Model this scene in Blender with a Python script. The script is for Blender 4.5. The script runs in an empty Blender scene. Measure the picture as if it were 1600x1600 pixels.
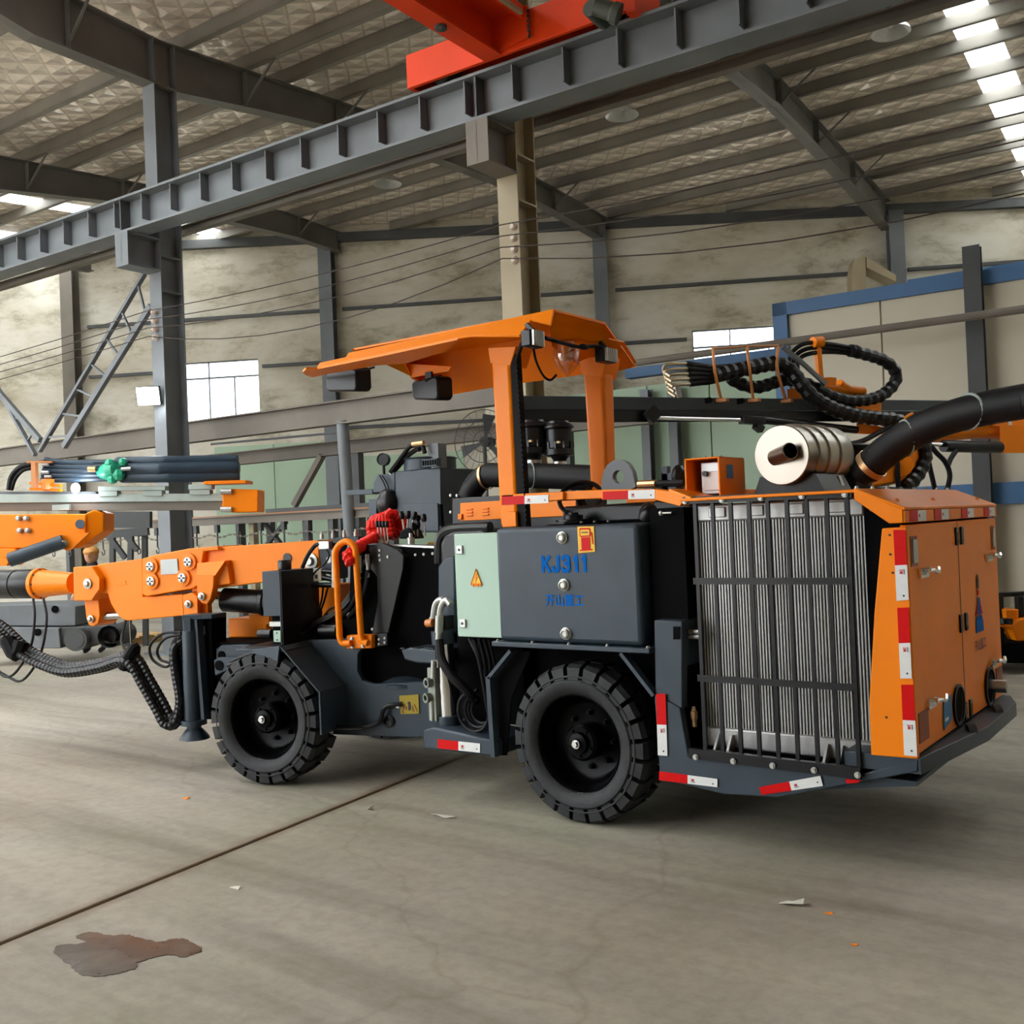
import bpy, bmesh, math, random
from mathutils import Vector, Matrix
random.seed(7)
SC = bpy.context.scene
COL = SC.collection
# ------------------------------------------------------------------ camera, sky, lights, exposure
cam_d = bpy.data.cameras.new('camera'); cam = bpy.data.objects.new('camera', cam_d); COL.objects.link(cam)
cam_d.sensor_width = 36.0; cam_d.sensor_height = 36.0; cam_d.sensor_fit = 'HORIZONTAL'; cam_d.lens = 36.0
cam_d.clip_end = 300.0; cam_d.clip_start = 0.05
YAW, PITCH, ROLL = math.radians(37.0), math.atan(22/1600.0), math.radians(2.35)
f0 = Vector((-math.sin(YAW), math.cos(YAW), 0)); r0 = Vector((math.cos(YAW), math.sin(YAW), 0)); z0 = Vector((0, 0, 1))
fw = f0*math.cos(PITCH) + z0*math.sin(PITCH); upv = -f0*math.sin(PITCH) + z0*math.cos(PITCH)
cx = math.cos(ROLL)*r0 - math.sin(ROLL)*upv; cy = math.sin(ROLL)*r0 + math.cos(ROLL)*upv
m4 = Matrix((( cx.x, cy.x, -fw.x, 0), (cx.y, cy.y, -fw.y, 0), (cx.z, cy.z, -fw.z, 1.6), (0, 0, 0, 1)))
cam.matrix_world = m4
SC.camera = cam
w = bpy.data.worlds.new('sky'); SC.world = w; w.use_nodes = True
nt = w.node_tree; bg = nt.nodes['Background']
bg.inputs['Color'].default_value = (0.94, 0.97, 1.0, 1)
_tc = nt.nodes.new('ShaderNodeTexCoord'); _sx = nt.nodes.new('ShaderNodeSeparateXYZ'); _ma = nt.nodes.new('ShaderNodeMath'); _ma.operation = 'MULTIPLY_ADD'
_mx = nt.nodes.new('ShaderNodeMath'); _mx.operation = 'MAXIMUM'; _mx.inputs[1].default_value = 0.0
_ma.inputs[1].default_value = 5.2; _ma.inputs[2].default_value = 2.6          # overcast sky: the zenith three times the horizon
nt.links.new(_tc.outputs['Generated'], _sx.inputs[0]); nt.links.new(_sx.outputs['Z'], _mx.inputs[0]); nt.links.new(_mx.outputs[0], _ma.inputs[0]); nt.links.new(_ma.outputs[0], bg.inputs['Strength'])
SC.view_settings.view_transform = 'Standard'; SC.view_settings.look = 'None'
SC.view_settings.gamma = 1.0; SC.view_settings.use_curve_mapping = False
SC.view_settings.exposure = 0.8
SC.cycles.use_denoising = True
SC.cycles.max_bounces = 7; SC.cycles.diffuse_bounces = 5; SC.cycles.glossy_bounces = 4
SC.cycles.transparent_max_bounces = 8; SC.cycles.caustics_reflective = False; SC.cycles.caustics_refractive = False
SC.cycles.sample_clamp_indirect = 6.0

sun_d = bpy.data.lights.new('sun', 'SUN'); sun_d.energy = 1.2; sun_d.angle = math.radians(1.5); sun_d.color = (1.0, .95, .86)
sun = bpy.data.objects.new('sun', sun_d); COL.objects.link(sun)     # stands behind the camera, reaches the yard and the hall's open edge
sun.rotation_euler = (-Vector((-.25, -.62, .74))).to_track_quat('-Z', 'Y').to_euler()

def area_light(name, loc, aim, size, energy, color, sy=None):
    d = bpy.data.lights.new(name, 'AREA'); d.energy = energy; d.color = color; d.size = size
    if sy: d.shape = 'RECTANGLE'; d.size_y = sy
    o = bpy.data.objects.new(name, d); COL.objects.link(o); o.location = loc
    o.rotation_euler = (Vector(aim)-Vector(loc)).to_track_quat('-Z', 'Y').to_euler(); return o

# ------------------------------------------------------------------ frames of reference
def I(x, y, z): return (x, y, z)
TH = math.radians(14.0)      # the front half of the rig is steered 14 degrees at the articulation
FO = (-5.233, 4.278)
def F(a, b, z): return (FO[0]+a*math.cos(TH)-b*math.sin(TH), FO[1]+a*math.sin(TH)+b*math.cos(TH), z)
BT = math.radians(2.8)       # the hall stands 2.8 degrees off the rig's axis
def G(u, v, z): return (u*math.cos(BT)-v*math.sin(BT), u*math.sin(BT)+v*math.cos(BT), z)
WDX, WDY, DW = 0.8695, 0.4939, 25.6
def K(w, d, z): return (w*WDX-(DW+d)*WDY, w*WDY+(DW+d)*WDX, z)   # back wall: along, off the wall, up
NEAR_F = Vector(F(0, -1, 0))-Vector(F(0, 0, 0)); NEAR_G = Vector(G(0, -1, 0)); FAR_G = -NEAR_G

# ------------------------------------------------------------------ materials
def lin(h):
    h = h.lstrip('#'); v = [int(h[i:i+2], 16)/255 for i in (0, 2, 4)]
    return tuple(x/12.92 if x <= .04045 else ((x+.055)/1.055)**2.4 for x in v)+(1,)
def mat(name, col, rough=.5, metal=0.0, vary=.08, scale=6.0, coat=0.0, bump=0.0, bscale=60.0, spec=.5):
    m = bpy.data.materials.new(name); m.use_nodes = True; n = m.node_tree; p = n.nodes['Principled BSDF']
    c = lin(col) if isinstance(col, str) else tuple(col)+(1,)
    p.inputs['Roughness'].default_value = rough; p.inputs['Metallic'].default_value = metal
    p.inputs['Coat Weight'].default_value = coat; p.inputs['Specular IOR Level'].default_value = spec; p.inputs['Coat Roughness'].default_value = .08
    tc = n.nodes.new('ShaderNodeTexCoord'); no = n.nodes.new('ShaderNodeTexNoise')
    no.inputs['Scale'].default_value = scale; no.inputs['Detail'].default_value = 5
    n.links.new(tc.outputs['Object'], no.inputs['Vector'])
    r = n.nodes.new('ShaderNodeValToRGB')
    r.color_ramp.elements[0].position = .3; r.color_ramp.elements[1].position = .7
    r.color_ramp.elements[0].color = tuple(x*(1-vary) for x in c[:3])+(1,)
    r.color_ramp.elements[1].color = tuple(min(1, x*(1+vary)) for x in c[:3])+(1,)
    n.links.new(no.outputs['Fac'], r.inputs['Fac']); n.links.new(r.outputs['Color'], p.inputs['Base Color'])
    if bump:
        b = n.nodes.new('ShaderNodeBump'); n2 = n.nodes.new('ShaderNodeTexNoise'); n2.inputs['Scale'].default_value = bscale
        n.links.new(tc.outputs['Object'], n2.inputs['Vector']); n.links.new(n2.outputs['Fac'], b.inputs['Height'])
        b.inputs['Strength'].default_value = bump; b.inputs['Distance'].default_value = .01
        n.links.new(b.outputs['Normal'], p.inputs['Normal'])
    return m
def emis(name, col, s):
    m = bpy.data.materials.new(name); m.use_nodes = True; n = m.node_tree
    p = n.nodes['Principled BSDF']; p.inputs['Base Color'].default_value = lin(col); p.inputs['Emission Color'].default_value = lin(col)
    p.inputs['Emission Strength'].default_value = s; return m
ORANGE = mat('orange_paint', (0.92, 0.232, 0.001), .38, 0, .04, 3, .04, spec=.22)
CRANE = mat('crane_red_orange_paint', (0.78, 0.058, 0.008), .45, 0, .08, 2, spec=.2)
SLATE = mat('slate_paint', (0.034, 0.050, 0.067), .42, 0, .12, 5, .05, .06, 300, spec=.3)
BLACKP = mat('black_paint', (0.007, 0.0075, 0.009), .32, 0, .2, 8, .05, spec=.3)
MATTE = mat('matte_black', (0.006, 0.006, 0.007), .7, 0, .2, 8, spec=.15)
DEEP = mat('deep_black_plate', (0.003, 0.003, 0.0035), .8, 0, .2, 8, spec=.06)
RUBBER = mat('tyre_rubber', (0.022, 0.023, 0.025), .6, 0, .25, 14, 0, .15, 120, spec=.3)
RIM = mat('gloss_black_rim', (0.0015, 0.0015, 0.002), .3, 0, .1, 8, spec=.08)
LIP = mat('rim_lip_gloss', (0.002, 0.002, 0.0025), .12, 0, .1, 8, spec=.6)
HOSE = mat('rubber_hose', (0.008, 0.008, 0.009), .5, 0, .2, 30, spec=.2)
WRAP = mat('spiral_hose_guard', (0.008, 0.008, 0.009), .33, 0, .2, 20, spec=.3)
CHROME = mat('chrome', (0.78, 0.79, 0.80), .12, 1.0, .03, 5)
STEEL = mat('bare_steel', (0.55, 0.54, 0.52), .34, 1.0, .1, 20)
ZINC = mat('zinc_fitting', (0.42, 0.42, 0.39), .42, .75, .1, 20)
ALU = mat('aluminium', (0.46, 0.46, 0.455), .4, .7, .06, 20)
INOX = mat('polished_stainless', (0.30, 0.268, 0.23), .30, 1.0, .06, 4)
FIN = mat('radiator_fin', (0.50, 0.50, 0.485), .45, .5, .05, 10)
CABG = mat('pale_green_enamel', '#b0cbbb', .5, 0, .02, 3, 0, .05, 250, spec=.25)
RED = mat('red_reflector', (0.62, 0.002, 0.003), .4, 0, .04, 30, spec=.15)
WHITE = mat('white_reflector', (0.72, 0.73, 0.72), .35, 0, .03, 30)
REDP = mat('red_sleeve', (0.78, 0.012, 0.006), .45, 0, .2, 18, spec=.25)
YEL = mat('yellow_sticker', (0.85, 0.48, 0.01), .5, 0, .03, 20)
YELD = mat('ochre_sign', (0.34, 0.25, 0.004), .5, 0, .03, 20)
BLUE = mat('blue_print', (0.0, 0.115, 0.46), .6, 0, .05, 20, spec=.05)
DARKT = mat('dark_print', (0.02, 0.02, 0.03), .5, 0, .05, 20)
BRASS = mat('brass', (0.62, 0.40, 0.20), .35, .9, .1, 20)
GREYST = mat('grey_steel_paint', (0.150, 0.165, 0.180), .55, 0, .18, 1.5, 0, .05, 40)
DUSTST = mat('dusty_brown_steel', (0.155, 0.135, 0.110), .65, 0, .2, 1.2, 0, .05, 40)
DARKST = mat('dark_steel', (0.060, 0.064, 0.066), .6, 0, .2, 1.5)
RAFT = mat('rafter_grey_paint', (0.135, 0.130, 0.118), .55, 0, .2, 1.0)
PURL = mat('purlin_grey', (0.19, 0.175, 0.15), .5, .1, .2, 1.0)
CREAM = mat('cream_column_paint', (0.33, 0.27, 0.17), .55, 0, .12, 1.5)
BOOTH = mat('beige_booth_panel', (0.60, 0.55, 0.43), .55, 0, .06, .8)
FEEDB = mat('feed_beam_grey_paint', (0.055, 0.066, 0.075), .45, 0, .15, 3, spec=.3)
BLUEP = mat('blue_trim_paint', (0.045, 0.135, 0.29), .5, 0, .08, 2)
GREENW = mat('pale_green_wall_paint', (0.34, 0.46, 0.33), .6, 0, .1, .7)
WOOD = mat('pallet_wood', (0.52, 0.33, 0.14), .7, 0, .2, 9)
GREENP = mat('green_plastic', (0.02, 0.40, 0.24), .4, 0, .15, 20)
PGREY = mat('pale_feed_rail', (0.36, 0.42, 0.39), .45, .2, .1, 6)
SKIN = mat('skin', (0.55, 0.28, 0.16), .55); CAPM = mat('orange_cap', (0.60, 0.28, 0.07), .6)
CLOTH = mat('dark_workwear', (0.02, 0.021, 0.024), .8)
PAPER = mat('paper_scrap', (0.62, 0.60, 0.52), .8)
LAMPW = emis('lit_flood_lamp', '#f4fbff', 60.0)
LAMPW2 = emis('lit_work_light', '#eaf6ff', 40.0)

def floor_mat():
    m = bpy.data.materials.new('worn_concrete'); m.use_nodes = True; n = m.node_tree; L = n.links; p = n.nodes['Principled BSDF']
    tc = n.nodes.new('ShaderNodeTexCoord')
    mp = n.nodes.new('ShaderNodeMapping'); mp.inputs['Rotation'].default_value = (0, 0, -math.radians(16)); mp.inputs['Scale'].default_value = (.16, 1.5, 1)
    L.new(tc.outputs['Object'], mp.inputs['Vector'])
    def noise(sc, det, vec, rough=.6, dist=0.0):
        x = n.nodes.new('ShaderNodeTexNoise'); x.inputs['Scale'].default_value = sc; x.inputs['Detail'].default_value = det
        x.inputs['Roughness'].default_value = rough; x.inputs['Distortion'].default_value = dist; L.new(vec, x.inputs['Vector']); return x.outputs['Fac']
    def ramp(fac, stops):
        r = n.nodes.new('ShaderNodeValToRGB'); e = r.color_ramp.elements
        while len(e) < len(stops): e.new(.5)
        for k, (pos, c) in enumerate(stops): e[k].position = pos; e[k].color = tuple(c)+(1,)
        L.new(fac, r.inputs['Fac']); return r.outputs['Color']
    def mix(a, b, fac, mode='MIX'):
        x = n.nodes.new('ShaderNodeMix'); x.data_type = 'RGBA'; x.blend_type = mode
        if isinstance(fac, float): x.inputs['Factor'].default_value = fac
        else: L.new(fac, x.inputs['Factor'])
        L.new(a, x.inputs[6]); L.new(b, x.inputs[7]); return x.outputs[2]
    big = ramp(noise(.35, 4, tc.outputs['Object'], .55), [(.3, (.305, .268, .222)), (.5, (.365, .33, .283)), (.7, (.415, .39, .35))])
    streak = ramp(noise(1.6, 7, mp.outputs['Vector'], .62, .3), [(.3, (.62, .60, .56)), (.5, (.95, .94, .92)), (.72, (1.12, 1.1, 1.06))])
    c = mix(big, streak, 1.0, 'MULTIPLY')
    fine = ramp(noise(14, 6, tc.outputs['Object'], .7), [(.3, (.84, .83, .8)), (.6, (1.04, 1.04, 1.03))])
    c = mix(c, fine, 1.0, 'MULTIPLY')
    # hairline cracks
    v = n.nodes.new('ShaderNodeTexVoronoi'); v.feature = 'DISTANCE_TO_EDGE'; v.inputs['Scale'].default_value = .33
    wn = n.nodes.new('ShaderNodeTexNoise'); wn.inputs['Scale'].default_value = 1.3; wn.inputs['Detail'].default_value = 6
    L.new(tc.outputs['Object'], wn.inputs['Vector'])
    vm = n.nodes.new('ShaderNodeVectorMath'); vm.operation = 'MULTIPLY_ADD'; vm.inputs[1].default_value = (.9, .9, 0)
    L.new(wn.outputs['Color'], vm.inputs[0]); L.new(tc.outputs['Object'], vm.inputs[2]); L.new(vm.outputs[0], v.inputs['Vector'])
    cr = ramp(v.outputs['Distance'], [(0, (.62, .57, .5)), (.006, (1, 1, 1))])
    c = mix(c, cr, .35, 'MULTIPLY')
    # greenish oily tint patches
    gm = ramp(noise(.55, 3, tc.outputs['Object'], .5), [(.48, (1, 1, 1)), (.68, (.91, .96, .88))])
    c = mix(c, gm, 1.0, 'MULTIPLY')
    # brown dirt trodden along the open joint
    dt = n.nodes.new('ShaderNodeVectorMath'); dt.operation = 'DOT_PRODUCT'; dt.name = 'joint_normal'; L.new(tc.outputs['Object'], dt.inputs[0])
    sb = n.nodes.new('ShaderNodeMath'); sb.operation = 'SUBTRACT'; sb.name = 'joint_offset'; L.new(dt.outputs['Value'], sb.inputs[0])
    ab = n.nodes.new('ShaderNodeMath'); ab.operation = 'ABSOLUTE'; L.new(sb.outputs[0], ab.inputs[0])
    ma = n.nodes.new('ShaderNodeMath'); ma.operation = 'MULTIPLY_ADD'; ma.inputs[1].default_value = .16; L.new(noise(3.2, 7, tc.outputs['Object'], .7), ma.inputs[0]); L.new(ab.outputs[0], ma.inputs[2])
    jm = ramp(ma.outputs[0], [(.085, (1, 1, 1)), (.16, (0, 0, 0))])
    dc = n.nodes.new('ShaderNodeRGB'); dc.outputs[0].default_value = (.20, .148, .10, 1)
    c = mix(c, dc.outputs[0], jm)
    L.new(c, p.inputs['Base Color'])
    rr = n.nodes.new('ShaderNodeMapRange'); rr.inputs['To Min'].default_value = .42; rr.inputs['To Max'].default_value = .75
    L.new(noise(1.1, 5, mp.outputs['Vector']), rr.inputs['Value']); L.new(rr.outputs[0], p.inputs['Roughness'])
    b = n.nodes.new('ShaderNodeBump'); b.inputs['Strength'].default_value = .25; b.inputs['Distance'].default_value = .01
    L.new(noise(9, 8, tc.outputs['Object'], .7), b.inputs['Height']); L.new(b.outputs['Normal'], p.inputs['Normal'])
    return m
def wall_mat():
    m = bpy.data.materials.new('stained_plaster'); m.use_nodes = True; n = m.node_tree; L = n.links; p = n.nodes['Principled BSDF']
    tc = n.nodes.new('ShaderNodeTexCoord'); mp = n.nodes.new('ShaderNodeMapping'); mp.inputs['Rotation'].default_value = (0, 0, -math.radians(29.6))
    mp.inputs['Scale'].default_value = (.55, 1, 1.6); L.new(tc.outputs['Object'], mp.inputs['Vector'])
    def noise(sc, det, rough, dist=0):
        x = n.nodes.new('ShaderNodeTexNoise'); x.inputs['Scale'].default_value = sc; x.inputs['Detail'].default_value = det
        x.inputs['Roughness'].default_value = rough; x.inputs['Distortion'].default_value = dist; L.new(mp.outputs['Vector'], x.inputs['Vector']); return x.outputs['Fac']
    def ramp(fac, stops):
        r = n.nodes.new('ShaderNodeValToRGB'); e = r.color_ramp.elements
        while len(e) < len(stops): e.new(.5)
        for k, (pos, c) in enumerate(stops): e[k].position = pos; e[k].color = tuple(c)+(1,)
        L.new(fac, r.inputs['Fac']); return r.outputs['Color']
    base = ramp(noise(.5, 5, .6, .4), [(.28, (.42, .37, .28)), (.5, (.58, .545, .46)), (.72, (.66, .64, .58))])
    st = ramp(noise(.95, 10, .72, .1), [(.28, (.25, .23, .17)), (.40, (.60, .58, .50)), (.48, (.90, .89, .84)), (.56, (1, 1, 1))])
    x = n.nodes.new('ShaderNodeMix'); x.data_type = 'RGBA'; x.blend_type = 'MULTIPLY'; x.inputs['Factor'].default_value = .85
    L.new(base, x.inputs[6]); L.new(st, x.inputs[7]); L.new(x.outputs[2], p.inputs['Base Color'])
    p.inputs['Roughness'].default_value = .8
    return m
def foil_mat():
    m = bpy.data.materials.new('quilted_foil_insulation'); m.use_nodes = True; n = m.node_tree; L = n.links; p = n.nodes['Principled BSDF']
    tc = n.nodes.new('ShaderNodeTexCoord')
    def wave(ang, sc):
        mp = n.nodes.new('ShaderNodeMapping'); mp.inputs['Rotation'].default_value = (0, 0, math.radians(ang)); L.new(tc.outputs['Object'], mp.inputs['Vector'])
        wv = n.nodes.new('ShaderNodeTexWave'); wv.inputs['Scale'].default_value = sc; wv.inputs['Distortion'].default_value = 1.6; wv.inputs['Detail'].default_value = 2
        L.new(mp.outputs['Vector'], wv.inputs['Vector']); return wv.outputs['Fac']
    mx = n.nodes.new('ShaderNodeMath'); mx.operation = 'MINIMUM'; L.new(wave(48, .9), mx.inputs[0]); L.new(wave(-42, .9), mx.inputs[1])
    no = n.nodes.new('ShaderNodeTexNoise'); no.inputs['Scale'].default_value = 3.0; no.inputs['Detail'].default_value = 6; L.new(tc.outputs['Object'], no.inputs['Vector'])
    ad = n.nodes.new('ShaderNodeMath'); ad.operation = 'MULTIPLY_ADD'; ad.inputs[1].default_value = 1.1; L.new(no.outputs['Fac'], ad.inputs[0]); L.new(mx.outputs[0], ad.inputs[2])
    b = n.nodes.new('ShaderNodeBump'); b.inputs['Strength'].default_value = .8; b.inputs['Distance'].default_value = .055
    L.new(ad.outputs[0], b.inputs['Height']); L.new(b.outputs['Normal'], p.inputs['Normal'])
    n2 = n.nodes.new('ShaderNodeTexNoise'); n2.inputs['Scale'].default_value = .7; n2.inputs['Detail'].default_value = 4; L.new(tc.outputs['Object'], n2.inputs['Vector'])
    r = n.nodes.new('ShaderNodeValToRGB'); r.color_ramp.elements[0].position = .35; r.color_ramp.elements[1].position = .65
    r.color_ramp.elements[0].color = (.84, .75, .65, 1); r.color_ramp.elements[1].color = (.98, .90, .82, 1)
    L.new(n2.outputs['Fac'], r.inputs['Fac'])
    sr = n.nodes.new('ShaderNodeValToRGB'); sr.color_ramp.elements[0].position = .0; sr.color_ramp.elements[1].position = .05
    sr.color_ramp.elements[0].color = (.74, .70, .66, 1); sr.color_ramp.elements[1].color = (1, 1, 1, 1); L.new(mx.outputs[0], sr.inputs['Fac'])
    sm = n.nodes.new('ShaderNodeMix'); sm.data_type = 'RGBA'; sm.blend_type = 'MULTIPLY'; sm.inputs['Factor'].default_value = 1.0
    L.new(r.outputs['Color'], sm.inputs[6]); L.new(sr.outputs['Color'], sm.inputs[7]); L.new(sm.outputs[2], p.inputs['Base Color'])
    p.inputs['Metallic'].default_value = .30; p.inputs['Roughness'].default_value = .26
    return m
def glass_mat(name, tint, mixf=.12):
    m = bpy.data.materials.new(name); m.use_nodes = True; n = m.node_tree; L = n.links
    for x in list(n.nodes): n.nodes.remove(x)
    o = n.nodes.new('ShaderNodeOutputMaterial'); t = n.nodes.new('ShaderNodeBsdfTransparent'); g = n.nodes.new('ShaderNodeBsdfGlossy'); x = n.nodes.new('ShaderNodeMixShader')
    t.inputs['Color'].default_value = tint; g.inputs['Roughness'].default_value = .06; x.inputs[0].default_value = mixf
    L.new(t.outputs[0], x.inputs[1]); L.new(g.outputs[0], x.inputs[2]); L.new(x.outputs[0], o.inputs['Surface']); return m
FLOORM, WALLM, FOIL = floor_mat(), wall_mat(), foil_mat()
def sheet_mat():
    m = bpy.data.materials.new('translucent_roof_sheet'); m.use_nodes = True; n = m.node_tree; L = n.links
    for x in list(n.nodes): n.nodes.remove(x)
    o = n.nodes.new('ShaderNodeOutputMaterial'); t = n.nodes.new('ShaderNodeBsdfTranslucent'); d = n.nodes.new('ShaderNodeBsdfTransparent'); x = n.nodes.new('ShaderNodeMixShader')
    t.inputs['Color'].default_value = (.93, .94, .92, 1); d.inputs['Color'].default_value = (.9, .92, .92, 1); x.inputs[0].default_value = .12
    L.new(t.outputs[0], x.inputs[1]); L.new(d.outputs[0], x.inputs[2]); L.new(x.outputs[0], o.inputs['Surface']); return m
SHEET = sheet_mat()
PANE = glass_mat('window_pane', (.95, .97, 1, 1)); BAG = glass_mat('clear_plastic_bag', (.97, .93, .9, 1), .22)

# ------------------------------------------------------------------ mesh helpers
def basis(d):
    d = Vector(d).normalized(); a = Vector((0, 0, 1)) if abs(d.z) < .9 else Vector((1, 0, 0))
    x = d.cross(a).normalized(); return d, x, d.cross(x).normalized()
class M:
    def __init__(s): s.v = []; s.f = []
    def add(s, vs, fs):
        k = len(s.v); s.v += [tuple(v) for v in vs]; s.f += [tuple(i+k for i in f) for f in fs]; return s
    def box(s, x0, x1, y0, y1, z0, z1, fr=I):
        p = [fr(x, y, z) for z in (z0, z1) for x, y in ((x0, y0), (x1, y0), (x1, y1), (x0, y1))]
        return s.add(p, [(3, 2, 1, 0), (4, 5, 6, 7), (0, 1, 5, 4), (1, 2, 6, 5), (2, 3, 7, 6), (3, 0, 4, 7)])
    def prism(s, pts, vec):
        n = len(pts); v = Vector(vec); a = [Vector(p) for p in pts]
        return s.add(a+[p+v for p in a], [tuple(range(n))[::-1], tuple(range(n, 2*n))]+[(i, (i+1) % n, n+(i+1) % n, n+i) for i in range(n)])
    def loft(s, A, B):
        n = len(A)
        return s.add(list(A)+list(B), [tuple(range(n))[::-1], tuple(range(n, 2*n))]+[(i, (i+1) % n, n+(i+1) % n, n+i) for i in range(n)])
    def plate(s, pts, t):
        a = [Vector(p) for p in pts]; nr = Vector((0, 0, 0))
        for i in range(len(a)): nr += (a[i]-a[0]).cross(a[(i+1) % len(a)]-a[0])
        return s.prism([p-nr.normalized()*t/2 for p in a], nr.normalized()*t)
    def bar(s, p, q, w, h, up=(0, 0, 1)):
        p, q = Vector(p), Vector(q); d = (q-p).normalized(); sd = d.cross(Vector(up)).normalized(); u = sd.cross(d)
        c = [sd*w/2+u*h/2, -sd*w/2+u*h/2, -sd*w/2-u*h/2, sd*w/2-u*h/2]
        return s.loft([p+k for k in c], [q+k for k in c])
    def cyl(s, p, q, r, r2=None, n=16):
        return s.lathe(p, Vector(q)-Vector(p), [(r, 0), (r if r2 is None else r2, (Vector(q)-Vector(p)).length)], n)
    def lathe(s, o, ax, prof, n=24, caps=True):
        d, x, y = basis(ax); o = Vector(o); k = len(prof); vs = []
        for r, t in prof:
            for i in range(n):
                a = 2*math.pi*i/n; vs.append(o+d*t+(x*math.cos(a)+y*math.sin(a))*r)
        fs = [(j*n+i, j*n+(i+1) % n, (j+1)*n+(i+1) % n, (j+1)*n+i) for j in range(k-1) for i in range(n)]
        if caps: fs += [tuple(range(n))[::-1], tuple(range((k-1)*n, k*n))]
        return s.add(vs, fs)
    def tube(s, pts, r, n=8, smooth=4, closed=False, ridge=0.0, pitch=.03):
        P = [Vector(p) for p in pts]
        if smooth > 1 and len(P) > 2:
            Q = []
            m_ = len(P); rng = range(m_ if closed else m_-1)
            for i in rng:
                a, b, c, d = (P[(i-1) % m_] if closed or i else P[0]*2-P[1], P[i], P[(i+1) % m_], P[(i+2) % m_] if closed or i+2 < m_ else P[-1]*2-P[-2])
                for j in range(smooth):
                    t = j/smooth; Q.append(.5*((2*b)+(c-a)*t+(2*a-5*b+4*c-d)*t*t+(3*b-a-3*c+d)*t**3))
            if not closed: Q.append(P[-1])
            P = Q
        if ridge:      # resample evenly and ripple the radius
            Q = [P[0]]; acc = 0.0
            for a, b in zip(P, P[1:]):
                L_ = (b-a).length; t = pitch/2-acc
                while t <= L_: Q.append(a+(b-a)*(t/L_)); t += pitch/2
                acc = L_-(t-pitch/2)
            P = Q
        k = len(P); vs = []; x = None
        for i, p in enumerate(P):
            d = ((P[(i+1) % k] if closed or i+1 < k else P[i])-(P[i-1] if closed or i else P[0])).normalized()
            if x is None: _, x, _ = basis(d)
            x = (x-d*x.dot(d)).normalized(); y = d.cross(x)
            rr = r*(1+ridge*(1 if i % 2 else -1)) if ridge else r
            for j in range(n):
                a = 2*math.pi*j/n; vs.append(p+(x*math.cos(a)+y*math.sin(a))*rr)
        fs = [(i*n+j, i*n+(j+1) % n, ((i+1) % k)*n+(j+1) % n, ((i+1) % k)*n+j) for i in range(k if closed else k-1) for j in range(n)]
        if not closed: fs += [tuple(range(n))[::-1], tuple(range((k-1)*n, k*n))]
        return s.add(vs, fs)
    def ball(s, c, r, n=12, sx=1, sy=1, sz=1):
        c = Vector(c); prof = [(math.sin(math.pi*j/(n//2)), -math.cos(math.pi*j/(n//2))) for j in range(1, n//2)]
        vs = [c+Vector((0, 0, -r*sz))]+[c+Vector((q*r*math.cos(2*math.pi*i/n)*sx, q*r*math.sin(2*math.pi*i/n)*sy, h*r*sz)) for q, h in prof for i in range(n)]+[c+Vector((0, 0, r*sz))]
        k = len(prof); fs = [(0, 1+(i+1) % n, 1+i) for i in range(n)]+[(1+j*n+i, 1+j*n+(i+1) % n, 1+(j+1)*n+(i+1) % n, 1+(j+1)*n+i) for j in range(k-1) for i in range(n)]
        fs += [(len(vs)-1, 1+(k-1)*n+i, 1+(k-1)*n+(i+1) % n) for i in range(n)]
        return s.add(vs, fs)
    def bolt(s, p, d, r=.012, h=.012):
        d = Vector(d).normalized(); p = Vector(p)
        s.cyl(p, p+d*h*.35, r*1.35, n=10); return s.cyl(p+d*h*.3, p+d*h, r, r*.9, 6)
    def ibeam(s, fr, ax, p0, p1, cy_, z0, z1, wf, tf, tw):
        # I section running along frame axis ax (0 or 1) from p0 to p1, centred at cy_ on the other axis
        def bx(c0, c1, a, b):
            if ax == 0: s.box(p0, p1, c0, c1, a, b, fr)
            else: s.box(c0, c1, p0, p1, a, b, fr)
        bx(cy_-wf/2, cy_+wf/2, z0, z0+tf); bx(cy_-wf/2, cy_+wf/2, z1-tf, z1); bx(cy_-tw/2, cy_+tw/2, z0+tf, z1-tf); return s
    def build(s, name, m, parent=None, bevel=0.0, seg=2, ang=35, label=None):
        me = bpy.data.meshes.new(name); o = bpy.data.objects.new(name, me); COL.objects.link(o)
        org = Vector((0, 0, 0))
        if parent is not None:
            o.parent = parent; q = parent
            while q is not None: org += Vector(q.location); q = q.parent
        else:
            xs = list(zip(*s.v)); org = Vector(((min(xs[0])+max(xs[0]))/2, (min(xs[1])+max(xs[1]))/2, min(xs[2]))); o.location = org
        me.from_pydata([Vector(v)-org for v in s.v], [], s.f)
        b = bmesh.new(); b.from_mesh(me); bmesh.ops.recalc_face_normals(b, faces=b.faces); b.to_mesh(me); b.free()
        me.materials.append(m)
        me.polygons.foreach_set('use_smooth', [True]*len(me.polygons)); me.set_sharp_from_angle(angle=math.radians(ang))
        if bevel:
            mo = o.modifiers.new('bevel', 'BEVEL'); mo.width = bevel; mo.segments = seg; mo.limit_method = 'ANGLE'; mo.angle_limit = math.radians(40)
            mo.harden_normals = False
        if label: o['label'] = label
        return o
def tag(o, label, cat, group=None, kind=None):
    o['label'] = label; o['category'] = cat
    if group: o['group'] = group
    if kind: o['kind'] = kind
    return o
def thing(name, loc, label, cat, group=None):
    o = bpy.data.objects.new(name, None); COL.objects.link(o); o.location = loc; o.empty_display_size = .2
    return tag(o, label, cat, group)
def struct(o): o['kind'] = 'structure'; return o
def copy_thing(src, dloc, label=None):
    def cp(o, par):
        c = o.copy(); COL.objects.link(c)
        if par is not None: c.parent = par
        for k in o.children: cp(k, c)
        return c
    r = cp(src, None); r.location = Vector(src.location)+Vector(dloc)
    if label: r['label'] = label
    return r
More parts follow.
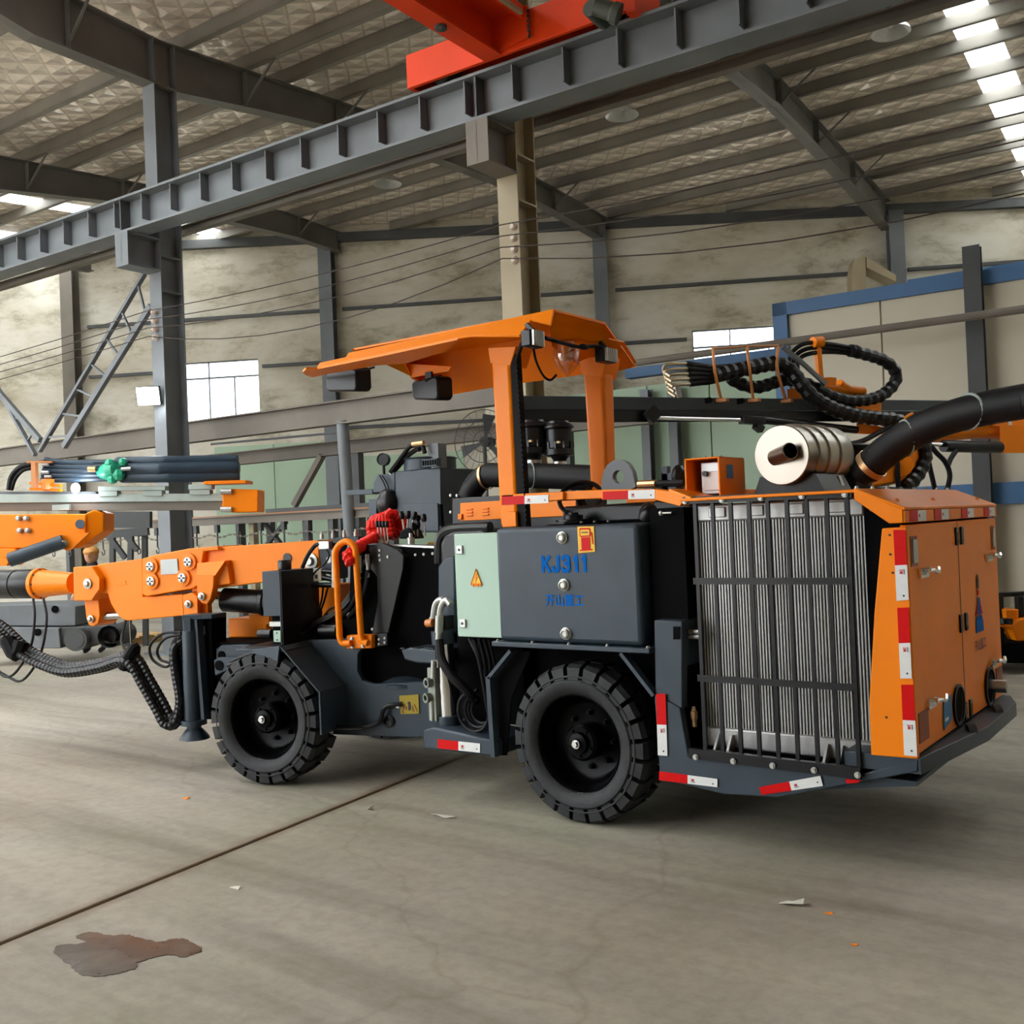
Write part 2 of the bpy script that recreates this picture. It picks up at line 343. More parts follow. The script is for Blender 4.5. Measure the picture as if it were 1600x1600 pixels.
def copy_part(src, off):
    c = src.copy(); COL.objects.link(c); c.location = Vector(src.location)+Vector(off); return c
def text(body, name, *a, **k):
    return text1(body, name, *a, **k)
def text1(body, name, origin, right, up, height, m, parent, width=None, thick=.0015):
    cu = bpy.data.curves.new(name, 'FONT'); cu.body = body; cu.size = 1.0; cu.resolution_u = 2; cu.offset = .022; cu.space_character = 1.06
    t = bpy.data.objects.new(name, cu); COL.objects.link(t); bpy.context.view_layer.update()
    dg = bpy.context.evaluated_depsgraph_get(); me0 = t.evaluated_get(dg).to_mesh()
    vs = [v.co.copy() for v in me0.vertices]; fs = [tuple(p.vertices) for p in me0.polygons]
    t.evaluated_get(dg).to_mesh_clear(); COL.objects.unlink(t); bpy.data.objects.remove(t)
    if not vs: return None
    x0 = min(v.x for v in vs); x1 = max(v.x for v in vs); y0 = min(v.y for v in vs); y1 = max(v.y for v in vs)
    sy = height/(y1-y0); sx = (width/(x1-x0)) if width else sy
    R_, U_ = Vector(right).normalized(), Vector(up).normalized(); N_ = R_.cross(U_); o = Vector(origin)
    # one object per character: join the islands that overlap along the line
    par = list(range(len(vs)))
    def root(i):
        while par[i] != i: par[i] = par[par[i]]; i = par[i]
        return i
    for f in fs:
        for k in f[1:]: par[root(k)] = root(f[0])
    isl = {}
    for i in range(len(vs)): isl.setdefault(root(i), []).append(i)
    spans = sorted((min(vs[i].x for i in g), max(vs[i].x for i in g), r) for r, g in isl.items()); cl = []
    for a, b, r in spans:
        if cl and a < cl[-1][1]-.02: cl[-1][1] = max(cl[-1][1], b); cl[-1][2].add(r)
        else: cl.append([a, b, {r}])
    res = None
    for a, b, rs in cl:
        mb = M(); ix = {}
        for i, v in enumerate(vs):
            if root(i) in rs: ix[i] = len(mb.v); mb.v.append(tuple(o+R_*(v.x-x0)*sx+U_*(v.y-y0)*sy+N_*thick))
        mb.f = [tuple(ix[i] for i in f) for f in fs if f[0] in ix]
        res = mb.build(name, m, parent)
    return res
def quad_sticker(name, pts, m, parent, t=.003): return M().plate(pts, t).build(name, m, parent)
def lerp(a, b, t): return tuple(x+(y-x)*t for x, y in zip(a, b))

def stroke(name, lines, origin, R_, U_, sx, sy, w_, m, parent, n_):
    # block lettering: every line is a list of (x, y) in a unit cell, drawn as flat bars w_ wide
    R_, U_ = Vector(R_).normalized(), Vector(U_).normalized(); o = Vector(origin); q = M(); nv = Vector(n_)
    kk = 0
    for ln in lines:
        P = [o+R_*x*sx+U_*y*sy for x, y in ln]
        for a, b in zip(P, P[1:]):
            kk += 1; a = a+nv*.0003*kk; b = b+nv*.0003*kk; d = (b-a).normalized(); q.bar(a-d*w_*.45, b+d*w_*.45, w_, .0015, nv)
    return q.build(name, m, parent)
# ================================================================== THE HALL
def clip(poly, nx, ny, d):     # keep the side where nx*x+ny*y <= d
    out = []
    for i, a in enumerate(poly):
        b = poly[(i+1) % len(poly)]; da = nx*a[0]+ny*a[1]-d; db = nx*b[0]+ny*b[1]-d
        if da <= 0: out.append(a)
        if da*db < 0: t = da/(da-db); out.append((a[0]+(b[0]-a[0])*t, a[1]+(b[1]-a[1])*t))
    return out
# ---- floor: dirt bed with two cast slabs and the open joint between them
fl = struct(M().box(-60, 30, -45, 45, -.30, -.05).build('floor', mat('dirt_in_joint', (.10, .075, .05), .9, 0, .3, 5)))
ja, jb = (-4.212,2.036,0.000), (-4.469,3.991,0.000)
jn = Vector((jb[1]-ja[1], ja[0]-jb[0], 0)).normalized(); jd = jn.x*ja[0]+jn.y*ja[1]
rect = [(-60, -45), (30, -45), (30, 45), (-60, 45)]
fnt = FLOORM.node_tree.nodes
fnt['joint_normal'].inputs[1].default_value = (jn.x, jn.y, 0); fnt['joint_offset'].inputs[1].default_value = jd+15*jn.x
for sgn in (1, -1):
    pl = clip(rect, jn.x*sgn, jn.y*sgn, jd*sgn-.009)
    M().prism([(x, y, -.05) for x, y in pl], (0, 0, .05)).build('floor_slab', FLOORM, fl, .012)
# ---- roof: two gabled bays, foil lined, with skylight strips, the wide ones added for light
RID = [(-9.0, 8.90), (.2, 9.45), (9.3, 8.92), (17.5, 9.62), (31.0, 8.95)]
def roof_z(v):
    for (a, za), (b, zb) in zip(RID, RID[1:]):
        if v <= b: return za+(zb-za)*(v-a)/(b-a)
    return RID[-1][1]
def wall_u(v): return .8926*(v-22.85)/.451-11.55
wn_g = None
def roof_poly(u0, u1, v0, v1):
    pg = [G(u, v, 0)[:2] for u, v in ((u0, v0), (u1, v0), (u1, v1), (u0, v1))]
    return clip(pg, -WDY, WDX, DW+.12)
def to_v(x, y): return -x*math.sin(BT)+y*math.cos(BT)
SKY = [(-29.0, -27.5, 9.6, 30), (-25.5, -24.0, 9.6, 30), (-21.62, -20.95, 9.6, 30), (-19.4, -17.3, -8.5, 5.8), (-16.4, -14.3, -8.5, 5.8), (-13.4, -11.3, -8.5, 5.8), (-10.4, -8.3, -8.5, 5.8), (-3.2, -2.56, 15.6, 30), (.2, 1.6, 10, 30), (3.6, 5.0, 10, 30)]  # narrow strips are skylights; wide ones are added out of view as fill light
US = list(zip([-42]+[k[1] for k in SKY], [k[0] for k in SKY]+[7.0]))
rf = M()
for k, (u0, u1) in enumerate(US):
    for (a, za), (b, zb) in zip(RID, RID[1:]):
        pg = roof_poly(u0, u1, a, b)
        if len(pg) > 2: rf.prism([(x, y, roof_z(to_v(x, y))) for x, y in pg], (0, 0, .06))
# strips that are skylights only over part of their length are closed elsewhere with foil
for u0, u1, s0, s1 in SKY:
    for (a, za), (b, zb) in zip(RID, RID[1:]):
        for c, d in ((a, min(b, s0)), (max(a, s1), b)):
            if d-c > .05:
                pg = roof_poly(u0, u1, c, d)
                if len(pg) > 2: rf.prism([(x, y, roof_z(to_v(x, y))) for x, y in pg], (0, 0, .06))
ceil = struct(rf.build('ceiling', FOIL))
for u0, u1, s0, s1 in SKY:
    for (a, za), (b, zb) in zip(RID, RID[1:]):
        c, d = max(a, s0), min(b, s1)
        if d-c > .1:
            pg = roof_poly(u0, u1, c, d)
            if len(pg) > 2: M().prism([(x, y, roof_z(to_v(x, y))+.03) for x, y in pg], (0, 0, .01)).build('skylight_or_fill_pane', SHEET, ceil)
vs = [-8.2+1.25*k for k in range(7)]+[1.4, 2.7, 4.0, 5.3, 6.6, 7.9]+[9.72, 10.9, 11.72, 12.97, 14.2, 15.5, 16.84, 17.9, 18.8, 20.0, 21.2, 22.5, 23.8, 25.2, 26.6]
for v in vs:
    z = roof_z(v); u0 = max(-38, wall_u(v)+.2 if v > 5 else -38); u1 = 6.9
    M().box(u0, u1, v-.035, v+.035, z-.21, z-.005, G).box(u0, u1, v-.035, v+.06, z-.215, z-.195, G).build('purlin', PURL, ceil)
RB = [(-9, 8.0), (-7, 8.55), (-1, 8.8), (2, 8.8), (5.5, 8.45), (7.4, 8.06), (9.6, 8.05), (11.16, 8.29), (12.76, 8.51), (15.8, 8.78), (17.8, 8.86), (19.2, 8.80), (22.1, 8.60), (27, 8.2)]
def rb(v):
    for (a, za), (b, zb) in zip(RB, RB[1:]):
        if v <= b: return za+(zb-za)*(v-a)/(b-a)
    return RB[-1][1]
for u in (-30.3, -24.25, -18.2, -12.15, -6.1, -.05, 6.0):
    vw = .451*(u+11.55)/.8926+22.85-.15
    m_ = M(); st = [v for v in sorted(set([a for a, _ in RB]+[a for a, _ in RID]+[vw])) if v <= vw]
    for a, b in zip(st, st[1:]):
        for hw, lo, hi in ((.012, 0, None), (.125, 0, .025), (.125, None, -.215)):
            za0, zb0 = rb(a), rb(b); za1, zb1 = roof_z(a)-.215, roof_z(b)-.215
            if hi is not None and hi > 0: za1, zb1 = za0+hi, zb0+hi
            if lo is None: za0, zb0 = za1-.02, zb1-.02
            m_.loft([G(u-hw, a, za0), G(u+hw, a, za0), G(u+hw, a, za1), G(u-hw, a, za1)], [G(u-hw, b, zb0), G(u+hw, b, zb0), G(u+hw, b, zb1), G(u-hw, b, zb1)])
    for v in vs[::2]:
        if v < vw-1: m_.bar(G(u, v, rb(v)+.03), G(u+.75, v, roof_z(v)-.2), .03, .03).box(u-.12, u+.12, v-.006, v+.006, rb(v)+.02, roof_z(v)-.215, G)
    m_.build('rafter', RAFT, ceil, ang=3)
# ---- back wall with two windows
wb = M()
def wall_box(a, b, z0, z1): wb.box(a, b, 0, .24, z0, z1, K)
W1 = (-11.93, -9.84, 4.42, 6.25); W2 = (1.33, 4.1, 4.45, 6.25)
wall_box(-42, W1[0], 0, 9.6); wall_box(W1[1], W2[0], 0, 9.6); wall_box(W2[1], 22, 0, 9.6)
for W in (W1, W2): wall_box(W[0], W[1], 0, W[2]); wall_box(W[0], W[1], W[3], 9.6)
wall_back = struct(wb.build('wall_back', WALLM))
gw = M()
for a, b in ((-11.1, -9.5), (-9.48, -7.9), (-7.7, -4.5)): gw.box(a, b, -.05, 0, 0, 3.98 if a < -8 else 3.55, K)
gw.build('green_dado', GREENW, wall_back)
for z, spans in ((7.36, [(-14.5, -8.1), (-7.5, -1.1), (-.5, 5.9), (6.5, 14)]), (6.02, [(-14.5, -12.1), (-9.7, -8.1), (-7.5, -1.1), (-.5, 1.2)]), (4.30, [(-7.5, -1.1), (-.5, 3.5)])):
    for a, b in spans: M().box(a, b, -.10, 0, z-.04, z+.04, K).build('girt', DARKST, wall_back)
for n, (a, b, z0, z1) in ((1, W1), (2, W2)):
    fr = M(); t = .035
    fr.box(a, b, .08, .14, z0, z0+t, K).box(a, b, .08, .14, z1-t, z1, K).box(a, a+t, .08, .14, z0, z1, K).box(b-t, b, .08, .14, z0, z1, K)
    fr.box(a, b, .07, .15, 5.80, 5.84, K)
    wi = struct(fr.build('window_%d' % n, GREYST))
    for k in (1, 2): x = a+(b-a)*k/3; M().box(x-.014, x+.014, .08, .14, z0, 5.82 if k == 2 else z1, K).build('mullion', GREYST, wi)
    for k in range(3):
        M().box(a+(b-a)*k/3+.02, a+(b-a)*(k+1)/3-.02, .10, .106, z0+.03, 5.80, K).build('pane', PANE, wi)
    M().box(a+.03, b-.03, .10, .106, 5.84, z1-.03, K).build('pane', PANE, wi)
et = M()
for a, b in zip(range(-30, 20, 5), range(-25, 25, 5)):
    za, zb = 8.885-.0277*a, 8.885-.0277*b
    et.loft([K(a, -.18, za), K(a, 0, za), K(a, 0, za+.22), K(a, -.18, za+.22)], [K(b, -.18, zb), K(b, 0, zb), K(b, 0, zb+.22), K(b, -.18, zb+.22)])
struct(et.build('trim_1', DARKST))
struct(M().box(7.0, 7.24, -9, 34, 0, 9.2, G).build('wall_right', WALLM))
struct(M().box(-8.0, 7.24, -9.24, -9, 0, 9.2, G).build('light_block_wall', WALLM))  # unseen wall added to keep light off the right side
# ---- columns
def h_column(name, fr, u, v, z0, z1, wf, d, m, label, cat='column', group=None):
    # flanges face along u-perpendicular: web runs along v
    mm = M().box(u-wf/2, u+wf/2, v-d/2, v-d/2+.022, z0, z1, fr).box(u-wf/2, u+wf/2, v+d/2-.022, v+d/2, z0, z1, fr).box(u-.011, u+.011, v-d/2+.02, v+d/2-.02, z0, z1, fr)
    return tag(mm.build(name, m), label, cat, group)
wcl = ['wall column leftmost on the back wall, beside stained plaster', 'wall column right of the left bright window', 'wall column seen just right of the cream hall column', 'wall column above the beige booth at far right']
for w_, lb in zip((-14.9, -7.84, -.84, 6.2), wcl):
    h_column('wall_column', K, w_, -.20, 0, 8.9-.0277*w_, .34, .36, GREYST if w_ > -10 else DUSTST, 'grey steel '+lb, 'column', 'steel columns against the back wall')
def hall_column(u, m, label):
    t = thing('hall_column', G(u, 9.36, 0), label, 'column')
    hw, hd = .13, .19     # H section: flanges face the near and the far bay
    M().box(u-hw, u+hw, 9.36-hd, 9.36-hd+.02, 0, 8.72, G).box(u-hw, u+hw, 9.36+hd-.02, 9.36+hd, 0, 8.72, G).box(u-.008, u+.008, 9.36-hd+.02, 9.36+hd-.02, 0, 8.72, G).build('shaft', m, t)
    br = M().ibeam(G, 1, 8.64, 9.17, u, 5.38, 5.84, .28, .022, .016)
    br.box(u-.14, u+.14, 8.64, 8.66, 5.40, 5.82, G)
    br.build('bracket', GREYST if m is not CREAM else DUSTST, t)
    M().box(u-hw, u+hw, 9.19, 9.53, 5.60, 5.62, G).box(u-hw, u+hw, 9.19, 9.53, 5.10, 5.12, G).build('stiffener_plate', m, t)
    M().box(u-.32, u+.32, 9.0, 9.72, 0, .03, G).build('base_plate', m, t)
    for k in range(4):
        z = 4.82-.12*k; q = M(); p = Vector(G(u+.02, 9.17, z)) if m is CREAM else Vector(G(u+.0, 9.13, z))
        if m is CREAM: p = Vector(G(u+.06, 9.17, z))
        q.lathe(p+FAR_G*.05, NEAR_G, [(.02, 0), (.045, .02), (.03, .04), (.045, .06), (.025, .09)], 12); q.build('insulator', mat('porcelain', (.55, .45, .38), .3) if k == 0 else bpy.data.materials['porcelain'], t)
    return t
c1 = hall_column(-12.16, GREYST, 'grey hall column beside the left window with a lit flood lamp')
c2 = hall_column(-6.12, CREAM, 'cream painted hall column rising behind the orange canopy')
# ---- runway beam and crane
rw = thing('crane_runway_beam', G(-12, 8.8, 5.84), 'grey steel runway girder with stiffeners crossing the hall above the rig', 'beam')
M().box(-34, 6.8, 8.79, 8.81, 5.87, 6.29, G).build('web', GREYST, rw)
M().box(-34, 6.8, 8.64, 8.96, 5.84, 5.87, G).build('bottom_flange', GREYST, rw)
M().box(-34, 6.8, 8.62, 8.98, 6.29, 6.32, G).build('top_flange', GREYST, rw)
sf = M().box(-.008, .008, 8.66, 8.79, 5.95, 6.29, lambda x, y, z: G(-33.5+x, y, z)).build('stiffener', GREYST, rw)
for k in range(1, 66):
    c = copy_part(sf, Vector(G(.605*k, 0, 0))-Vector(G(0, 0, 0))); c.parent = rw
M().box(-34, 6.8, 8.76, 8.84, 6.32, 6.40, G).build('crane_rail', DARKST, rw)
for s in (-12.16, -6.12): M().box(s-.012, s+.012, 8.64, 8.79, 5.87, 6.29, G).build('end_stiffener', DARKST, rw)
tag(M().ibeam(G, 0, -34, 6.8, 9.8, 6.08, 6.20, .12, .012, .012).build('conductor_bar', DUSTST), 'thin brown steel bar running below and behind the runway girder', 'bar')
cr = thing('bridge_crane', G(-5.6, 8.6, 6.42), 'red orange overhead travelling crane end on the runway girder', 'crane')
M().box(-6.95, -4.22, 8.55, 8.60, 6.36, 6.72, G).box(-6.95, -4.22, 8.98, 9.03, 6.36, 6.72, G).box(-6.95, -4.22, 8.6, 8.98, 6.67, 6.72, G).box(-6.95, -6.9, 8.6, 8.98, 6.36, 6.72, G).build('end_carriage', CRANE, cr, .006)
M().box(-4.27, -4.18, 8.5, 9.05, 6.3, 6.8, G).build('buffer_plate', CRANE, cr)
for uu in (-6.6, -4.6): M().cyl(G(uu, 8.70, 6.50), G(uu, 8.90, 6.50), .13, n=20).build('travel_wheel', DARKST, cr)
M().box(-5.93, -5.71, -8, 8.55, 6.36, 6.385, G).build('girder_bottom_flange', CRANE, cr)
M().box(-5.83, -5.80, -8, 8.55, 6.385, 6.72, G).build('girder_web', CRANE, cr)
M().box(-6.0, -5.40, -8, 8.55, 6.72, 6.75, G).box(-5.43, -5.40, -8, 8.55, 6.62, 6.72, G).build('girder_top_flange', CRANE, cr)
M().box(-5.38, -5.34, -8, 8.4, 6.60, 6.64, G).build('cable_track', CREAM, cr)
M().prism([G(-5.8, 8.54, 6.38), G(-5.36, 8.54, 6.42), G(-5.36, 8.54, 6.74), G(-5.8, 8.54, 6.72)], NEAR_G*.03).build('gusset', CRANE, cr)
M().lathe(G(-5.82, 7.7, 6.36), (0, 0, -1), [(.06, 0), (.06, .03), (.03, .04)], 14).build('limit_switch', DARKST, cr)
for k in range(6): M().bolt(G(-5.34, 8.50, 6.42+.05*k), NEAR_G, .014, .02).build('bolt', DARKST, cr)
mp_ = Vector((-4.936,8.069,6.365)); M().cyl(mp_, mp_+FAR_G*.28-Vector((0, 0, .02)), .08, n=16).lathe(mp_-FAR_G*.02+Vector((.05, 0, .0)), Vector((.6, .3, -.35)), [(.05, 0), (.085, .02), (.085, .18), (.10, .20), (.10, .26)], 16).build('travel_motor', mat('motor_green_grey', (.055, .065, .05), .5), cr)
# ---- wires on insulators
WIREM = mat('rusty_wire', (.035, .025, .018), .7)
wl = ['topmost', 'second', 'third', 'lowest']
for k in range(4):
    z = 4.82-.12*k; pts = []
    for a, b, sag in ((-30, -12.16, .25), (-12.16, -6.12, .07+.13*(k == 3)+.04*k), (-6.12, 2.0, .12+.1*k)):
        pa, pb = Vector(G(a, 9.02, z)), Vector(G(b, 9.02, z))
        for j in range(8): t = j/8; pts.append(pa+(pb-pa)*t-Vector((0, 0, 4*sag*t*(1-t))))
    tag(M().tube(pts, .007, 5, 1).build('power_wire', WIREM), wl[k]+' of four bare wires strung between the hall columns', 'wire', 'wires on the column insulators')
# ---- lattice knee braces left of the grey column
def lattice(p0, p1, q0, q1, n, label):
    t = thing('lattice_brace', p1, label, 'brace')
    for a, b, w_ in ((p0, p1, .05), (q0, q1, .09)): M().bar(a, b, w_, .07, FAR_G).build('chord', GREYST, t)
    for k in range(n):
        s = (k+.4)/n; M().bar(lerp(p0, p1, s), lerp(q0, q1, s), .03, .03, FAR_G).build('rung', GREYST, t)
lattice((-13.145,8.768,5.512), (-15.995,8.629,3.121), (-13.025,8.774,5.014), (-15.317,8.662,3.141), 7, 'grey ladder like brace leaning from the grey column down left')
lattice((-18.244,8.519,5.524), (-16.126,8.623,3.068), (-17.873,8.537,4.773), (-15.966,8.630,3.295), 6, 'grey ladder like brace sloping in from the left edge')
# ---- flood lamp on the column, high bay lamps
fl_ = thing('flood_lamp', G(-12.3, 9.0, 3.62), 'lit white flood lamp clamped to the grey column', 'lamp')
la = Vector((-12.586,8.375,3.620)); ld = Vector((.55, -.8, -.25)).normalized(); _, lx, ly = basis(ld)
M().prism([la+lx*a*.16+ly*b*.13-ld*.02 for a, b in ((1, 1), (-1, 1), (-1, -1), (1, -1))], -ld*.08).build('housing', DARKST, fl_, .01)
M().prism([la+lx*a*.15+ly*b*.12 for a, b in ((1, 1), (-1, 1), (-1, -1), (1, -1))], -ld*.015).build('lens', LAMPW, fl_)
M().bar(la-ld*.08, la-ld*.08+Vector(G(0, .04, 0)), .03, .03).build('arm', DARKST, fl_)
hb = [((-13.476,14.336,8.250), 'far left under the runway girder'), ((-8.528,14.810,8.350), 'right of the cream column near the roof'), ((-4.321,15.448,8.600), 'at upper right below the purlins'), ((-6.584,13.669,8.200), 'half hidden under the runway girder at right')]
for p, lb in hb:
    t = thing('high_bay_lamp', (p[0], p[1], p[2]), 'round tin high bay lamp hanging '+lb, 'lamp')
    M().lathe((p[0], p[1], p[2]+.22), (0, 0, -1), [(.05, 0), (.10, .04), (.26, .17), (.28, .22), (.265, .215), (.09, .05)], 24, False).build('shade', ALU, t)
    M().cyl((p[0], p[1], p[2]+.2), (p[0], p[1], p[2]+.40), .06).cyl((p[0], p[1], p[2]+.4), (p[0], p[1], roof_z(to_v(p[0], p[1]))-.05), .01, n=6).build('gear_box', DARKST, t)
    M().ball((p[0], p[1], p[2]+.14), .055).build('bulb', mat('lamp_bulb', (.8, .8, .78), .3) if 'lamp_bulb' not in bpy.data.materials else bpy.data.materials['lamp_bulb'], t)
# ---- paint line: I beams on posts behind the rig
def line_beam(u0, u1, v, z0, z1, m, label):
    t = thing('line_beam', G((u0+u1)/2, v, z0), label, 'beam')
    M().box(u0, u1, v-.01, v+.01, z0, z1, G).build('web', m, t)
    M().box(u0, u1, v-.09, v+.09, z0, z0+.02, G).build('bottom_flange', m, t)
    M().box(u0, u1, v-.09, v+.09, z1-.02, z1, G).build('top_flange', m, t); return t
ub = line_beam(-24, -6.72, 10.25, 3.08, 3.40, DUSTST, 'upper brown grey I beam passing behind the canopy')
M().tube([(-10.184,9.764,3.123), (-10.125,9.767,1.551), (-10.098,9.768,0.060)], .085, 14, 1).build('post', GREYST, ub)
lb_ = line_beam(-15.5, -5.6, 11.5, 2.80, 3.01, DUSTST, 'lower brown grey I beam behind the hydraulic cabinet')
for u in (-14.6, -10.6, -6.9): M().box(u-.07, u+.07, 11.44, 11.56, 0, 2.80, G).build('post', DARKST, lb_)
M().bar((-11.834,10.885,2.808), (-12.475,10.854,2.064), .09, .09).build('diagonal_strut', DUSTST, lb_)
hr = M().tube([(-14.210,10.619,3.168), (-11.302,10.761,3.112)], .02, 6, 1)
for x, y in ((345, 693), (420, 686), (465, 682), (530, 676)): pass
lbr = thing('guard_rail', (-12.691,10.693,2.987), 'thin steel guard rail above the lower I beam at left', 'rail')
hr.build('top_rail', GREYST, lbr)
for p in ((-13.971,10.630,3.160), (-12.829,10.686,3.141), (-12.198,10.717,3.129)): M().bar(p, (p[0], p[1], 3.0), .03, .03).build('post', GREYST, lbr)
# overhead chain conveyor with hooks
cv = thing('chain_conveyor', G(-11, 10.3, 1.8), 'low conveyor rail with hanging chain and hooks behind the boom', 'conveyor')
M().ibeam(G, 0, -17.5, -8.6, 10.3, 1.80, 1.92, .08, .012, .01).build('rail', DUSTST, cv)
M().box(-17.5, -8.6, 10.26, 10.34, 1.921, 1.935, G).build('rail_cap', mat('rust_orange', (.38, .15, .05), .6), cv)
for u in (-16.4, -12.0, -11.72, -10.6, -10.1, -9.0): M().box(u-.05, u+.05, 10.36, 10.46, 0, 1.9, G).build('post', DARKST if u != -11.72 else CREAM, cv)
ch = M()
for k in range(150):
    u = -17.4+.058*k; z = 1.63+.02*math.sin(k*.7)
    if k % 2: ch.box(u-.03, u+.03, 10.295, 10.305, z-.014, z+.014, G)
    else: ch.box(u-.03, u+.03, 10.286, 10.314, z-.005, z+.005, G)
ch.build('chain', DUSTST, cv)['kind'] = 'stuff'
h0 = None
for k in range(18):
    u = -17.2+.48*k
    if h0 is None:
        q = M().box(u-.035, u+.035, 10.27, 10.33, 1.68, 1.80, G).cyl(G(u, 10.3, 1.5), G(u, 10.3, 1.69), .014, n=6)
        q.tube([G(u, 10.3, 1.5), G(u+.035, 10.3, 1.46), G(u+.03, 10.3, 1.41), G(u-.02, 10.3, 1.40), G(u-.035, 10.3, 1.45)], .011, 6, 3)
        h0 = q.build('hook', DARKST, cv); u00 = u
    else: c = copy_part(h0, Vector(G(u-u00, 0, 0))-Vector(G(0, 0, 0))); c.parent = cv
M().bar((-12.047,9.923,1.465), (-11.624,9.944,1.801), .07, .05).bar((-12.119,9.940,1.818), (-11.758,9.958,1.457), .07, .05).build('cross_brace', DARKST, cv)
tag(M().box(-12.1, -9.9, 11.0, 11.1, 1.86, 2.02, G).box(-12.1, -12.0, 11.0, 11.1, 0, 1.9, G).box(-10.0, -9.9, 11.0, 11.1, 0, 1.9, G).build('steel_trestle', DARKST), 'dark steel trestle behind the chain conveyor', 'trestle')
# dark stand with legs left, behind the boom
sd = thing('steel_stand', (-14.023,8.841,0.118), 'dark steel stand with splayed legs behind the orange boom', 'stand')
M().bar((-14.357,8.715,1.953), (-13.781,9.149,1.923), .12, .25).bar((-14.332,8.733,1.727), (-13.817,9.121,1.749), .10, .12).build('top_beam', DARKST, sd)
for a, b in (((-14.465,8.633,1.997), (-14.109,8.901,1.355)), ((-13.949,9.148,1.900), (-13.988,9.118,-0.010)), ((-14.253,8.793,1.772), (-14.303,8.755,0.021)), ((-14.027,8.963,1.760), (-14.116,8.896,0.011)), ((-14.099,8.909,1.715), (-13.958,9.015,1.464))): M().bar(a, b, .09, .07).build('leg', DARKST, sd)
# ---- booth on the right
bo = thing('spray_booth', G(-1.5, 12.6, 0), 'beige panelled booth with blue trim at right behind the rig', 'booth')
for a, b in zip((-4.39, -3.1, -2.02, -.6, .8), (-3.12, -2.04, -.62, .78, 2.2)): M().box(a, b, 12.50, 12.60, 0, 4.1, G).build('panel', BOOTH, bo)
for a, b in zip((-8.9, -7.6, -6.95, -6.2, -5.3), (-7.62, -6.97, -6.22, -5.32, -4.41)): M().box(a, b, 12.50, 12.60, 0, 3.42, G).build('panel', BOOTH if a < -7.7 else GREENW, bo, label='pale green panel' if a > -7.7 else None)
M().box(-4.40, -4.22, 12.44, 12.52, 0, 4.24, G).build('corner_trim', BLUEP, bo)
M().box(-4.40, 2.2, 12.44, 12.62, 4.08, 4.24, G).build('top_trim', BLUEP, bo)
M().box(-6.5, -4.40, 12.44, 12.62, 3.55, 3.68, G).build('low_trim', BLUEP, bo)
M().box(-4.4, 2.2, 12.42, 12.5, 1.62, 1.86, G).build('middle_trim', BLUEP, bo)
M().box(-3.0, 2.2, 14.6, 14.7, 4.2, 4.62, G).build('back_panel', BOOTH, bo); M().box(-3.25, 2.2, 14.55, 14.7, 4.56, 4.72, G).build('back_trim', BLUEP, bo)
M().box(-8.9, 2.2, 12.45, 12.48, 0, .12, G).build('kick_board', GREYST, bo)
M().box(-8.9, -4.4, 14.5, 14.6, 0, 3.4, G).box(-8.9, -8.8, 12.6, 14.5, 0, 3.42, G).build('rear_panel', BOOTH, bo)
for u, lb, z1 in ((-2.06, 'grey I section post in front of the beige booth', 4.5), (-6.15, 'grey I section post left in front of pale green panels', 3.35), (-5.75, 'slim grey post right of its neighbour before green panels', 3.35)):
    d = .09 if u == -2.06 else .06
    tag(M().box(u-d, u+d, 12.28, 12.295, 0, z1, G).box(u-d, u+d, 12.405, 12.42, 0, z1, G).box(u-.008, u+.008, 12.29, 12.41, 0, z1, G).build('booth_post', DARKST if u == -2.06 else GREYST), lb, 'post')
pp = thing('long_pipe', G(-3, 11.9, 3.62), 'long brown pipe with drop clips along the booth front', 'pipe')
M().tube([(-9.699,11.440,3.681), (-6.566,11.593,3.648), (-2.088,11.812,3.649), (-0.432,11.893,3.652)], .045, 10, 1).build('tube', DUSTST, pp)
for p in ((-3.889,11.724,3.609), (-3.001,11.767,3.620), (-2.296,11.802,3.633)): M().bar(p, (p[0], p[1], p[2]-.20), .025, .025).build('clip', DUSTST, pp)
dk = thing('square_duct', (-7.624,23.961,7.242), 'tan sheet metal duct elbow above the booth roof', 'duct')
M().prism([(-7.628,23.269,6.610), (-7.611,23.279,7.046), (-7.563,23.306,7.334), (-7.341,23.432,7.402), (-7.348,23.428,6.587)], (-.3, .55, 0)).build('elbow', CREAM, dk)
M().prism([(-7.318,23.445,7.371), (-6.778,23.752,6.904), (-6.783,23.749,6.759), (-7.327,23.440,7.124)], (-.3, .55, 0)).build('run', CREAM, dk)
# fan
fn_ = thing('pedestal_fan', G(-7.87, 11.0, 0), 'large wire caged pedestal fan seen past the canopy post', 'fan')
fc = Vector((-8.397,10.602,2.731)); fd = Vector((.25, -.97, 0)).normalized(); _, fx, fy = basis(fd)
cg = M()
for r in (.42, .28, .14): cg.tube([fc+fd*.06*(1-r)+(fx*math.cos(a)+fy*math.sin(a))*r for a in [2*math.pi*i/28 for i in range(28)]], .006, 5, 1, True)
for i in range(24): a = 2*math.pi*i/24; cg.tube([fc+fd*.1, fc+(fx*math.cos(a)+fy*math.sin(a))*.42], .003, 4, 1)
cg.build('cage', DARKST, fn_)
for k in range(3):
    a = 2*math.pi*k/3+.1; ca = fx*math.cos(a)+fy*math.sin(a); cb = fx*math.cos(a+.45)+fy*math.sin(a+.45)
    M().plate([fc-fd*.03, fc+ca*.37-fd*.05, fc+cb*.37, fc+cb*.1-fd*.01], .006).build('blade', DARKST, fn_)
M().cyl(fc-fd*.22, fc+fd*.02, .07).build('motor', DARKST, fn_)
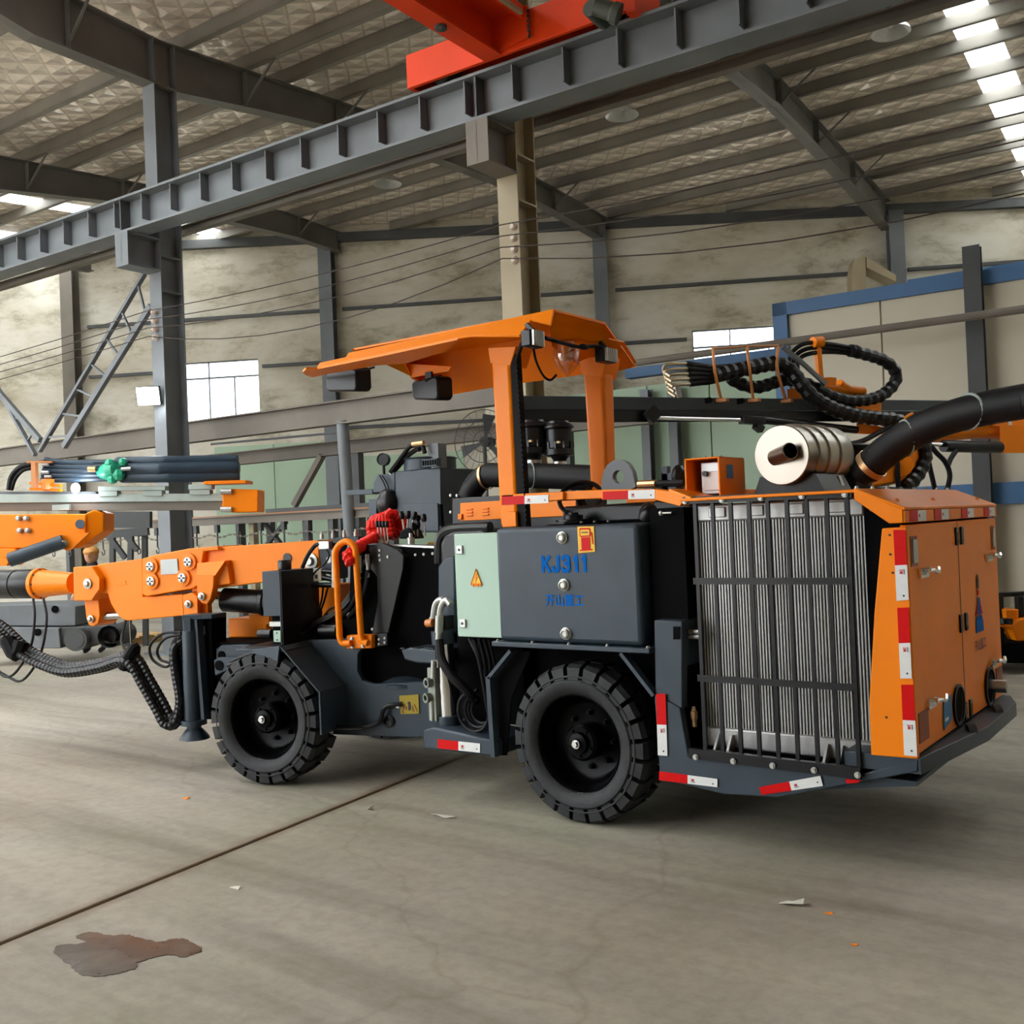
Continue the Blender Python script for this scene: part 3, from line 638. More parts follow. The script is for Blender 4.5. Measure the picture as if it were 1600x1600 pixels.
M().cyl((fc.x, fc.y, 0), (fc.x, fc.y, fc.z), .025).lathe((fc.x, fc.y, 0), (0, 0, 1), [(.3, 0), (.3, .03), (.05, .06)], 20).build('stand', DARKST, fn_)
# ================================================================== THE DRILL RIG
Y0, Y1 = 4.54, 6.25
rig = thing('drill_rig', (-3.0, 5.4, 0), 'orange and slate underground drill rig with canopy and boom, filling the middle', 'drill rig')
N_ = (0, -1, 0)
def bolts(pts, d, parent, r=.011, h=.014, m=None):
    for p in pts: M().bolt(p, d, r, h).build('bolt', m or ZINC, parent)
# ---- wheels
def wheel(center, out, label=None):
    out = Vector(out).normalized(); c = Vector(center); inn = -out; _, x, y = basis(out)
    # hub assembly is the part, tyre and nuts its sub-parts
    rim = M().lathe(c, inn, [(.262, .030), (.268, .020), (.258, .012), (.250, .025), (.238, .055), (.232, .10), (.215, .135), (.19, .15), (.10, .15), (.095, .12)], 48, False)
    rim.lathe(c, inn, [(.30, .25), (.262, .24), (.262, .03)], 40, False)
    w_ = rim.build('wheel', RIM, rig)
    M().lathe(c, inn, [(.254, .020), (.262, .012), (.268, .018), (.262, .028)], 64, False).lathe(c, inn, [(.224, .12), (.229, .115), (.226, .125)], 48, False).build('rim_lip', LIP, w_)
    t = M().lathe(c, inn, [(.255, .03), (.27, .008), (.30, -.012), (.335, -.012), (.343, -.006), (.347, .006), (.352, .02), (.358, .06), (.362, .10), (.362, .17), (.355, .22), (.345, .255), (.30, .27), (.26, .24)], 72, False)
    n = 24
    for k in range(n):
        for side in (0, 1):
            a0 = 2*math.pi*(k+.5*side)/n; wdt = 2*math.pi/n*.385
            def pt(r, a, tt): return c+(x*math.cos(a)+y*math.sin(a))*r+inn*tt
            if side == 0:
                A = [pt(.345, a0-wdt*.92, -.007), pt(.345, a0+wdt*.92, -.007), pt(.408, a0+wdt, .0), pt(.408, a0-wdt, .0)]
                B = [pt(.36, a0-wdt*.9+.06, .13), pt(.36, a0+wdt*.9+.06, .13), pt(.424, a0+wdt*.8+.06, .13), pt(.424, a0-wdt*.8+.06, .13)]
                Cc = [pt(.345, a0-wdt*.92, .03), pt(.345, a0+wdt*.92, .03), pt(.425, a0+wdt, .03), pt(.425, a0-wdt, .03)]
                t.loft(A, Cc); t.loft(Cc, B)
            else:
                A = [pt(.36, a0-wdt*.9+.0, .14), pt(.36, a0+wdt*.9+.0, .14), pt(.424, a0+wdt*.8, .14), pt(.424, a0-wdt*.8, .14)]
                B = [pt(.36, a0-wdt-.06, .255), pt(.36, a0+wdt-.06, .255), pt(.42, a0+wdt-.06, .25), pt(.42, a0-wdt-.06, .25)]
                t.loft(A, B)
    t.build('tyre', RUBBER, w_)
    M().lathe(c, inn, [(.365, .0), (.366, -.006), (.361, -.009), (.356, -.008)], 72, False).build('sidewall_rib', RUBBER, w_)
    hb_ = M().lathe(c, inn, [(.10, .15), (.10, .05), (.085, .035), (.06, .035), (.055, .01), (.03, .005), (.028, .0)], 28)
    hb_.build('hub', RIM, w_)
    M().bolt(c+out*.0, out, .018, .022).build('hub_plug', STEEL, w_)
    nt_ = None
    for k in range(8):
        a = 2*math.pi*k/8; p = c+inn*.15+(x*math.cos(a)+y*math.sin(a))*.145
        M().bolt(p, out, .013, .03).build('wheel_nut', RIM, w_)
    for k in range(5):
        a = 2*math.pi*k/5+.3; p = c+inn*.036+(x*math.cos(a)+y*math.sin(a))*.072; M().bolt(p, out, .008, .012).build('hub_bolt', RIM, w_)
    return w_
wheel((-3.06, 4.545, .425), (0, -1, 0)); wheel(F(-.06, .005, .425), NEAR_F)
wheel((-3.06, 6.24, .425), (0, 1, 0)); wheel(F(-.06, 1.70, .425), -NEAR_F)
# ---- rear frame
ch_ = M().box(-3.75, -1.35, 4.95, 5.85, .42, .95).box(-2.6, -1.35, 4.60, 6.22, .40, .445)
ch_.build('rear_chassis', DEEP, rig)
M().box(-4.25, -3.72, 5.30, 6.2, .38, 1.1).build('far_side_shade_box', DEEP, rig)  # box added behind the hoses to deepen the shade under the rig
M().cyl((-3.06, 4.80, .425), (-3.06, 6.0, .425), .11).ball((-3.06, 5.39, .425), .22, 16).build('rear_axle', DEEP, rig)
M().box(-3.62, -2.50, 5.05, 5.10, .30, 1.0).box(-2.60, -2.56, 4.60, 5.10, .40, 1.0).build('wheel_arch', DEEP, rig)
hull = [(-2.572,4.540,0.730), (-2.431,4.540,0.666), (-2.396,4.540,0.435), (-1.546,4.540,0.437), (-1.298,4.540,0.528), (-1.301,4.540,0.475), (-1.548,4.540,0.403), (-1.940,4.540,0.285), (-2.216,4.540,0.266), (-2.560,4.540,0.300)]
M().prism(hull, (0, .05, 0)).build('lower_side_plate', SLATE, rig, .005)
M().prism([(-2.55, 4.59, .33), (-2.55, 4.59, .42), (-1.32, 4.59, .42), (-1.32, 4.59, .40), (-1.95, 4.59, .30)], (0, 1.62, 0)).build('belly_plate', SLATE, rig)
M().cyl((-2.36, 4.75, .27), (-2.36, 4.75, .33), .12, n=20).build('jack_foot', GREYST, rig)
# near side box column with slot
bc = [(-2.557,4.545,1.097), (-2.399,4.545,1.097), (-2.420,4.545,0.660), (-2.568,4.545,0.726)]
M().prism(bc, (0, .30, 0)).build('side_box', SLATE, rig, .006)
M().plate([(p[0], 4.540, p[2]) for p in ((-2.447,4.540,1.068), (-2.412,4.540,1.069), (-2.415,4.540,1.006), (-2.450,4.540,1.004))], .004).build('slot', DEEP, rig)
M().box((-2.430,1.251,2.923)[0], -2.41, 4.60, 4.86, .66, 1.08).build('side_box_return', DEEP, rig)
for x, y in ((1085,982), (1085,992)): M().cyl((-2.405,4.620,1.035), (-2.335,4.620,1.037), .012, n=8).build('coupling', ZINC, rig) if y == 982 else M().cyl((-2.407,4.620,1.010), (-2.343,4.620,1.012), .012, n=8).build('coupling', ZINC, rig)
M().lathe((-2.385,4.600,0.666), (0, 0, -1), [(.008, 0), (.012, .02), (.018, .025), (.018, .06), (.012, .07), (.012, .10)], 10).build('drain_valve', BRASS, rig)
# ---- fuel tank
tk = M().box(-3.548, -2.625, 4.54, 5.12, .960, 1.592).build('fuel_tank', SLATE, rig, .028, 3)
for p in ((-3.089,4.540,1.527), (-3.090,4.540,1.274), (-3.090,4.540,1.014)):
    M().lathe(p, N_, [(.034, 0), (.034, .008), (.026, .012), (.026, .024), (.018, .028), (.014, .022)], 20).build('tank_plug', ZINC, tk)
fp = [(-2.990,4.537,1.583), (-2.886,4.537,1.582), (-2.885,4.537,1.448), (-2.989,4.537,1.443)]
fs_ = M().plate(fp, .003).build('fuel_sticker', YEL, tk)
def onp(q, u, v, off=.003):
    a, b, c, d = [Vector(k) for k in q]; return (a*(1-u)+b*u)*(1-v)+(d*(1-u)+c*u)*v+Vector((0, -off, 0))
def dec(q, pts, m, parent, nm, off=.003): return M().plate([onp(q, u, v, off) for u, v in pts], .002).build(nm, m, parent)
dec(fp, [(.22, .42), (.74, .42), (.74, .88), (.22, .88)], RED, fs_, 'pump_body')
dec(fp, [(.10, .88), (.86, .88), (.86, .93), (.10, .93)], RED, fs_, 'pump_base')
dec(fp, [(.14, .08), (.20, .06), (.74, .06), (.80, .1), (.80, .36), (.74, .40), (.20, .40), (.14, .36)], RED, fs_, 'pump_head')
dec(fp, [(.20, .12), (.74, .12), (.74, .35), (.20, .35)], YEL, fs_, 'pump_window', .005)
dec(fp, [(.28, .21), (.66, .21), (.66, .25), (.28, .25)], DARKT, fs_, 'pump_dial', .0065)
dec(fp, [(.80, .22), (.90, .25), (.93, .70), (.87, .70), (.84, .30), (.80, .28)], RED, fs_, 'pump_hose')
kp = [(-3.228,4.539,1.345), (-2.908,4.539,1.338), (-3.224,4.539,1.433)]
K0 = Vector((-3.228,4.538,1.343)); K1 = Vector((-2.907,4.538,1.336)); kw = (K1-K0).length/5.15; kh = (-3.224,4.540,1.433)[2]-(-3.229,4.540,1.343)[2]-.014
DIG = {'K': [[(.08, 0), (.08, 1)], [(.85, 1), (.16, .45)], [(.34, .58), (.88, 0)]], 'J': [[(.75, 1), (.75, .2), (.62, .04), (.40, 0), (.18, .06), (.10, .24)]],
       '3': [[(.10, .86), (.28, 1), (.62, 1), (.80, .86), (.80, .64), (.64, .53), (.40, .53)], [(.64, .53), (.82, .42), (.82, .14), (.64, 0), (.26, 0), (.08, .14)]], '1': [[(.30, .78), (.52, 1), (.52, 0)]]}
for k, c_ in enumerate('KJ311'): stroke('model_letter', DIG[c_], K0+Vector((kw*1.04*k+(-.0 if k < 4 else -.012), 0, .006)), (1, 0, 0), (0, 0, 1), kw*.84, kh, .019, BLUE, tk, (0, -1, 0))
text('开山重工', 'maker_lettering', (-3.216,4.539,1.159), (1, 0, 0), (0, 0, 1), .066, BLUE, tk, .245)
M().lathe((-3.148,4.740,1.611), (0, 0, 1), [(.10, 0), (.10, .012), (.055, .014), (.055, .035), (.03, .04), (.03, .05)], 24).build('filler_cap', BLACKP, tk)
bolts([(-3.02+.085*math.cos(a), 4.76+.085*math.sin(a), 1.602) for a in [k*1.05 for k in range(6)]], (0, 0, 1), tk, .006, .01)
sh = M().box(-3.585, -2.575, 4.515, 5.15, .930, .957)
sh.build('tank_shelf', SLATE, rig, .004)
bolts([(-3.55+.24*k, 4.53, .957) for k in range(5)], (0, 0, 1), rig, .008, .012)
M().bar((-3.464,4.550,0.908), (-3.631,4.550,0.746), .02, .05, (0, 1, 0)).bar((-3.631,4.550,0.753), (-3.617,4.550,0.302), .03, .05, (0, 1, 0)).build('fender_strut', SLATE, rig)
M().bar((-2.752,4.550,0.924), (-2.571,4.550,0.718), .02, .05, (0, 1, 0)).build('fender_strut', SLATE, rig)
M().plate([(-3.662,4.600,0.733), (-3.502,4.600,0.894), (-3.373,4.600,0.899), (-3.520,4.600,0.633), (-3.573,4.600,0.303), (-3.647,4.600,0.296)], .01).build('gap_shade_plate', DEEP, rig)  # black sheet standing for the shade between strut and wheel
# ---- electrical cabinet (pale green)
cbp = [(-3.902,4.600,1.565), (-3.586,4.600,1.578), (-3.599,4.600,0.962), (-3.898,4.600,0.971)]
cx0 = cbp[0][0]
cab = M().box(-3.902, -3.57, 4.60, 4.86, .965, 1.567).build('control_cabinet', CABG, rig, .006)
for p in ((-3.856,4.598,1.474), (-3.854,4.598,1.044)):
    M().box(p[0]-.022, p[0]+.022, 4.588, 4.600, p[2]-.025, p[2]+.025).build('latch', ALU, cab, .003); M().cyl((p[0], 4.589, p[2]), (p[0], 4.585, p[2]), .008).build('latch_key', DARKT, cab)
wt = [(-3.740,4.597,1.361), (-3.702,4.597,1.272), (-3.783,4.597,1.272)]
ws = M().plate(wt, .003).build('warning_triangle', YEL, cab)
M().tube([tuple(Vector(p)+Vector((0, -.003, 0))) for p in wt], .003, 4, 1, True).build('triangle_border', ORANGE, ws)
wc = Vector(wt[0])*.34+Vector(wt[1])*.33+Vector(wt[2])*.33+Vector((0, -.003, 0))
M().plate([wc+Vector(v) for v in ((.006, 0, .035), (-.012, 0, .006), (-.002, 0, .006), (-.006, 0, -.016), (.012, 0, .014), (.002, 0, .014))], .002).build('lightning_mark', ORANGE, ws)
for k in range(4): M().box(wc.x-.033+.018*k, wc.x-.021+.018*k, wc.y-.001, wc.y+.001, wc.z-.042, wc.z-.024).build('print_mark', ORANGE, ws)
# ---- operator seat behind the cabinet
st_ = M().prism([(-4.191,4.780,1.132), (-4.176,4.780,1.508), (-4.142,4.780,1.562), (-4.073,4.780,1.588), (-3.847,4.780,1.593), (-3.770,4.780,1.567), (-3.773,4.780,1.138)], (0, .42, 0)).build('seat', BLACKP, rig, .03, 3)
M().prism([(-4.145,4.700,0.984), (-4.124,4.700,1.373), (-4.070,4.700,1.423), (-3.988,4.700,1.438), (-4.003,4.700,0.968)], (0, .05, 0)).build('seat_shell', SLATE, st_, .012)
M().box(-4.15, -3.62, 4.9, 5.3, .55, 1.1).build('seat_base', DEEP, rig)
M().tube([(-4.212,4.820,1.387), (-4.206,4.820,1.507), (-4.177,4.820,1.562), (-4.112,4.820,1.592), (-4.004,4.820,1.600), (-3.800,4.820,1.598)], .035, 10, 5).build('seat_padding', BLACKP, st_)
# ---- black recess between tank and radiator, engine block
M().box(-3.60, -1.62, 5.13, 6.20, .70, 1.60).build('engine_block', DEEP, rig)
M().box(-2.60, -2.405, 4.62, 5.14, 1.0, 1.66).build('side_recess_plate', DEEP, rig)
M().lathe((-2.532,4.600,1.634), (1, .0, 0), [(.008, 0), (.013, .004), (.013, .015), (.006, .02), (.006, .07)], 10).build('grease_nipple', ZINC, rig)
M().box(-3.30, -2.72, 4.85, 5.25, 1.592, 1.70).build('hood_cover', BLACKP, rig, .02)
M().prism([(-2.72, 4.78, 1.592), (-2.40, 4.78, 1.592), (-2.40, 4.78, 1.67), (-2.66, 4.78, 1.71)], (0, .4, 0)).build('hood_cover', BLACKP, rig, .015)
M().lathe((-2.72, 4.80, 1.60), (.6, 0, 1), [(.05, 0), (.06, .04), (.05, .08), (.03, .1)], 14).build('hose_elbow', BLACKP, rig)
# ---- radiator
RY = 4.72
rad = M().box((-2.374,4.720,1.633)[0], (-1.541,4.720,1.599)[0], RY+.03, RY+.12, .47, 1.66).build('radiator', DEEP, rig)
rx0, rx1 = -2.315, -1.375
rx0 = (-2.374,4.720,1.633)[0]; rx1 = (-1.532,4.720,1.598)[0]
zt = (-2.376,4.720,1.581)[2]; ztt = (-2.372,4.720,1.668)[2]; zb_ = (-2.383,4.720,0.552)[2]; zbb = (-2.384,4.720,0.452)[2]
M().box(rx0, rx1, RY-.02, RY+.1, zt, ztt).build('radiator_top_tank', ALU, rad, .01)
M().box(rx0, rx1, RY-.02, RY+.1, zbb, zb_).build('radiator_bottom_tank', ALU, rad, .01)
nf = 54; f_ = None
for k in range(nf):
    xx = rx0+(rx1-rx0)*(k+.5)/nf
    if f_ is None: f_ = M().box(xx-.0036, xx+.0036, RY-.006, RY+.03, zb_, zt).build('fin', FIN, rad); fx0 = xx
    else: c = copy_part(f_, (xx-fx0, 0, 0)); c.parent = rad
for k in range(5): M().box(rx0+.07+.2*k, rx0+.16+.2*k, RY-.03, RY-.02, zt+.02, ztt-.015).build('tank_boss', ALU, rad, .004)
for px in (rx0+.07, rx1-.22):
    q = M().box(px-.02, px+.10, RY-.10, RY-.02, zbb-.02, zbb-.008)
    for dx in (0, .07): q.prism([(px+dx, RY-.10, zbb-.01), (px+dx, RY-.02, zbb-.01), (px+dx, RY-.02, zbb+.07), (px+dx, RY-.04, zbb+.07)], (.012, 0, 0))
    q.build('mounting_foot', ALU, rad)
M().box((-1.575,4.900,1.415)[0], (-1.539,4.900,1.414)[0], 4.9, 4.92, (-1.573,4.900,1.112)[2], (-1.557,4.900,1.469)[2]).build('side_bracket', STEEL, rig)
# guard grille
GY = 4.53
gd = M().box(-2.40, -1.53, GY, GY+.16, .430, .445).build('radiator_guard', BLACKP, rig, .003)
M().bar((-2.355,4.530,1.691), (-1.523,4.530,1.683), .02, .035).build('guard_rail', BLACKP, gd); M().bar((-2.380,4.530,0.451), (-1.540,4.530,0.445), .03, .05).build('guard_rail', BLACKP, gd)
gx0, gx1 = (-2.296,4.530,1.632)[0], (-1.549,4.530,1.601)[0]
for k in range(9):
    xx = gx0+(gx1-gx0)*k/8; M().box(xx-.009, xx+.009, GY-.004, GY+.012, .44, 1.67).build('guard_bar', BLACKP, gd)
for y in (908, 1060):
    z = ((-2.279,4.520,1.295)[2] if y == 908 else (-2.285,4.520,0.823)[2]); M().box(gx0-.02, gx1+.012, GY-.012, GY-.004, z-.016, z+.016).build('guard_cross_bar', BLACKP, gd)
for k in range(5):
    M().bolt(lerp((-2.341,4.515,1.687), (-1.552,4.515,1.681), k/4), N_, .011, .012).build('guard_bolt', ZINC, gd)
    M().bolt(lerp((-2.339,4.510,0.438), (-1.550,4.510,0.440), k/4), N_, .011, .012).build('guard_bolt', ZINC, gd)
# ---- rear end: orange side panel, hood, doors, bumper slab
rsp = [(-1.405,4.540,1.523), (-1.301,4.540,1.528), (-1.298,4.540,0.530), (-1.497,4.540,0.527), (-1.495,4.540,0.752), (-1.455,4.540,1.148)]
sp_ = M().prism(rsp, (0, .03, 0)).build('rear_side_panel', ORANGE, rig, .004)
for p in ((-1.373,4.540,1.494), (-1.374,4.540,1.410), (-1.367,4.540,1.330), (-1.423,4.540,0.699)): M().bolt(p, N_, .004, .005).build('rivet', DARKT, sp_)
def reflector(a, b, c, d, parent, ink=True, vert=False):
    # quad a-b (top or left edge) ... split half red, half white with a small printed mark
    a, b, c, d = [Vector(p) for p in (a, b, c, d)]; m1, m2 = (a+b)/2, (d+c)/2
    nr = (b-a).cross(d-a).normalized()
    r_ = M().plate([a, m1, m2, d], .003).build('red_reflector', RED, parent)
    w_ = M().plate([m1, b, c, m2], .003).build('white_reflector', WHITE, parent)
    if ink:
        e1 = (b-m1); e2 = (m2-m1); n2 = e1.cross(e2).normalized()
        n2 = n2 if n2.dot(Vector((0, -1, 0))+Vector((.6, 0, 0))) > 0 else -n2
        hh = e2.length*.30
        up = -e2.normalized()
        if e1.cross(up).dot(n2) > 0: text('3M', 'reflector_print', m1+e1*.12+e2*.5-up*hh*.5+n2*.002, e1, up, hh, RED, w_, hh*1.25)
        else: text('3M', 'reflector_print', m1+e1*.12+e2*.5+up*hh*.5+n2*.002, e1, -up, hh, RED, w_, hh*1.25)
        M().plate([m1+e1*.12+e2*.72+n2*.002, m1+e1*.26+e2*.72+n2*.002, m1+e1*.26+e2*.78+n2*.002, m1+e1*.12+e2*.78+n2*.002], .001).build('reflector_print', DARKT, w_)
        M().lathe(m1+e1*.86+e2*.62+n2*.0022, n2, [(e2.length*.09, 0), (e2.length*.09, .0006)], 10).build('reflector_print', DARKT, w_)
yy = 4.537
reflector((-1.355,4.536,1.516), (-1.355,4.536,1.208), (-1.304,4.536,1.214), (-1.304,4.536,1.514), sp_, True)
reflector((-1.354,4.536,1.178), (-1.354,4.536,0.873), (-1.306,4.536,0.876), (-1.305,4.536,1.181), sp_, True)
reflector((-1.352,4.536,0.846), (-1.353,4.536,0.542), (-1.299,4.536,0.542), (-1.301,4.536,0.849), sp_, True)
XR = -1.30
def RX(y, z, x=XR): return (x, y, z)
dp = M().box(-1.33, XR, 4.545, 6.235, .545, 1.535).build('rear_door', ORANGE, rig, .004)
M().box(-1.34, -1.292, 4.50, 6.235, 1.545, 1.598).build('rear_band', ORANGE, rig, .003)
hood = M().prism([(-1.505, 4.495, 1.70), (-1.505, 4.495, 1.655), (-1.36, 4.495, 1.545), (-1.30, 4.495, 1.545), (-1.30, 4.495, 1.605)], (0, .02, 0))
hood.loft([(-1.505, 4.495, 1.69), (-1.505, 4.495, 1.705), (-1.29, 4.495, 1.612), (-1.29, 4.495, 1.598)], [(-1.505, 6.235, 1.69), (-1.505, 6.235, 1.705), (-1.29, 6.235, 1.612), (-1.29, 6.235, 1.598)])
hood.build('rear_hood', ORANGE, rig, .004)
M().box(-2.36, -1.50, 4.50, 6.22, 1.685, 1.70).build('deck_cover', ORANGE, rig, .004)
M().box(-1.50, -1.335, 4.60, 4.90, .545, 1.60).box(-1.62, -1.335, 4.90, 6.22, .50, 1.62).build('rear_housing', DEEP, rig)
bolts([(-1.36, 4.62, 1.645), (-1.36, 5.2, 1.645), (-1.36, 6.1, 1.645)], (.4, 0, 1), rig, .008, .008, ORANGE)
bolts([(-1.51, 4.55+.22*k, 1.703) for k in range(8)], (0, 0, 1), rig, .008, .012, ZINC)
# band reflectors
for y0 in (4.56, 4.95, 5.45, 5.93):
    M().box(-1.293, -1.289, y0, y0+.12, 1.548, 1.596).build('red_reflector', RED, dp); M().box(-1.293, -1.289, y0+.12, y0+.25, 1.548, 1.596).build('white_reflector', WHITE, dp)
    M().box(-1.289, -1.288, y0+.135, y0+.15, 1.565, 1.58).build('reflector_print', RED, dp)
# tail lamps, catches, vents, holes on the doors
def rear_lamp(a, b):
    l = M().box(-1.312, -1.297, a[1], b[1], b[2], a[2]).build('lamp_recess', mat('recess_red_brown', (.25, .05, .01), .5) if 'recess_red_brown' not in bpy.data.materials else bpy.data.materials['recess_red_brown'], dp)
    M().box(-1.30, -1.290, a[1]+.02, b[1]-.02, b[2]+.015, a[2]-.015).build('tail_lamp', ALU, l)
rear_lamp((-1.300,4.576,1.485), (-1.300,4.680,1.352)); rear_lamp((-1.300,6.102,1.492), (-1.300,6.185,1.361))
M().box(-1.302, -1.296, (-1.300,4.580,0.737)[1], (-1.300,4.725,0.713)[1], (-1.300,4.614,0.587)[2], (-1.300,4.636,0.717)[2]).build('lower_recess', bpy.data.materials['recess_red_brown'], dp)
M().box(-1.302, -1.296, (-1.300,6.067,0.727)[1], (-1.300,6.206,0.709)[1], (-1.300,6.114,0.580)[2], (-1.300,6.142,0.710)[2]).build('lower_recess', bpy.data.materials['recess_red_brown'], dp)
for p in ((-1.290,4.779,1.318), (-1.290,6.051,1.325), (-1.290,4.805,0.735), (-1.290,6.039,0.752)):
    q = M().box(-1.298, -1.285, p[1]-.10, p[1]+.02, p[2]-.022, p[2]+.022); q.tube([(-1.28, p[1]-.07, p[2]), (-1.265, p[1], p[2]+.01), (-1.26, p[1]+.07, p[2]-.005), (-1.27, p[1]+.12, p[2]+.01)], .010, 8)
    q.cyl((-1.285, p[1]-.05, p[2]+.015), (-1.26, p[1]-.05, p[2]+.015), .012).build('toggle_catch', CHROME, dp)
for p in ((-1.298,5.355,1.460), (-1.298,5.455,1.460), (-1.298,5.362,1.029), (-1.298,5.464,1.029), (-1.298,5.369,0.596), (-1.298,5.472,0.595)):
    h_ = M().box(-1.30, -1.290, p[1]-.022, p[1]+.022, p[2]-.045, p[2]+.045).build('hinge', BLACKP, dp, .004)
    for a, b in ((-.01, .025), (.01, .025), (-.01, -.025), (.01, -.025)): M().bolt((-1.290, p[1]+a, p[2]+b), (1, 0, 0), .004, .004).build('hinge_screw', ZINC, h_)
def porthole(c, r):
    M().lathe((-1.298, c[1], c[2]), (1, 0, 0), [(r*.86, .002), (r*.88, .012), (r, .012), (r, 0)], 32, False).build('hole_rim', BLACKP, dp)
    M().lathe((-1.299, c[1], c[2]), (1, 0, 0), [(r*.88, 0), (r*.88, .002)], 32).build('hole', DEEP, dp)
h1 = (-1.300,5.238,0.649); h2 = (-1.300,5.896,0.640); porthole(h1, .10); porthole(h2, .105)
M().cyl((-1.45, h2[1], h2[2]), (-1.215, h2[1]+.02, h2[2]), .035).build('exhaust_stub', STEEL, rig)
bl = (-1.296,4.975,0.704), (-1.296,5.115,0.718), (-1.296,5.105,0.599), (-1.296,4.964,0.576)
bs = M().plate(bl, .004).build('blue_label', mat('blue_label', (.03, .16, .36), .5), dp)
M().box(-1.294, -1.293, bl[3][1]+.02, bl[3][1]+.08, bl[3][2]+.035, bl[3][2]+.05).build('label_print', WHITE, bs)
M().box(-1.306, -1.2985, 5.385, 5.392, .56, 1.53).build('door_seam', DARKT, dp)
# maker's derrick emblem on the door: blue and red bars
ec = (-1.297,5.743,1.098)
def emb(pts, m): M().plate([(-1.296, ec[1]+a, ec[2]+b) for a, b in pts], .003).build('emblem', m, dp)
EMB = BLUE
emb([(-.022, .12), (.0, .15), (.022, .12), (.018, .075), (-.018, .075)], DARKT); emb([(-.02, .07), (.02, .07), (.012, .04), (-.012, .04)], RED)
emb([(-.02, .03), (.02, .03), (.03, -.06), (-.03, -.06)], EMB); emb([(-.04, -.02), (-.025, .02), (-.04, -.06), (-.075, -.06)], RED); emb([(.04, -.02), (.025, .02), (.04, -.06), (.075, -.06)], RED)
emb([(-.075, -.10), (-.05, -.065), (-.02, -.065), (0, -.09), (.02, -.065), (.05, -.065), (.075, -.10), (.08, -.15), (-.08, -.15)], EMB)
text('开山重工', 'maker_lettering', (-1.297, ec[1]-.12, ec[2]-.245), (0, 1, 0), (0, 0, 1), .06, mat('maroon_print', (.16, .03, .05), .5), dp, .24)
bmp = [(-1.62, 4.545), (-1.285, 4.545), (-1.19, 5.35), (-1.20, 6.05), (-1.27, 6.27), (-1.62, 6.27)]
M().prism([(x, y, .462) for x, y in bmp], (0, 0, .072)).build('bumper_slab', SLATE, rig, .004)
for y in (5.2, 5.75): M().cyl((-1.25, y, .536), (-1.22, y+.02, .542), .03).build('plug', DARKST, rig)
# lower reflectors on the hull
reflector((-2.558,4.533,0.340), (-2.240,4.533,0.338), (-2.242,4.533,0.298), (-2.560,4.533,0.295), rig)
reflector((-2.027,4.533,0.324), (-1.727,4.533,0.412), (-1.718,4.533,0.367), (-2.016,4.533,0.289), rig)
M().plate([(-1.614,4.533,0.411), (-1.542,4.533,0.413), (-1.560,4.533,0.400), (-1.609,4.533,0.391)], .003).build('red_reflector', RED, rig)
reflector((-2.557,4.533,0.728), (-2.561,4.533,0.420), (-2.507,4.533,0.422), (-2.503,4.533,0.732), rig)
# ---- upper orange rails
ry = 4.60
M().prism([(-3.538,4.600,1.780), (-3.114,4.600,1.776), (-3.116,4.600,1.731), (-3.542,4.600,1.719)], (0, .06, 0)).build('side_rail', ORANGE, rig, .004)
M().prism([(-3.127,4.620,1.777), (-2.869,4.620,1.773), (-2.872,4.620,1.726), (-3.129,4.620,1.731)], (0, .06, 0)).build('side_rail', ORANGE, rig, .004)
M().prism([(-2.869,4.600,1.773), (-2.548,4.600,1.759), (-2.550,4.600,1.710), (-2.872,4.600,1.719)], (0, .10, 0)).build('side_rail', ORANGE, rig, .004)
M().prism([(-2.563,4.600,1.760), (-2.345,4.560,1.722), (-2.383,4.540,1.664), (-2.565,4.600,1.707)], (0, .10, 0)).build('deck_apron', ORANGE, rig, .004)
M().loft([(-2.46, 4.58, 1.74), (-2.46, 4.58, 1.755), (-2.30, 4.50, 1.705), (-2.30, 4.50, 1.69)], [(-2.46, 5.3, 1.74), (-2.46, 5.3, 1.755), (-2.30, 5.3, 1.705), (-2.30, 5.3, 1.69)]).build('deck_apron', ORANGE, rig)
M().box(-2.9, -2.42, 4.9, 5.6, 1.70, 1.755).build('deck_plate', ORANGE, rig, .004)
reflector((-3.532,4.597,1.769), (-3.209,4.597,1.763), (-3.212,4.597,1.718), (-3.535,4.597,1.722), rig)
reflector((-2.860,4.597,1.762), (-2.550,4.597,1.756), (-2.552,4.597,1.710), (-2.862,4.597,1.719), rig)
# lifting lug
lg = [(-3.033,4.850,1.783)]+[(-3.012,4.850,1.871), (-2.985,4.850,1.915), (-2.942,4.850,1.940), (-2.901,4.850,1.941), (-2.857,4.850,1.924), (-2.824,4.850,1.873), (-2.805,4.850,1.770)]
lc = Vector((-2.914,4.850,1.847))
lo, n_ = M(), 24
ang = [2*math.pi*i/n_ for i in range(n_)]
def edge_hit(a):
    d = Vector((math.cos(a), 0, math.sin(a))); best = None
    for p, q in zip(lg, lg[1:]+lg[:1]):
        p, q = Vector(p), Vector(q); e = q-p; den = d.x*e.z-d.z*e.x
        if abs(den) < 1e-9: continue
        r = p-lc; t = (r.x*e.z-r.z*e.x)/den; s = (r.x*d.z-r.z*d.x)/den
        if t > 0 and -.001 <= s <= 1.001 and (best is None or t < best): best = t
    return lc+d*(best or .1)
o_ = [edge_hit(a) for a in ang]; i_ = [lc+Vector((math.cos(a), 0, math.sin(a)))*.036 for a in ang]
tv = Vector((0, .04, 0)); vsr = o_+i_+[p+tv for p in o_]+[p+tv for p in i_]; n = n_
fsr = []
for k in range(n): j = (k+1) % n; fsr += [(k, j, n+j, n+k), (2*n+k, 3*n+k, 3*n+j, 2*n+j), (k, 2*n+k, 2*n+j, j), (n+k, n+j, 3*n+j, 3*n+k)]
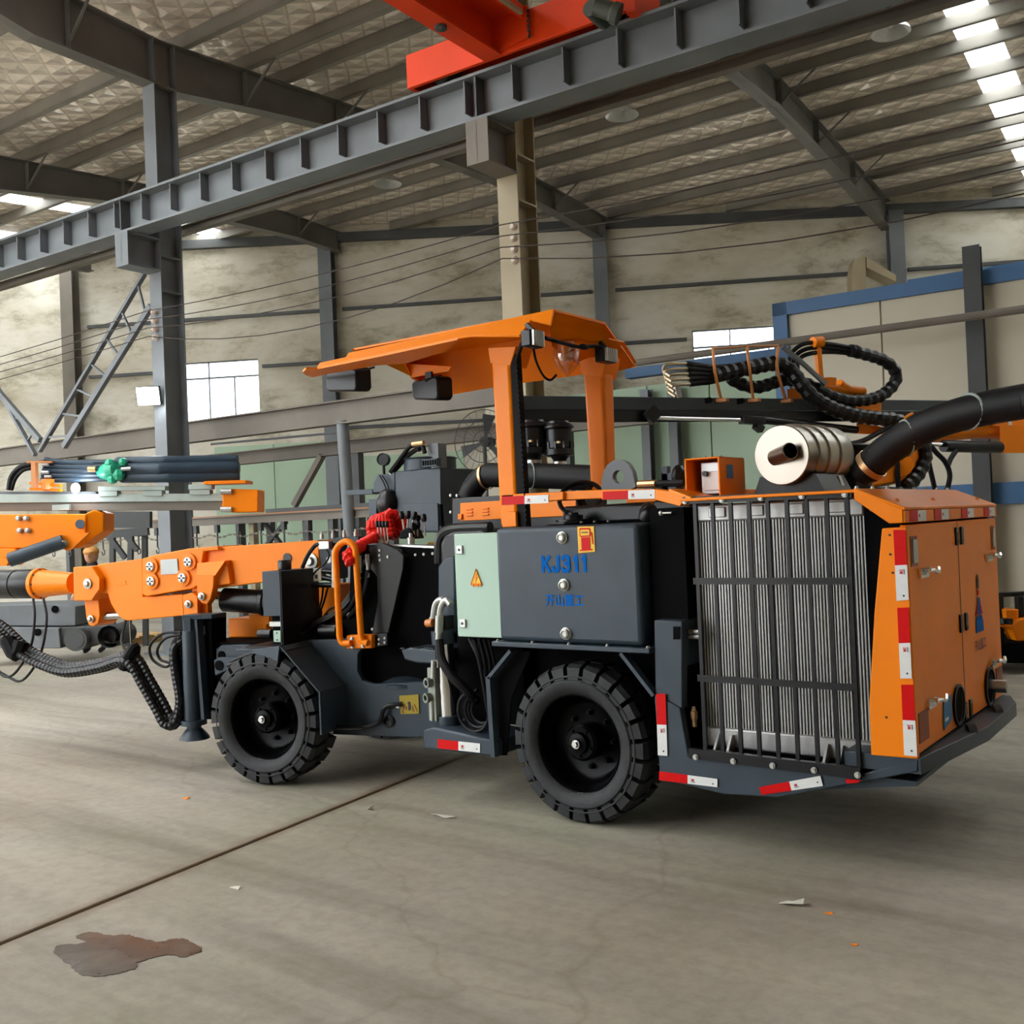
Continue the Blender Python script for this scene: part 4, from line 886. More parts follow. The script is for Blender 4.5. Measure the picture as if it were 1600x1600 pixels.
M().add(vsr, fsr).build('lifting_lug', GREYST, rig)
# steering wheel
sw = Vector((-3.232,4.950,1.746)); sd_ = Vector((.25, -.62, .62)).normalized(); _, a1, a2 = basis(sd_)
s1_ = M().tube([sw+(a1*math.cos(t)+a2*math.sin(t))*.125 for t in [2*math.pi*i/24 for i in range(24)]], .014, 8, 1, True)
for k in range(3): t = 2*math.pi*k/3; s1_.bar(sw, sw+(a1*math.cos(t)+a2*math.sin(t))*.12, .022, .012, sd_)
s1_.cyl(sw-sd_*.2, sw+sd_*.02, .03).build('steering_wheel', BLACKP, rig)
# muffler on the deck
mc = Vector((-1.977,4.860,1.897)); my = Vector((.10, 1, .02)).normalized()
mf = M().lathe(mc, my, [(.02, -.004), (.145, -.004), (.150, .002), (.150, .10), (.158, .105), (.158, .125), (.150, .13), (.150, .21), (.158, .215), (.158, .235), (.150, .24), (.150, .34), (.158, .345), (.158, .365), (.150, .37), (.150, .50), (.145, .51)], 48).build('muffler', INOX, rig)
pc = mc-my*.004+Vector((-.04, .02, -.01))
M().lathe(pc, Vector((.95, -.75, .18)), [(.042, 0), (.042, .15), (.037, .152), (.037, .02)], 24, False).build('tail_pipe', INOX, mf); M().lathe(pc, Vector((.95, -.75, .18)), [(.036, .05), (.036, .055)], 20).build('pipe_bore', DEEP, mf)
for t in (.18, .36):
    for sg_ in (-1, 1): M().bar(mc+my*t+Vector((.12*sg_, 0, -.115)), mc+my*t+Vector((.16*sg_, 0, -.24)), .04, .01).build('muffler_strap', STEEL, mf)
M().prism([mc+Vector((-.20, .05, -.25)), mc+Vector((.22, .05, -.25)), mc+Vector((.15, .05, -.10)), mc+Vector((-.14, .05, -.10))], (0, .40, 0)).build('muffler_cradle', BLACKP, mf)
M().lathe((-1.861,5.550,1.722), (0, 0, 1), [(.10, 0), (.10, .20), (.11, .21), (.11, .235), (.09, .245)], 24).build('air_cleaner', BLACKP, rig)
# orange instrument box
ib0, ib1 = (-2.441,4.720,1.740), (-2.246,4.720,1.724)
ibz = (-2.433,4.720,1.907)[2]; bx0, bx1, bz = ib0[0], ib1[0], ib0[2]
q = M().box(bx0, bx1, 4.72, 5.02, ibz-.008, ibz).box(bx0, bx0+.01, 4.72, 5.02, bz-.02, ibz).box(bx1-.01, bx1, 4.72, 5.02, bz-.03, ibz).box(bx0, bx1, 5.01, 5.02, bz-.02, ibz)
ibx = q.build('instrument_box', ORANGE, rig, .003)
M().box(bx0+.05, bx1-.02, 4.80, 4.9, bz-.02, ibz-.02).build('control_unit', ALU, ibx, .006); M().box(bx0+.07, bx1-.04, 4.79, 4.80, bz+.0, ibz-.07).build('switch_plate', WHITE, ibx, .003); M().cyl((bx0+.085, 4.79, ibz-.08), (bx0+.085, 4.77, ibz-.08), .014).build('switch', DARKT, ibx)
M().box(bx1-.001, bx1+.003, 4.80, 4.87, ibz-.11, ibz-.04).build('blue_label', bpy.data.materials['blue_label'], ibx)
bolts([(bx0+.09, 4.78, ibz), (bx1-.02, 4.78, ibz), (bx0+.02, 4.78, ibz)], (0, 0, 1), ibx, .006, .01)
M().tube([(-2.722,4.750,1.793), (-2.607,4.750,1.790), (-2.465,4.750,1.785)], .018, 8, 1).build('hydraulic_hose', HOSE, rig); M().cyl((-2.730,4.750,1.793), (-2.626,4.750,1.791), .022, n=10).build('hose_fitting', BRASS, rig)
M().box((-2.728,5.000,1.890)[0], (-2.692,5.000,1.888)[0], 5.0, 5.04, 1.72, (-2.728,5.000,1.894)[2]).box((-2.728,5.000,1.890)[0], (-2.641,5.000,1.884)[0], 5.0, 5.04, 1.72, (-2.702,5.000,1.853)[2]).build('bracket', SLATE, rig)
M().ball((-2.620,5.000,1.834), .05, 12, .8, 1, 1.3).build('vent_cap', BLACKP, rig)
# big ribbed air duct rising to the right
M().tube([(-1.662,5.150,1.806), (-1.545,5.120,1.892), (-1.356,5.050,1.981), (-1.143,5.000,2.033), (-0.893,4.950,2.055), (-0.638,4.900,2.065), (.25, 5.0, 2.30), (.9, 5.2, 2.05), (1.5, 5.5, 1.3), (1.75, 5.7, .5), (1.85, 5.8, .09), (2.4, 5.9, .085)], .078, 20, 8, False, .012, .02).build('air_duct', HOSE, rig)
M().lathe((-1.626,5.140,1.832), Vector((-1.545,5.120,1.892))-Vector((-1.662,5.150,1.806)), [(.081, -.02), (.084, -.02), (.084, .012), (.081, .012)], 24, False).build('duct_clamp', BRASS, rig)
M().cyl((-1.689,5.160,1.785), (-1.626,5.140,1.832), .07, n=20).build('duct_neck', BLACKP, rig)
def stripe(c, ax, r, nm='duct_stripe'):
    ax, x, y = basis(ax); pts = [Vector(c)+ax*(.10*math.cos(t)*1.0)+(x*math.cos(t)+y*math.sin(t))*r for t in [2*math.pi*i/24 for i in range(24)]]
    M().tube(pts, .006, 4, 1, True).build(nm, mat('pale_duct_stripe', (.35, .42, .40), .5) if 'pale_duct_stripe' not in bpy.data.materials else bpy.data.materials['pale_duct_stripe'], rig)
stripe((-1.443,5.090,1.945), Vector((-1.356,5.050,1.981))-Vector((-1.545,5.120,1.892)), .080); stripe((-1.137,5.000,2.035), Vector((-1.060,5.000,2.048))-Vector((-1.234,5.030,2.014)), .080)
# ---- canopy
cn_n = [(-4.822,4.420,2.640), (-4.812,4.440,2.674), (-4.607,4.470,2.686), (-4.644,4.530,2.724), (-3.095,4.560,2.756), (-3.079,4.500,2.662), (-3.208,4.500,2.706), (-3.231,4.420,2.613), (-3.570,4.420,2.662), (-3.663,4.420,2.664)]
cnp = M().plate(cn_n, .012).build('canopy', ORANGE, rig, .003)
ztp = (-3.095,4.560,2.756)[2]
# roof sheet, far side sheet, nose strip
M().prism([(-4.62, 4.55, ztp-.012), (-3.09, 4.56, ztp-.012), (-3.09, 5.08, ztp-.012), (-4.62, 5.08, ztp-.012)], (0, 0, .012)).build('canopy_roof', ORANGE, cnp)
M().plate([(-3.10, 5.08, ztp), (-3.10, 5.42, 2.535), (-3.964,5.146,2.490), (-4.355,5.146,2.480), (-4.62, 5.08, ztp)], .012).build('canopy_far_side', ORANGE, cnp)
M().plate([(-3.100,4.567,2.757), (-3.100,5.082,2.757), (-3.100,5.118,2.669), (-3.100,5.292,2.671), (-3.100,5.427,2.566), (-3.120,5.389,2.530), (-3.300,5.348,2.509), (-3.350,5.198,2.548), (-3.350,4.893,2.636), (-3.140,4.570,2.681)], .012).build('canopy_rear_sheet', ORANGE, cnp)
M().plate([(-4.62, 4.54, ztp-.01), (-4.62, 5.08, ztp-.01), (-4.355,5.146,2.480), (-4.423,4.860,2.576), (-4.424,4.800,2.661)], .012).build('canopy_front_sheet', ORANGE, cnp)
nz = (-4.822,4.420,2.636)[2]
M().prism([(-4.865,4.362,2.600), (-4.797,4.281,2.600), (-4.692,4.213,2.600), (-4.650,4.267,2.600), (-4.060,4.237,2.600), (-3.465,4.181,2.600), (-3.715,4.394,2.600), (-4.166,4.532,2.600), (-4.321,4.451,2.600), (-4.766,4.448,2.600), (-4.919,4.468,2.600)], (0, 0, .012)).build('canopy_nose', ORANGE, cnp)
M().plate([(-4.479,4.860,2.674), (-4.083,4.860,2.603), (-4.105,4.860,2.578), (-4.423,4.860,2.576)], .012).build('lamp_bracket', ORANGE, cnp)
# posts
def post(bx, by, tx, ty, zb, zt, w0, w1):
    q = M(); q.loft([(bx-w0, by-w0, zb), (bx+w0, by-w0, zb), (bx+w0, by+w0, zb), (bx-w0, by+w0, zb)], [(tx-w1, ty-w1, zt), (tx+w1, ty-w1, zt), (tx+w1, ty+w1, zt), (tx-w1, ty+w1, zt)]); return q
pq = M().prism([(-3.576,4.600,2.575), (-3.439,4.600,2.557), (-3.430,4.600,1.595), (-3.557,4.600,1.599)], (0, .11, 0))
pq.build('canopy_post', ORANGE, rig, .022, 3)
M().prism([(-3.584,4.590,2.622), (-3.384,4.590,2.602), (-3.438,4.600,2.499), (-3.578,4.600,2.531)], (0, .16, 0)).build('post_gusset', ORANGE, rig, .004)
pa, pb_ = (-3.448,4.605,2.558), (-3.438,4.605,1.595)
M().prism([(-3.438,4.605,2.568), (-3.398,4.605,2.563), (-3.376,4.605,1.593), (-3.429,4.605,1.595)], (0, .05, 0)).build('cable_channel', MATTE, rig)
ct = M()
for k in range(34): p = lerp((-3.395,4.600,2.551), (-3.372,4.600,1.604), k/34); ct.box(p[0]-.004, p[0]+.006, 4.60, 4.64, p[2]-.008, p[2]+.008)
ct.build('channel_teeth', MATTE, rig)['kind'] = 'stuff'
M().prism([(-3.312,5.150,2.592), (-3.164,5.150,2.572), (-3.177,5.150,1.788), (-3.293,5.150,1.794)], (0, .12, 0)).build('canopy_post', ORANGE, rig, .022, 3)
M().prism([(-3.326,5.130,2.584), (-3.126,5.130,2.572), (-3.175,5.150,2.452), (-3.317,5.150,2.489)], (0, .16, 0)).build('post_gusset', ORANGE, rig, .004)
M().box((-3.221,5.140,2.377)[0], (-3.177,5.140,2.373)[0], 5.13, 5.15, 1.75, (-3.221,5.140,2.377)[2]).build('post_flat', ORANGE, rig)
M().box((-3.526,4.585,1.718)[0], (-3.426,4.585,1.714)[0], 4.58, 4.60, 1.595, (-3.527,4.585,1.682)[2]).build('post_foot', ORANGE, rig, .004)
# rear work lamps with grid faces, cables, bagged beacon
for a, b in (((-3.060,4.312,2.618), (-3.060,4.410,2.529)), ((-3.060,5.027,2.608), (-3.060,5.147,2.524))):
    l = M().box(-3.14, -3.075, a[1]-.01, b[1]+.01, b[2], a[2]).build('work_lamp', BLACKP, rig, .008)
    M().box(-3.076, -3.062, a[1], b[1], b[2]+.005, a[2]-.005).build('lamp_glass', mat('lamp_grid', (.42, .41, .38), .3, .5) if 'lamp_grid' not in bpy.data.materials else bpy.data.materials['lamp_grid'], l)
    for k in range(1, 6): M().box(-3.063, -3.058, a[1]+(b[1]-a[1])*k/6-.002, a[1]+(b[1]-a[1])*k/6+.002, b[2]+.006, a[2]-.006).build('lamp_rib', ALU, l)
    M().bar((-3.10, (a[1]+b[1])/2, a[2]), (-3.14, (a[1]+b[1])/2, a[2]+.04), .02, .02).build('lamp_bracket', BLACKP, l)
M().tube([(-3.300,4.483,2.511), (-3.200,4.411,2.593), (-3.130,4.382,2.634), (-3.130,4.432,2.613)], .012, 7).tube([(-3.080,4.442,2.587), (-3.100,4.640,2.586), (-3.120,4.830,2.590), (-3.100,4.988,2.609), (-3.080,5.072,2.593)], .011, 7).tube([(-3.120,4.384,2.535), (-3.200,4.521,2.485), (-3.250,4.653,2.427), (-3.250,4.720,2.408), (-3.250,4.780,2.442)], .007, 6).build('lamp_cable', MATTE, rig)
M().ball((-3.120,4.876,2.595), .022, 8, 1, 2.2, .8).build('cable_joint', MATTE, rig)
bg_c = (-3.220,4.852,2.533)
M().lathe((bg_c[0], bg_c[1], bg_c[2]+.10), (0, 0, -1), [(.05, 0), (.075, .04), (.08, .09), (.06, .14), (.02, .18), (.004, .20)], 14).build('plastic_bag', BAG, rig)
M().lathe((bg_c[0], bg_c[1], bg_c[2]+.10), (0, 0, -1), [(.045, 0), (.045, .03), (.04, .09), (.02, .105)], 14).build('beacon', mat('beacon_amber', (.75, .22, .02), .25, 0, .05, 5, .4), rig)
# front mirrors / lamps under the canopy
for a, b, yv in (((-4.855,4.520,2.626), (-4.579,4.520,2.484), 4.52), ((-4.375,4.800,2.541), (-4.152,4.800,2.403), 4.80)):
    l = M().prism([(a[0], yv, a[2]-.01), (a[0]+.02, yv, a[2]), (b[0]-.02, yv, a[2]+.01), (b[0], yv, a[2]-.01), (b[0], yv, b[2]+.02), (b[0]-.02, yv, b[2]-.005), (a[0]+.02, yv, b[2]+.02), (a[0], yv, b[2]+.04)], (.05, .09, 0)).build('head_lamp', BLACKP, rig, .015, 3)
    M().bar(((a[0]+b[0])/2, yv+.05, a[2]-.01), ((a[0]+b[0])/2, yv+.05, a[2]+.05), .05, .02, (0, 1, 0)).build('lamp_bracket', BLACKP, l)
M().tube([(-4.118,4.800,2.546), (-4.197,4.800,2.543), (-4.251,4.800,2.526)], .006, 6).tube([(-4.397,4.500,2.603), (-4.480,4.500,2.598), (-4.580,4.500,2.610)], .006, 6).build('lamp_wire', MATTE, rig)
# ---- rear jack, hoses, step pod between the wheels
pod = [(-4.152,4.540,0.409), (-4.074,4.540,0.431), (-3.596,4.540,0.392), (-3.600,4.540,0.302), (-4.158,4.540,0.294)]
pd = M().prism(pod, (0, .36, 0)).build('step_pod', SLATE, rig, .012)
reflector((-4.034,4.536,0.364), (-3.714,4.536,0.368), (-3.717,4.536,0.316), (-4.037,4.536,0.311), pd)
jk = M().cyl((-4.084,4.680,0.930), (-4.063,4.680,0.449), .058, n=24).build('jack_cylinder', CHROME, rig)
M().cyl((-4.062,4.680,0.480), (-4.062,4.680,0.384), .075, n=20).box((-4.138,4.680,0.385)[0], (-3.996,4.680,0.397)[0], 4.58, 4.78, (-4.078,4.680,0.375)[2], (-4.077,4.680,0.394)[2]).build('jack_base', SLATE, rig, .004)
M().cyl((-4.091,4.680,0.987), (-4.085,4.680,0.906), .07, n=20).build('jack_head', SLATE, rig)
M().box(-4.12, -3.62, 4.85, 4.90, .42, 1.05).build('hose_backplate', DEEP, rig)
for pts in ((((-4.106,4.620,1.066)), ((-4.081,4.620,1.151)), ((-4.034,4.620,1.178)), ((-4.000,4.620,1.148))), (((-4.045,4.600,1.016)), ((-4.024,4.600,1.131)), ((-3.982,4.600,1.177)), ((-3.948,4.600,1.151)))): M().tube(pts, .02, 10, 5).build('hose_elbow', ZINC, rig)
for a, b, r in (((-4.111,4.620,1.070), (-4.118,4.620,1.024), .022), ((-4.037,4.600,1.085), (-4.047,4.600,0.986), .026), ((-4.047,4.600,0.986), (-4.055,4.600,0.932), .02), ((-4.097,4.600,0.816), (-4.107,4.600,0.708), .018), ((-4.125,4.600,0.573), (-4.126,4.600,0.454), .014)): M().cyl(a, b, r, n=12).build('hose_fitting', ZINC, rig)
M().cyl((-4.141,4.600,1.037), (-4.090,4.600,1.042), .024, n=12).build('valve_knob', mat('orange_brown_cap', (.60, .20, .04), .4), rig)
M().box((-4.089,4.640,1.049)[0], (-4.008,4.640,1.051)[0], 4.62, 4.70, (-4.061,4.640,0.996)[2], (-4.056,4.640,1.081)[2]).build('valve_block', BLACKP, rig, .005)
M().lathe((-4.134,4.600,0.683), (-.3, -1, 0), [(.03, -.03), (.03, .03), (.018, .03), (.018, .0)], 14).lathe((-4.144,4.600,0.591), (-.3, -1, 0), [(.03, -.03), (.03, .03), (.018, .03), (.018, 0)], 14).box((-4.153,4.600,0.629)[0], (-4.096,4.600,0.632)[0], 4.6, 4.66, (-4.131,4.600,0.454)[2], (-4.114,4.600,0.769)[2]).build('manifold', mat('grey_green_valve', (.25, .28, .24), .4, .4), rig)
M().tube([(-4.049,4.600,0.940), (-4.018,4.580,0.830), (-3.948,4.580,0.739), (-3.873,4.620,0.651), (-3.860,4.700,0.571)], .028, 10).build('jack_hose', HOSE, rig)
for k, (r_, cx_, cy_) in enumerate(((34, 738, 1118), (28, 742, 1116), (22, 746, 1118), (38, 737, 1115))):
    pts = [(-3.795,4.620,0.946), (-3.759,4.620,0.799), (-3.711,4.620,0.635)]
    s_ = r_*.0034; c_ = Vector((-3.822,4.620,0.527))+Vector((.01*k, .015*k, .0))
    M().tube([Vector(pts[0])+Vector((.02*k, .02*k, 0)), Vector(pts[1])+Vector((.02*k, .02*k, 0))]+[c_+Vector((math.cos(t)*s_, .01*k, math.sin(t)*s_)) for t in (.5, -.2, -.9, -1.6, -2.3, -3.0, -3.7, -4.3)], .011, 7, 5).build('looped_hose', HOSE, rig)
for k in range(3): M().tube([(-3.842,4.660,0.948) if k == 0 else ((-3.899,4.700,0.941) if k == 1 else (-3.777,4.640,0.952)), (-3.782,4.660,0.793), (-3.751,4.680,0.605), (-3.785,4.720,0.370)], .010, 6).build('hydraulic_hose', HOSE, rig)
# step under the seat: rounded slate tread
tr = [(-4.479,4.720,0.851), (-4.402,4.720,0.866), (-4.138,4.720,0.861), (-4.142,4.720,0.775), (-4.353,4.720,0.772), (-4.450,4.720,0.788)]
M().prism(tr, (0, .35, 0)).build('foot_step', SLATE, rig, .01)
q = M()
for k in range(6): p = lerp((-4.465,4.740,0.857), (-4.165,4.740,0.869), k/5); q.box(p[0]-.02, p[0]+.02, 4.72+.03*(k % 2), 4.76+.03*(k % 2), p[2]-.003, p[2]+.006)
q.build('step_grip', BLACKP, rig)
# ---- front frame of the rig
BF = -NEAR_F      # towards the far side
M().loft([F(.105, 0, .897), F(.105, 0, .885), F(.372, 0, .612), F(.385, 0, .618)], [F(.105, .30, .897), F(.105, .30, .885), F(.372, .30, .612), F(.385, .30, .618)]).box(.378, .392, 0, .30, .345, .618, F).build('front_fender', SLATE, rig, .003)
M().prism([F(.10, 0, .90), F(-.12, .02, .87), F(-.14, .02, .85), F(.08, 0, .80)], BF*.02).box(-.26, .14, .02, .34, .86, .875, F).build('fender_bracket', SLATE, rig, .003)
fh = [(-5.415,4.542,0.857), (-5.205,4.594,0.901), (-4.719,4.715,0.912), (-4.722,4.715,0.863), (-4.796,4.696,0.854), (-4.831,4.687,0.812), (-4.840,4.685,0.704), (-4.806,4.694,0.638), (-4.741,4.710,0.619), (-4.247,4.833,0.651), (-4.218,4.840,0.309), (-4.483,4.774,0.289), (-5.120,4.615,0.282), (-5.137,4.611,0.555)]
M().prism(fh, BF*.05).build('front_side_plate', SLATE, rig, .004)
M().box(-.9, 1.2, .45, 1.25, .40, .86, F).box(.45, 1.0, .42, .5, .6, .95, F).build('front_chassis', DEEP, rig)
M().box(.10, 1.0, .36, 1.3, .30, .36, F).build('front_belly', DEEP, rig)
M().cyl(F(-.06, .2, .425), F(-.06, 1.5, .425), .11).build('front_axle', DEEP, rig)
M().cyl(F(1.15, .85, .3), F(1.15, .85, 1.0), .16).build('articulation_pin', DEEP, rig)
sg = [(-4.540,4.755,0.552), (-4.405,4.788,0.563), (-4.406,4.788,0.442), (-4.536,4.756,0.434)]
si = M().plate(sg, .003).build('warning_sign', YELD, rig)
sgc = [Vector(p)+NEAR_F*.003 for p in sg]
def sgp(u, v): return (sgc[0]*(1-u)+sgc[1]*u)*(1-v)+(sgc[3]*(1-u)+sgc[2]*u)*v
M().plate([sgp(u, v) for u, v in ((.44, .50), (.50, .46), (.56, .50), (.58, .66), (.55, .82), (.51, .70), (.49, .82), (.46, .82), (.44, .62))], .002).build('walking_figure', DARKT, si)
M().lathe(sgp(.50, .42), NEAR_F, [(.010, 0), (.010, .001)], 10).build('walking_figure', DARKT, si)
for a, b in (((.1, .88), (.28, .46)), ((.92, .88), (.76, .5)), ((.24, .70), (.34, .60)), ((.34, .60), (.34, .80)), ((.66, .60), (.66, .82)), ((.66, .84), (.76, .84)), ((.12, .92), (.2, .9))):
    M().bar(sgp(*a), sgp(*b), .006, .002, NEAR_F).build('sign_mark', bpy.data.materials['recess_red_brown'], si)
# pedal and boss
M().tube([(-4.813,4.651,0.344), (-4.720,4.674,0.360), (-4.654,4.690,0.395), (-4.629,4.697,0.461), (-4.599,4.714,0.489), (-4.520,4.755,0.500)], .016, 8).build('pedal_arm', BLACKP, rig)
M().prism([(-4.934,4.476,0.361), (-4.932,4.497,0.374), (-4.953,4.616,0.363), (-4.794,4.656,0.365), (-4.692,4.578,0.363)], (0, 0, -.012)).build('pedal_tread', BLACKP, rig, .004)
M().bolt((-4.906,4.504,0.338), NEAR_F, .012, .015).build('bolt', ZINC, rig); M().bolt((-4.547,4.748,0.491), NEAR_F, .014, .016).build('bolt', ZINC, rig)
M().lathe((-4.623,4.739,0.385), NEAR_F, [(.04, 0), (.04, .012), (.028, .014), (.028, .006)], 20).build('boss', BLACKP, rig)
M().lathe((-4.595,4.901,0.596), (0, 0, 1), [(.17, 0), (.17, .02), (.10, .05), (.03, .06), (.03, .10)], 24).build('pivot_cap', SLATE, rig)
# hydraulic valve box ahead of the operator
hb0, hb1 = (-5.365,4.369,1.370), (-5.228,4.403,1.367)
zt_ = hb0[2]; zb2 = (-5.249,4.398,0.888)[2]; zm = (-5.241,4.400,1.076)[2]
a0 = (Vector(hb0)-Vector(F(0, 0, 0))).dot(Vector(F(1, 0, 0))-Vector(F(0, 0, 0))); a1_ = (Vector(hb1)-Vector(F(0, 0, 0))).dot(Vector(F(1, 0, 0))-Vector(F(0, 0, 0)))
vb = M().box(a0, a1_-.003, .12, .50, zm, zt_, F).box(a1_-.012, a1_, .12, .56, zb2, zt_, F).build('valve_box', SLATE, rig, .004)
M().box(a1_+.001, a1_+.005, .125, .555, zb2+.005, zt_-.005, F).build('valve_box_rear_cover', BLACKP, vb)
M().box(a0+.01, a1_-.02, .2, .5, zb2, zm, F).build('valve_block', DEEP, vb)
M().box(a1_-.062, a1_-.006, .112, .124, zb2+.02, zb2+.095, F).build('bracket', CABG, vb, .003)
for dz in (.035, .08): M().cyl(F(a1_-.034, .111, zb2+dz), F(a1_-.034, .113, zb2+dz), .006, n=8).build('hole', DARKT, vb)
M().box(a0+.03, a1_-.01, .14, .2, zb2+.12, zb2+.15, F).build('valve_arm', ZINC, vb)
M().lathe((-5.357,4.556,1.376), (0, 0, 1), [(.035, -.01), (.045, 0), (.045, .05), (.038, .06), (.03, .06)], 16).build('reservoir_cap', BLACKP, vb)
M().cyl((-5.578,4.501,0.942), (-5.477,4.526,0.942), .03, n=14).build('solenoid', BLACKP, vb)
M().box(a0-.1, a1_, .05, .56, zb2-.012, zb2, F).build('valve_box_shelf', BLACKP, rig)
# front brackets with holes
M().prism([(-6.057,4.505,0.819), (-6.013,4.516,0.846), (-5.788,4.572,0.852), (-5.748,4.583,0.813), (-5.754,4.581,0.679), (-6.064,4.504,0.674)], BF*.03).build('tow_bracket', SLATE, rig, .004)
M().prism([(-6.020,4.453,0.746), (-5.976,4.464,0.769), (-5.796,4.509,0.767), (-5.851,4.495,0.704), (-6.014,4.454,0.639)], BF*.03).build('tow_bracket', SLATE, rig, .004)
for p, r_ in (((-6.011,4.512,0.775), .03), ((-5.973,4.459,0.712), .035)): M().lathe(p, NEAR_F, [(r_, -.004), (r_, .003)], 16).build('pin_hole', DEEP, rig)
M().tube([(-5.851,4.464,0.743), (-5.718,4.497,0.789), (-5.587,4.530,0.826)], .012, 7).tube([(-5.868,4.449,0.718), (-5.735,4.483,0.760), (-5.604,4.515,0.801)], .012, 7).build('front_hose', WRAP, rig)
# front jack
jx = ((-6.212,4.446,1.056), (-6.064,4.483,1.056), (-6.097,4.475,0.325), (-6.234,4.441,0.319))
M().prism(jx, BF*.16).build('front_jack_leg', DEEP, rig, .004)
M().prism([(-6.215,4.342,1.070), (-6.022,4.452,1.068), (-6.023,4.452,1.037), (-6.216,4.342,1.034)], BF*.16).build('jack_top_plate', SLATE, rig, .004)
M().cyl((-6.191,4.390,0.958), (-6.192,4.389,0.332), .055, .062, 24).cyl((-6.193,4.389,1.044), (-6.192,4.389,0.945), .05, n=6).build('jack_barrel', SLATE, rig)
M().prism([(-6.143,4.391,1.049), (-6.122,4.397,1.049), (-6.088,4.405,0.337), (-6.115,4.398,0.336)], BF*.07).build('jack_rib', SLATE, rig)
M().lathe((-6.186,4.391,0.332), (0, 0, -1), [(.09, 0), (.09, .035), (.05, .04), (.05, .06), (.06, .07), (.10, .12), (.105, .135), (.0, .135)], 24).build('jack_foot', SLATE, rig)
M().box(-.006, .006, -.004, .004, -.03, .03, lambda a, b, z: tuple(Vector((-6.132,4.464,0.952))+Vector(F(a, b, z))-Vector(F(0, 0, 0)))).build('slot', ALU, rig)  # pale sliver standing for light seen through the slot
# boom
BN = .52
def bpoly(pts, name, m=ORANGE, th=.22, bev=.006, parent=None): return M().prism(pts, BF*th).build(name, m, parent or rig, bev)
boom = bpoly([(-6.407,4.563,1.533), (-6.159,4.624,1.535), (-5.325,4.832,1.558), (-5.319,4.834,1.341), (-5.630,4.756,1.290), (-6.050,4.651,1.251), (-6.228,4.607,1.235), (-6.398,4.565,1.214)], 'boom_arm')
bpoly([(-6.796,4.424,1.470), (-6.706,4.447,1.492), (-6.364,4.532,1.534), (-6.117,4.593,1.544), (-6.107,4.596,1.512), (-6.241,4.563,1.507), (-6.297,4.549,1.263), (-6.354,4.534,1.240), (-6.773,4.430,1.189), (-6.808,4.421,1.208)], 'boom_sleeve', ORANGE, .30, .008, boom)
bpoly([(-7.259,4.340,1.437), (-6.830,4.447,1.470), (-6.837,4.445,1.183), (-6.474,4.536,1.202), (-6.469,4.537,1.042), (-6.989,4.407,1.006), (-7.043,4.393,1.020), (-7.085,4.383,1.054), (-7.142,4.369,1.137), (-7.170,4.362,1.215), (-7.269,4.337,1.217)], 'boom_gusset', ORANGE, .24, .006, boom)
bpoly([(-7.437,4.244,1.424), (-7.255,4.289,1.425), (-7.178,4.308,1.336), (-7.182,4.307,1.249), (-7.266,4.286,1.162), (-7.442,4.243,1.164)], 'boom_clevis', ORANGE, .34, .008, boom)
lk = bpoly([(-7.415,4.311,1.173), (-7.275,4.346,1.221), (-7.264,4.349,1.044), (-7.285,4.343,0.986), (-7.330,4.332,0.961), (-7.374,4.321,0.971), (-7.397,4.316,1.015)], 'boom_link', ORANGE, .2, .006, boom)
M().prism([(-6.280,4.532,1.425), (-6.035,4.593,1.438), (-6.086,4.539,1.336), (-6.241,4.501,1.339)], BF*.1).build('boom_wedge', ORANGE, boom)
bpoly([(-6.246,4.499,1.349), (-6.097,4.537,1.346), (-6.101,4.536,1.264), (-6.132,4.528,1.169), (-6.167,4.519,1.128), (-6.216,4.507,1.142), (-6.247,4.499,1.206)], 'boom_lug', ORANGE, .06, .006, boom)
bpoly([(-6.136,4.568,1.394), (-6.045,4.611,1.437), (-6.019,4.618,1.272), (-6.131,4.569,1.257)], 'boom_lug', ORANGE, .05, .004, boom)
bpoly([(-6.420,4.497,1.196), (-6.334,4.519,1.214), (-6.290,4.530,1.185), (-6.290,4.530,1.056), (-6.415,4.499,1.052)], 'boom_foot_lug', ORANGE, .05, .004, boom)
bpoly([(-6.349,4.577,1.162), (-6.264,4.598,1.180), (-6.264,4.598,1.059), (-6.349,4.577,1.050)], 'boom_foot_lug', ORANGE, .05, .004, boom)
def pin(p, parent, r=.03):
    M().lathe(p, NEAR_F, [(r*1.3, -.01), (r*1.3, .012), (r*.8, .015), (r*.7, .03), (r*.3, .033)], 16).build('pin', ZINC, parent)
pin((-7.292,4.280,1.294), boom, .03); pin((-7.340,4.325,1.021), lk, .022); pin((-6.198,4.506,1.188), boom, .022); pin((-6.361,4.507,1.131), boom, .022)
for p in ((-6.704,4.442,1.411), (-6.703,4.442,1.302), (-6.363,4.527,1.436), (-6.419,4.513,1.321)):
    M().lathe(p, NEAR_F, [(.062, -.03), (.062, .01), (.04, .012), (.04, .016), (.012, .018)], 20).build('boss', ORANGE, boom)
    st2 = M().lathe(Vector(p)+NEAR_F*.017, NEAR_F, [(.034, 0), (.034, .006), (.026, .008)], 16).build('clamp_stud', STEEL, boom)
    _, q1, q2 = basis(NEAR_F)
    for k in range(4): d_ = q1*math.cos(k*1.571)+q2*math.sin(k*1.571); M().bar(Vector(p)+NEAR_F*.026+d_*.008, Vector(p)+NEAR_F*.026+d_*.028, .012, .006, NEAR_F).build('stud_notch', DARKT, st2)
M().plate([(-6.620,4.463,1.457), (-6.470,4.500,1.462), (-6.463,4.502,1.354), (-6.619,4.463,1.348)], .006).build('name_plate', mat('blank_grey_plate', (.34, .36, .35), .4, .4), boom)
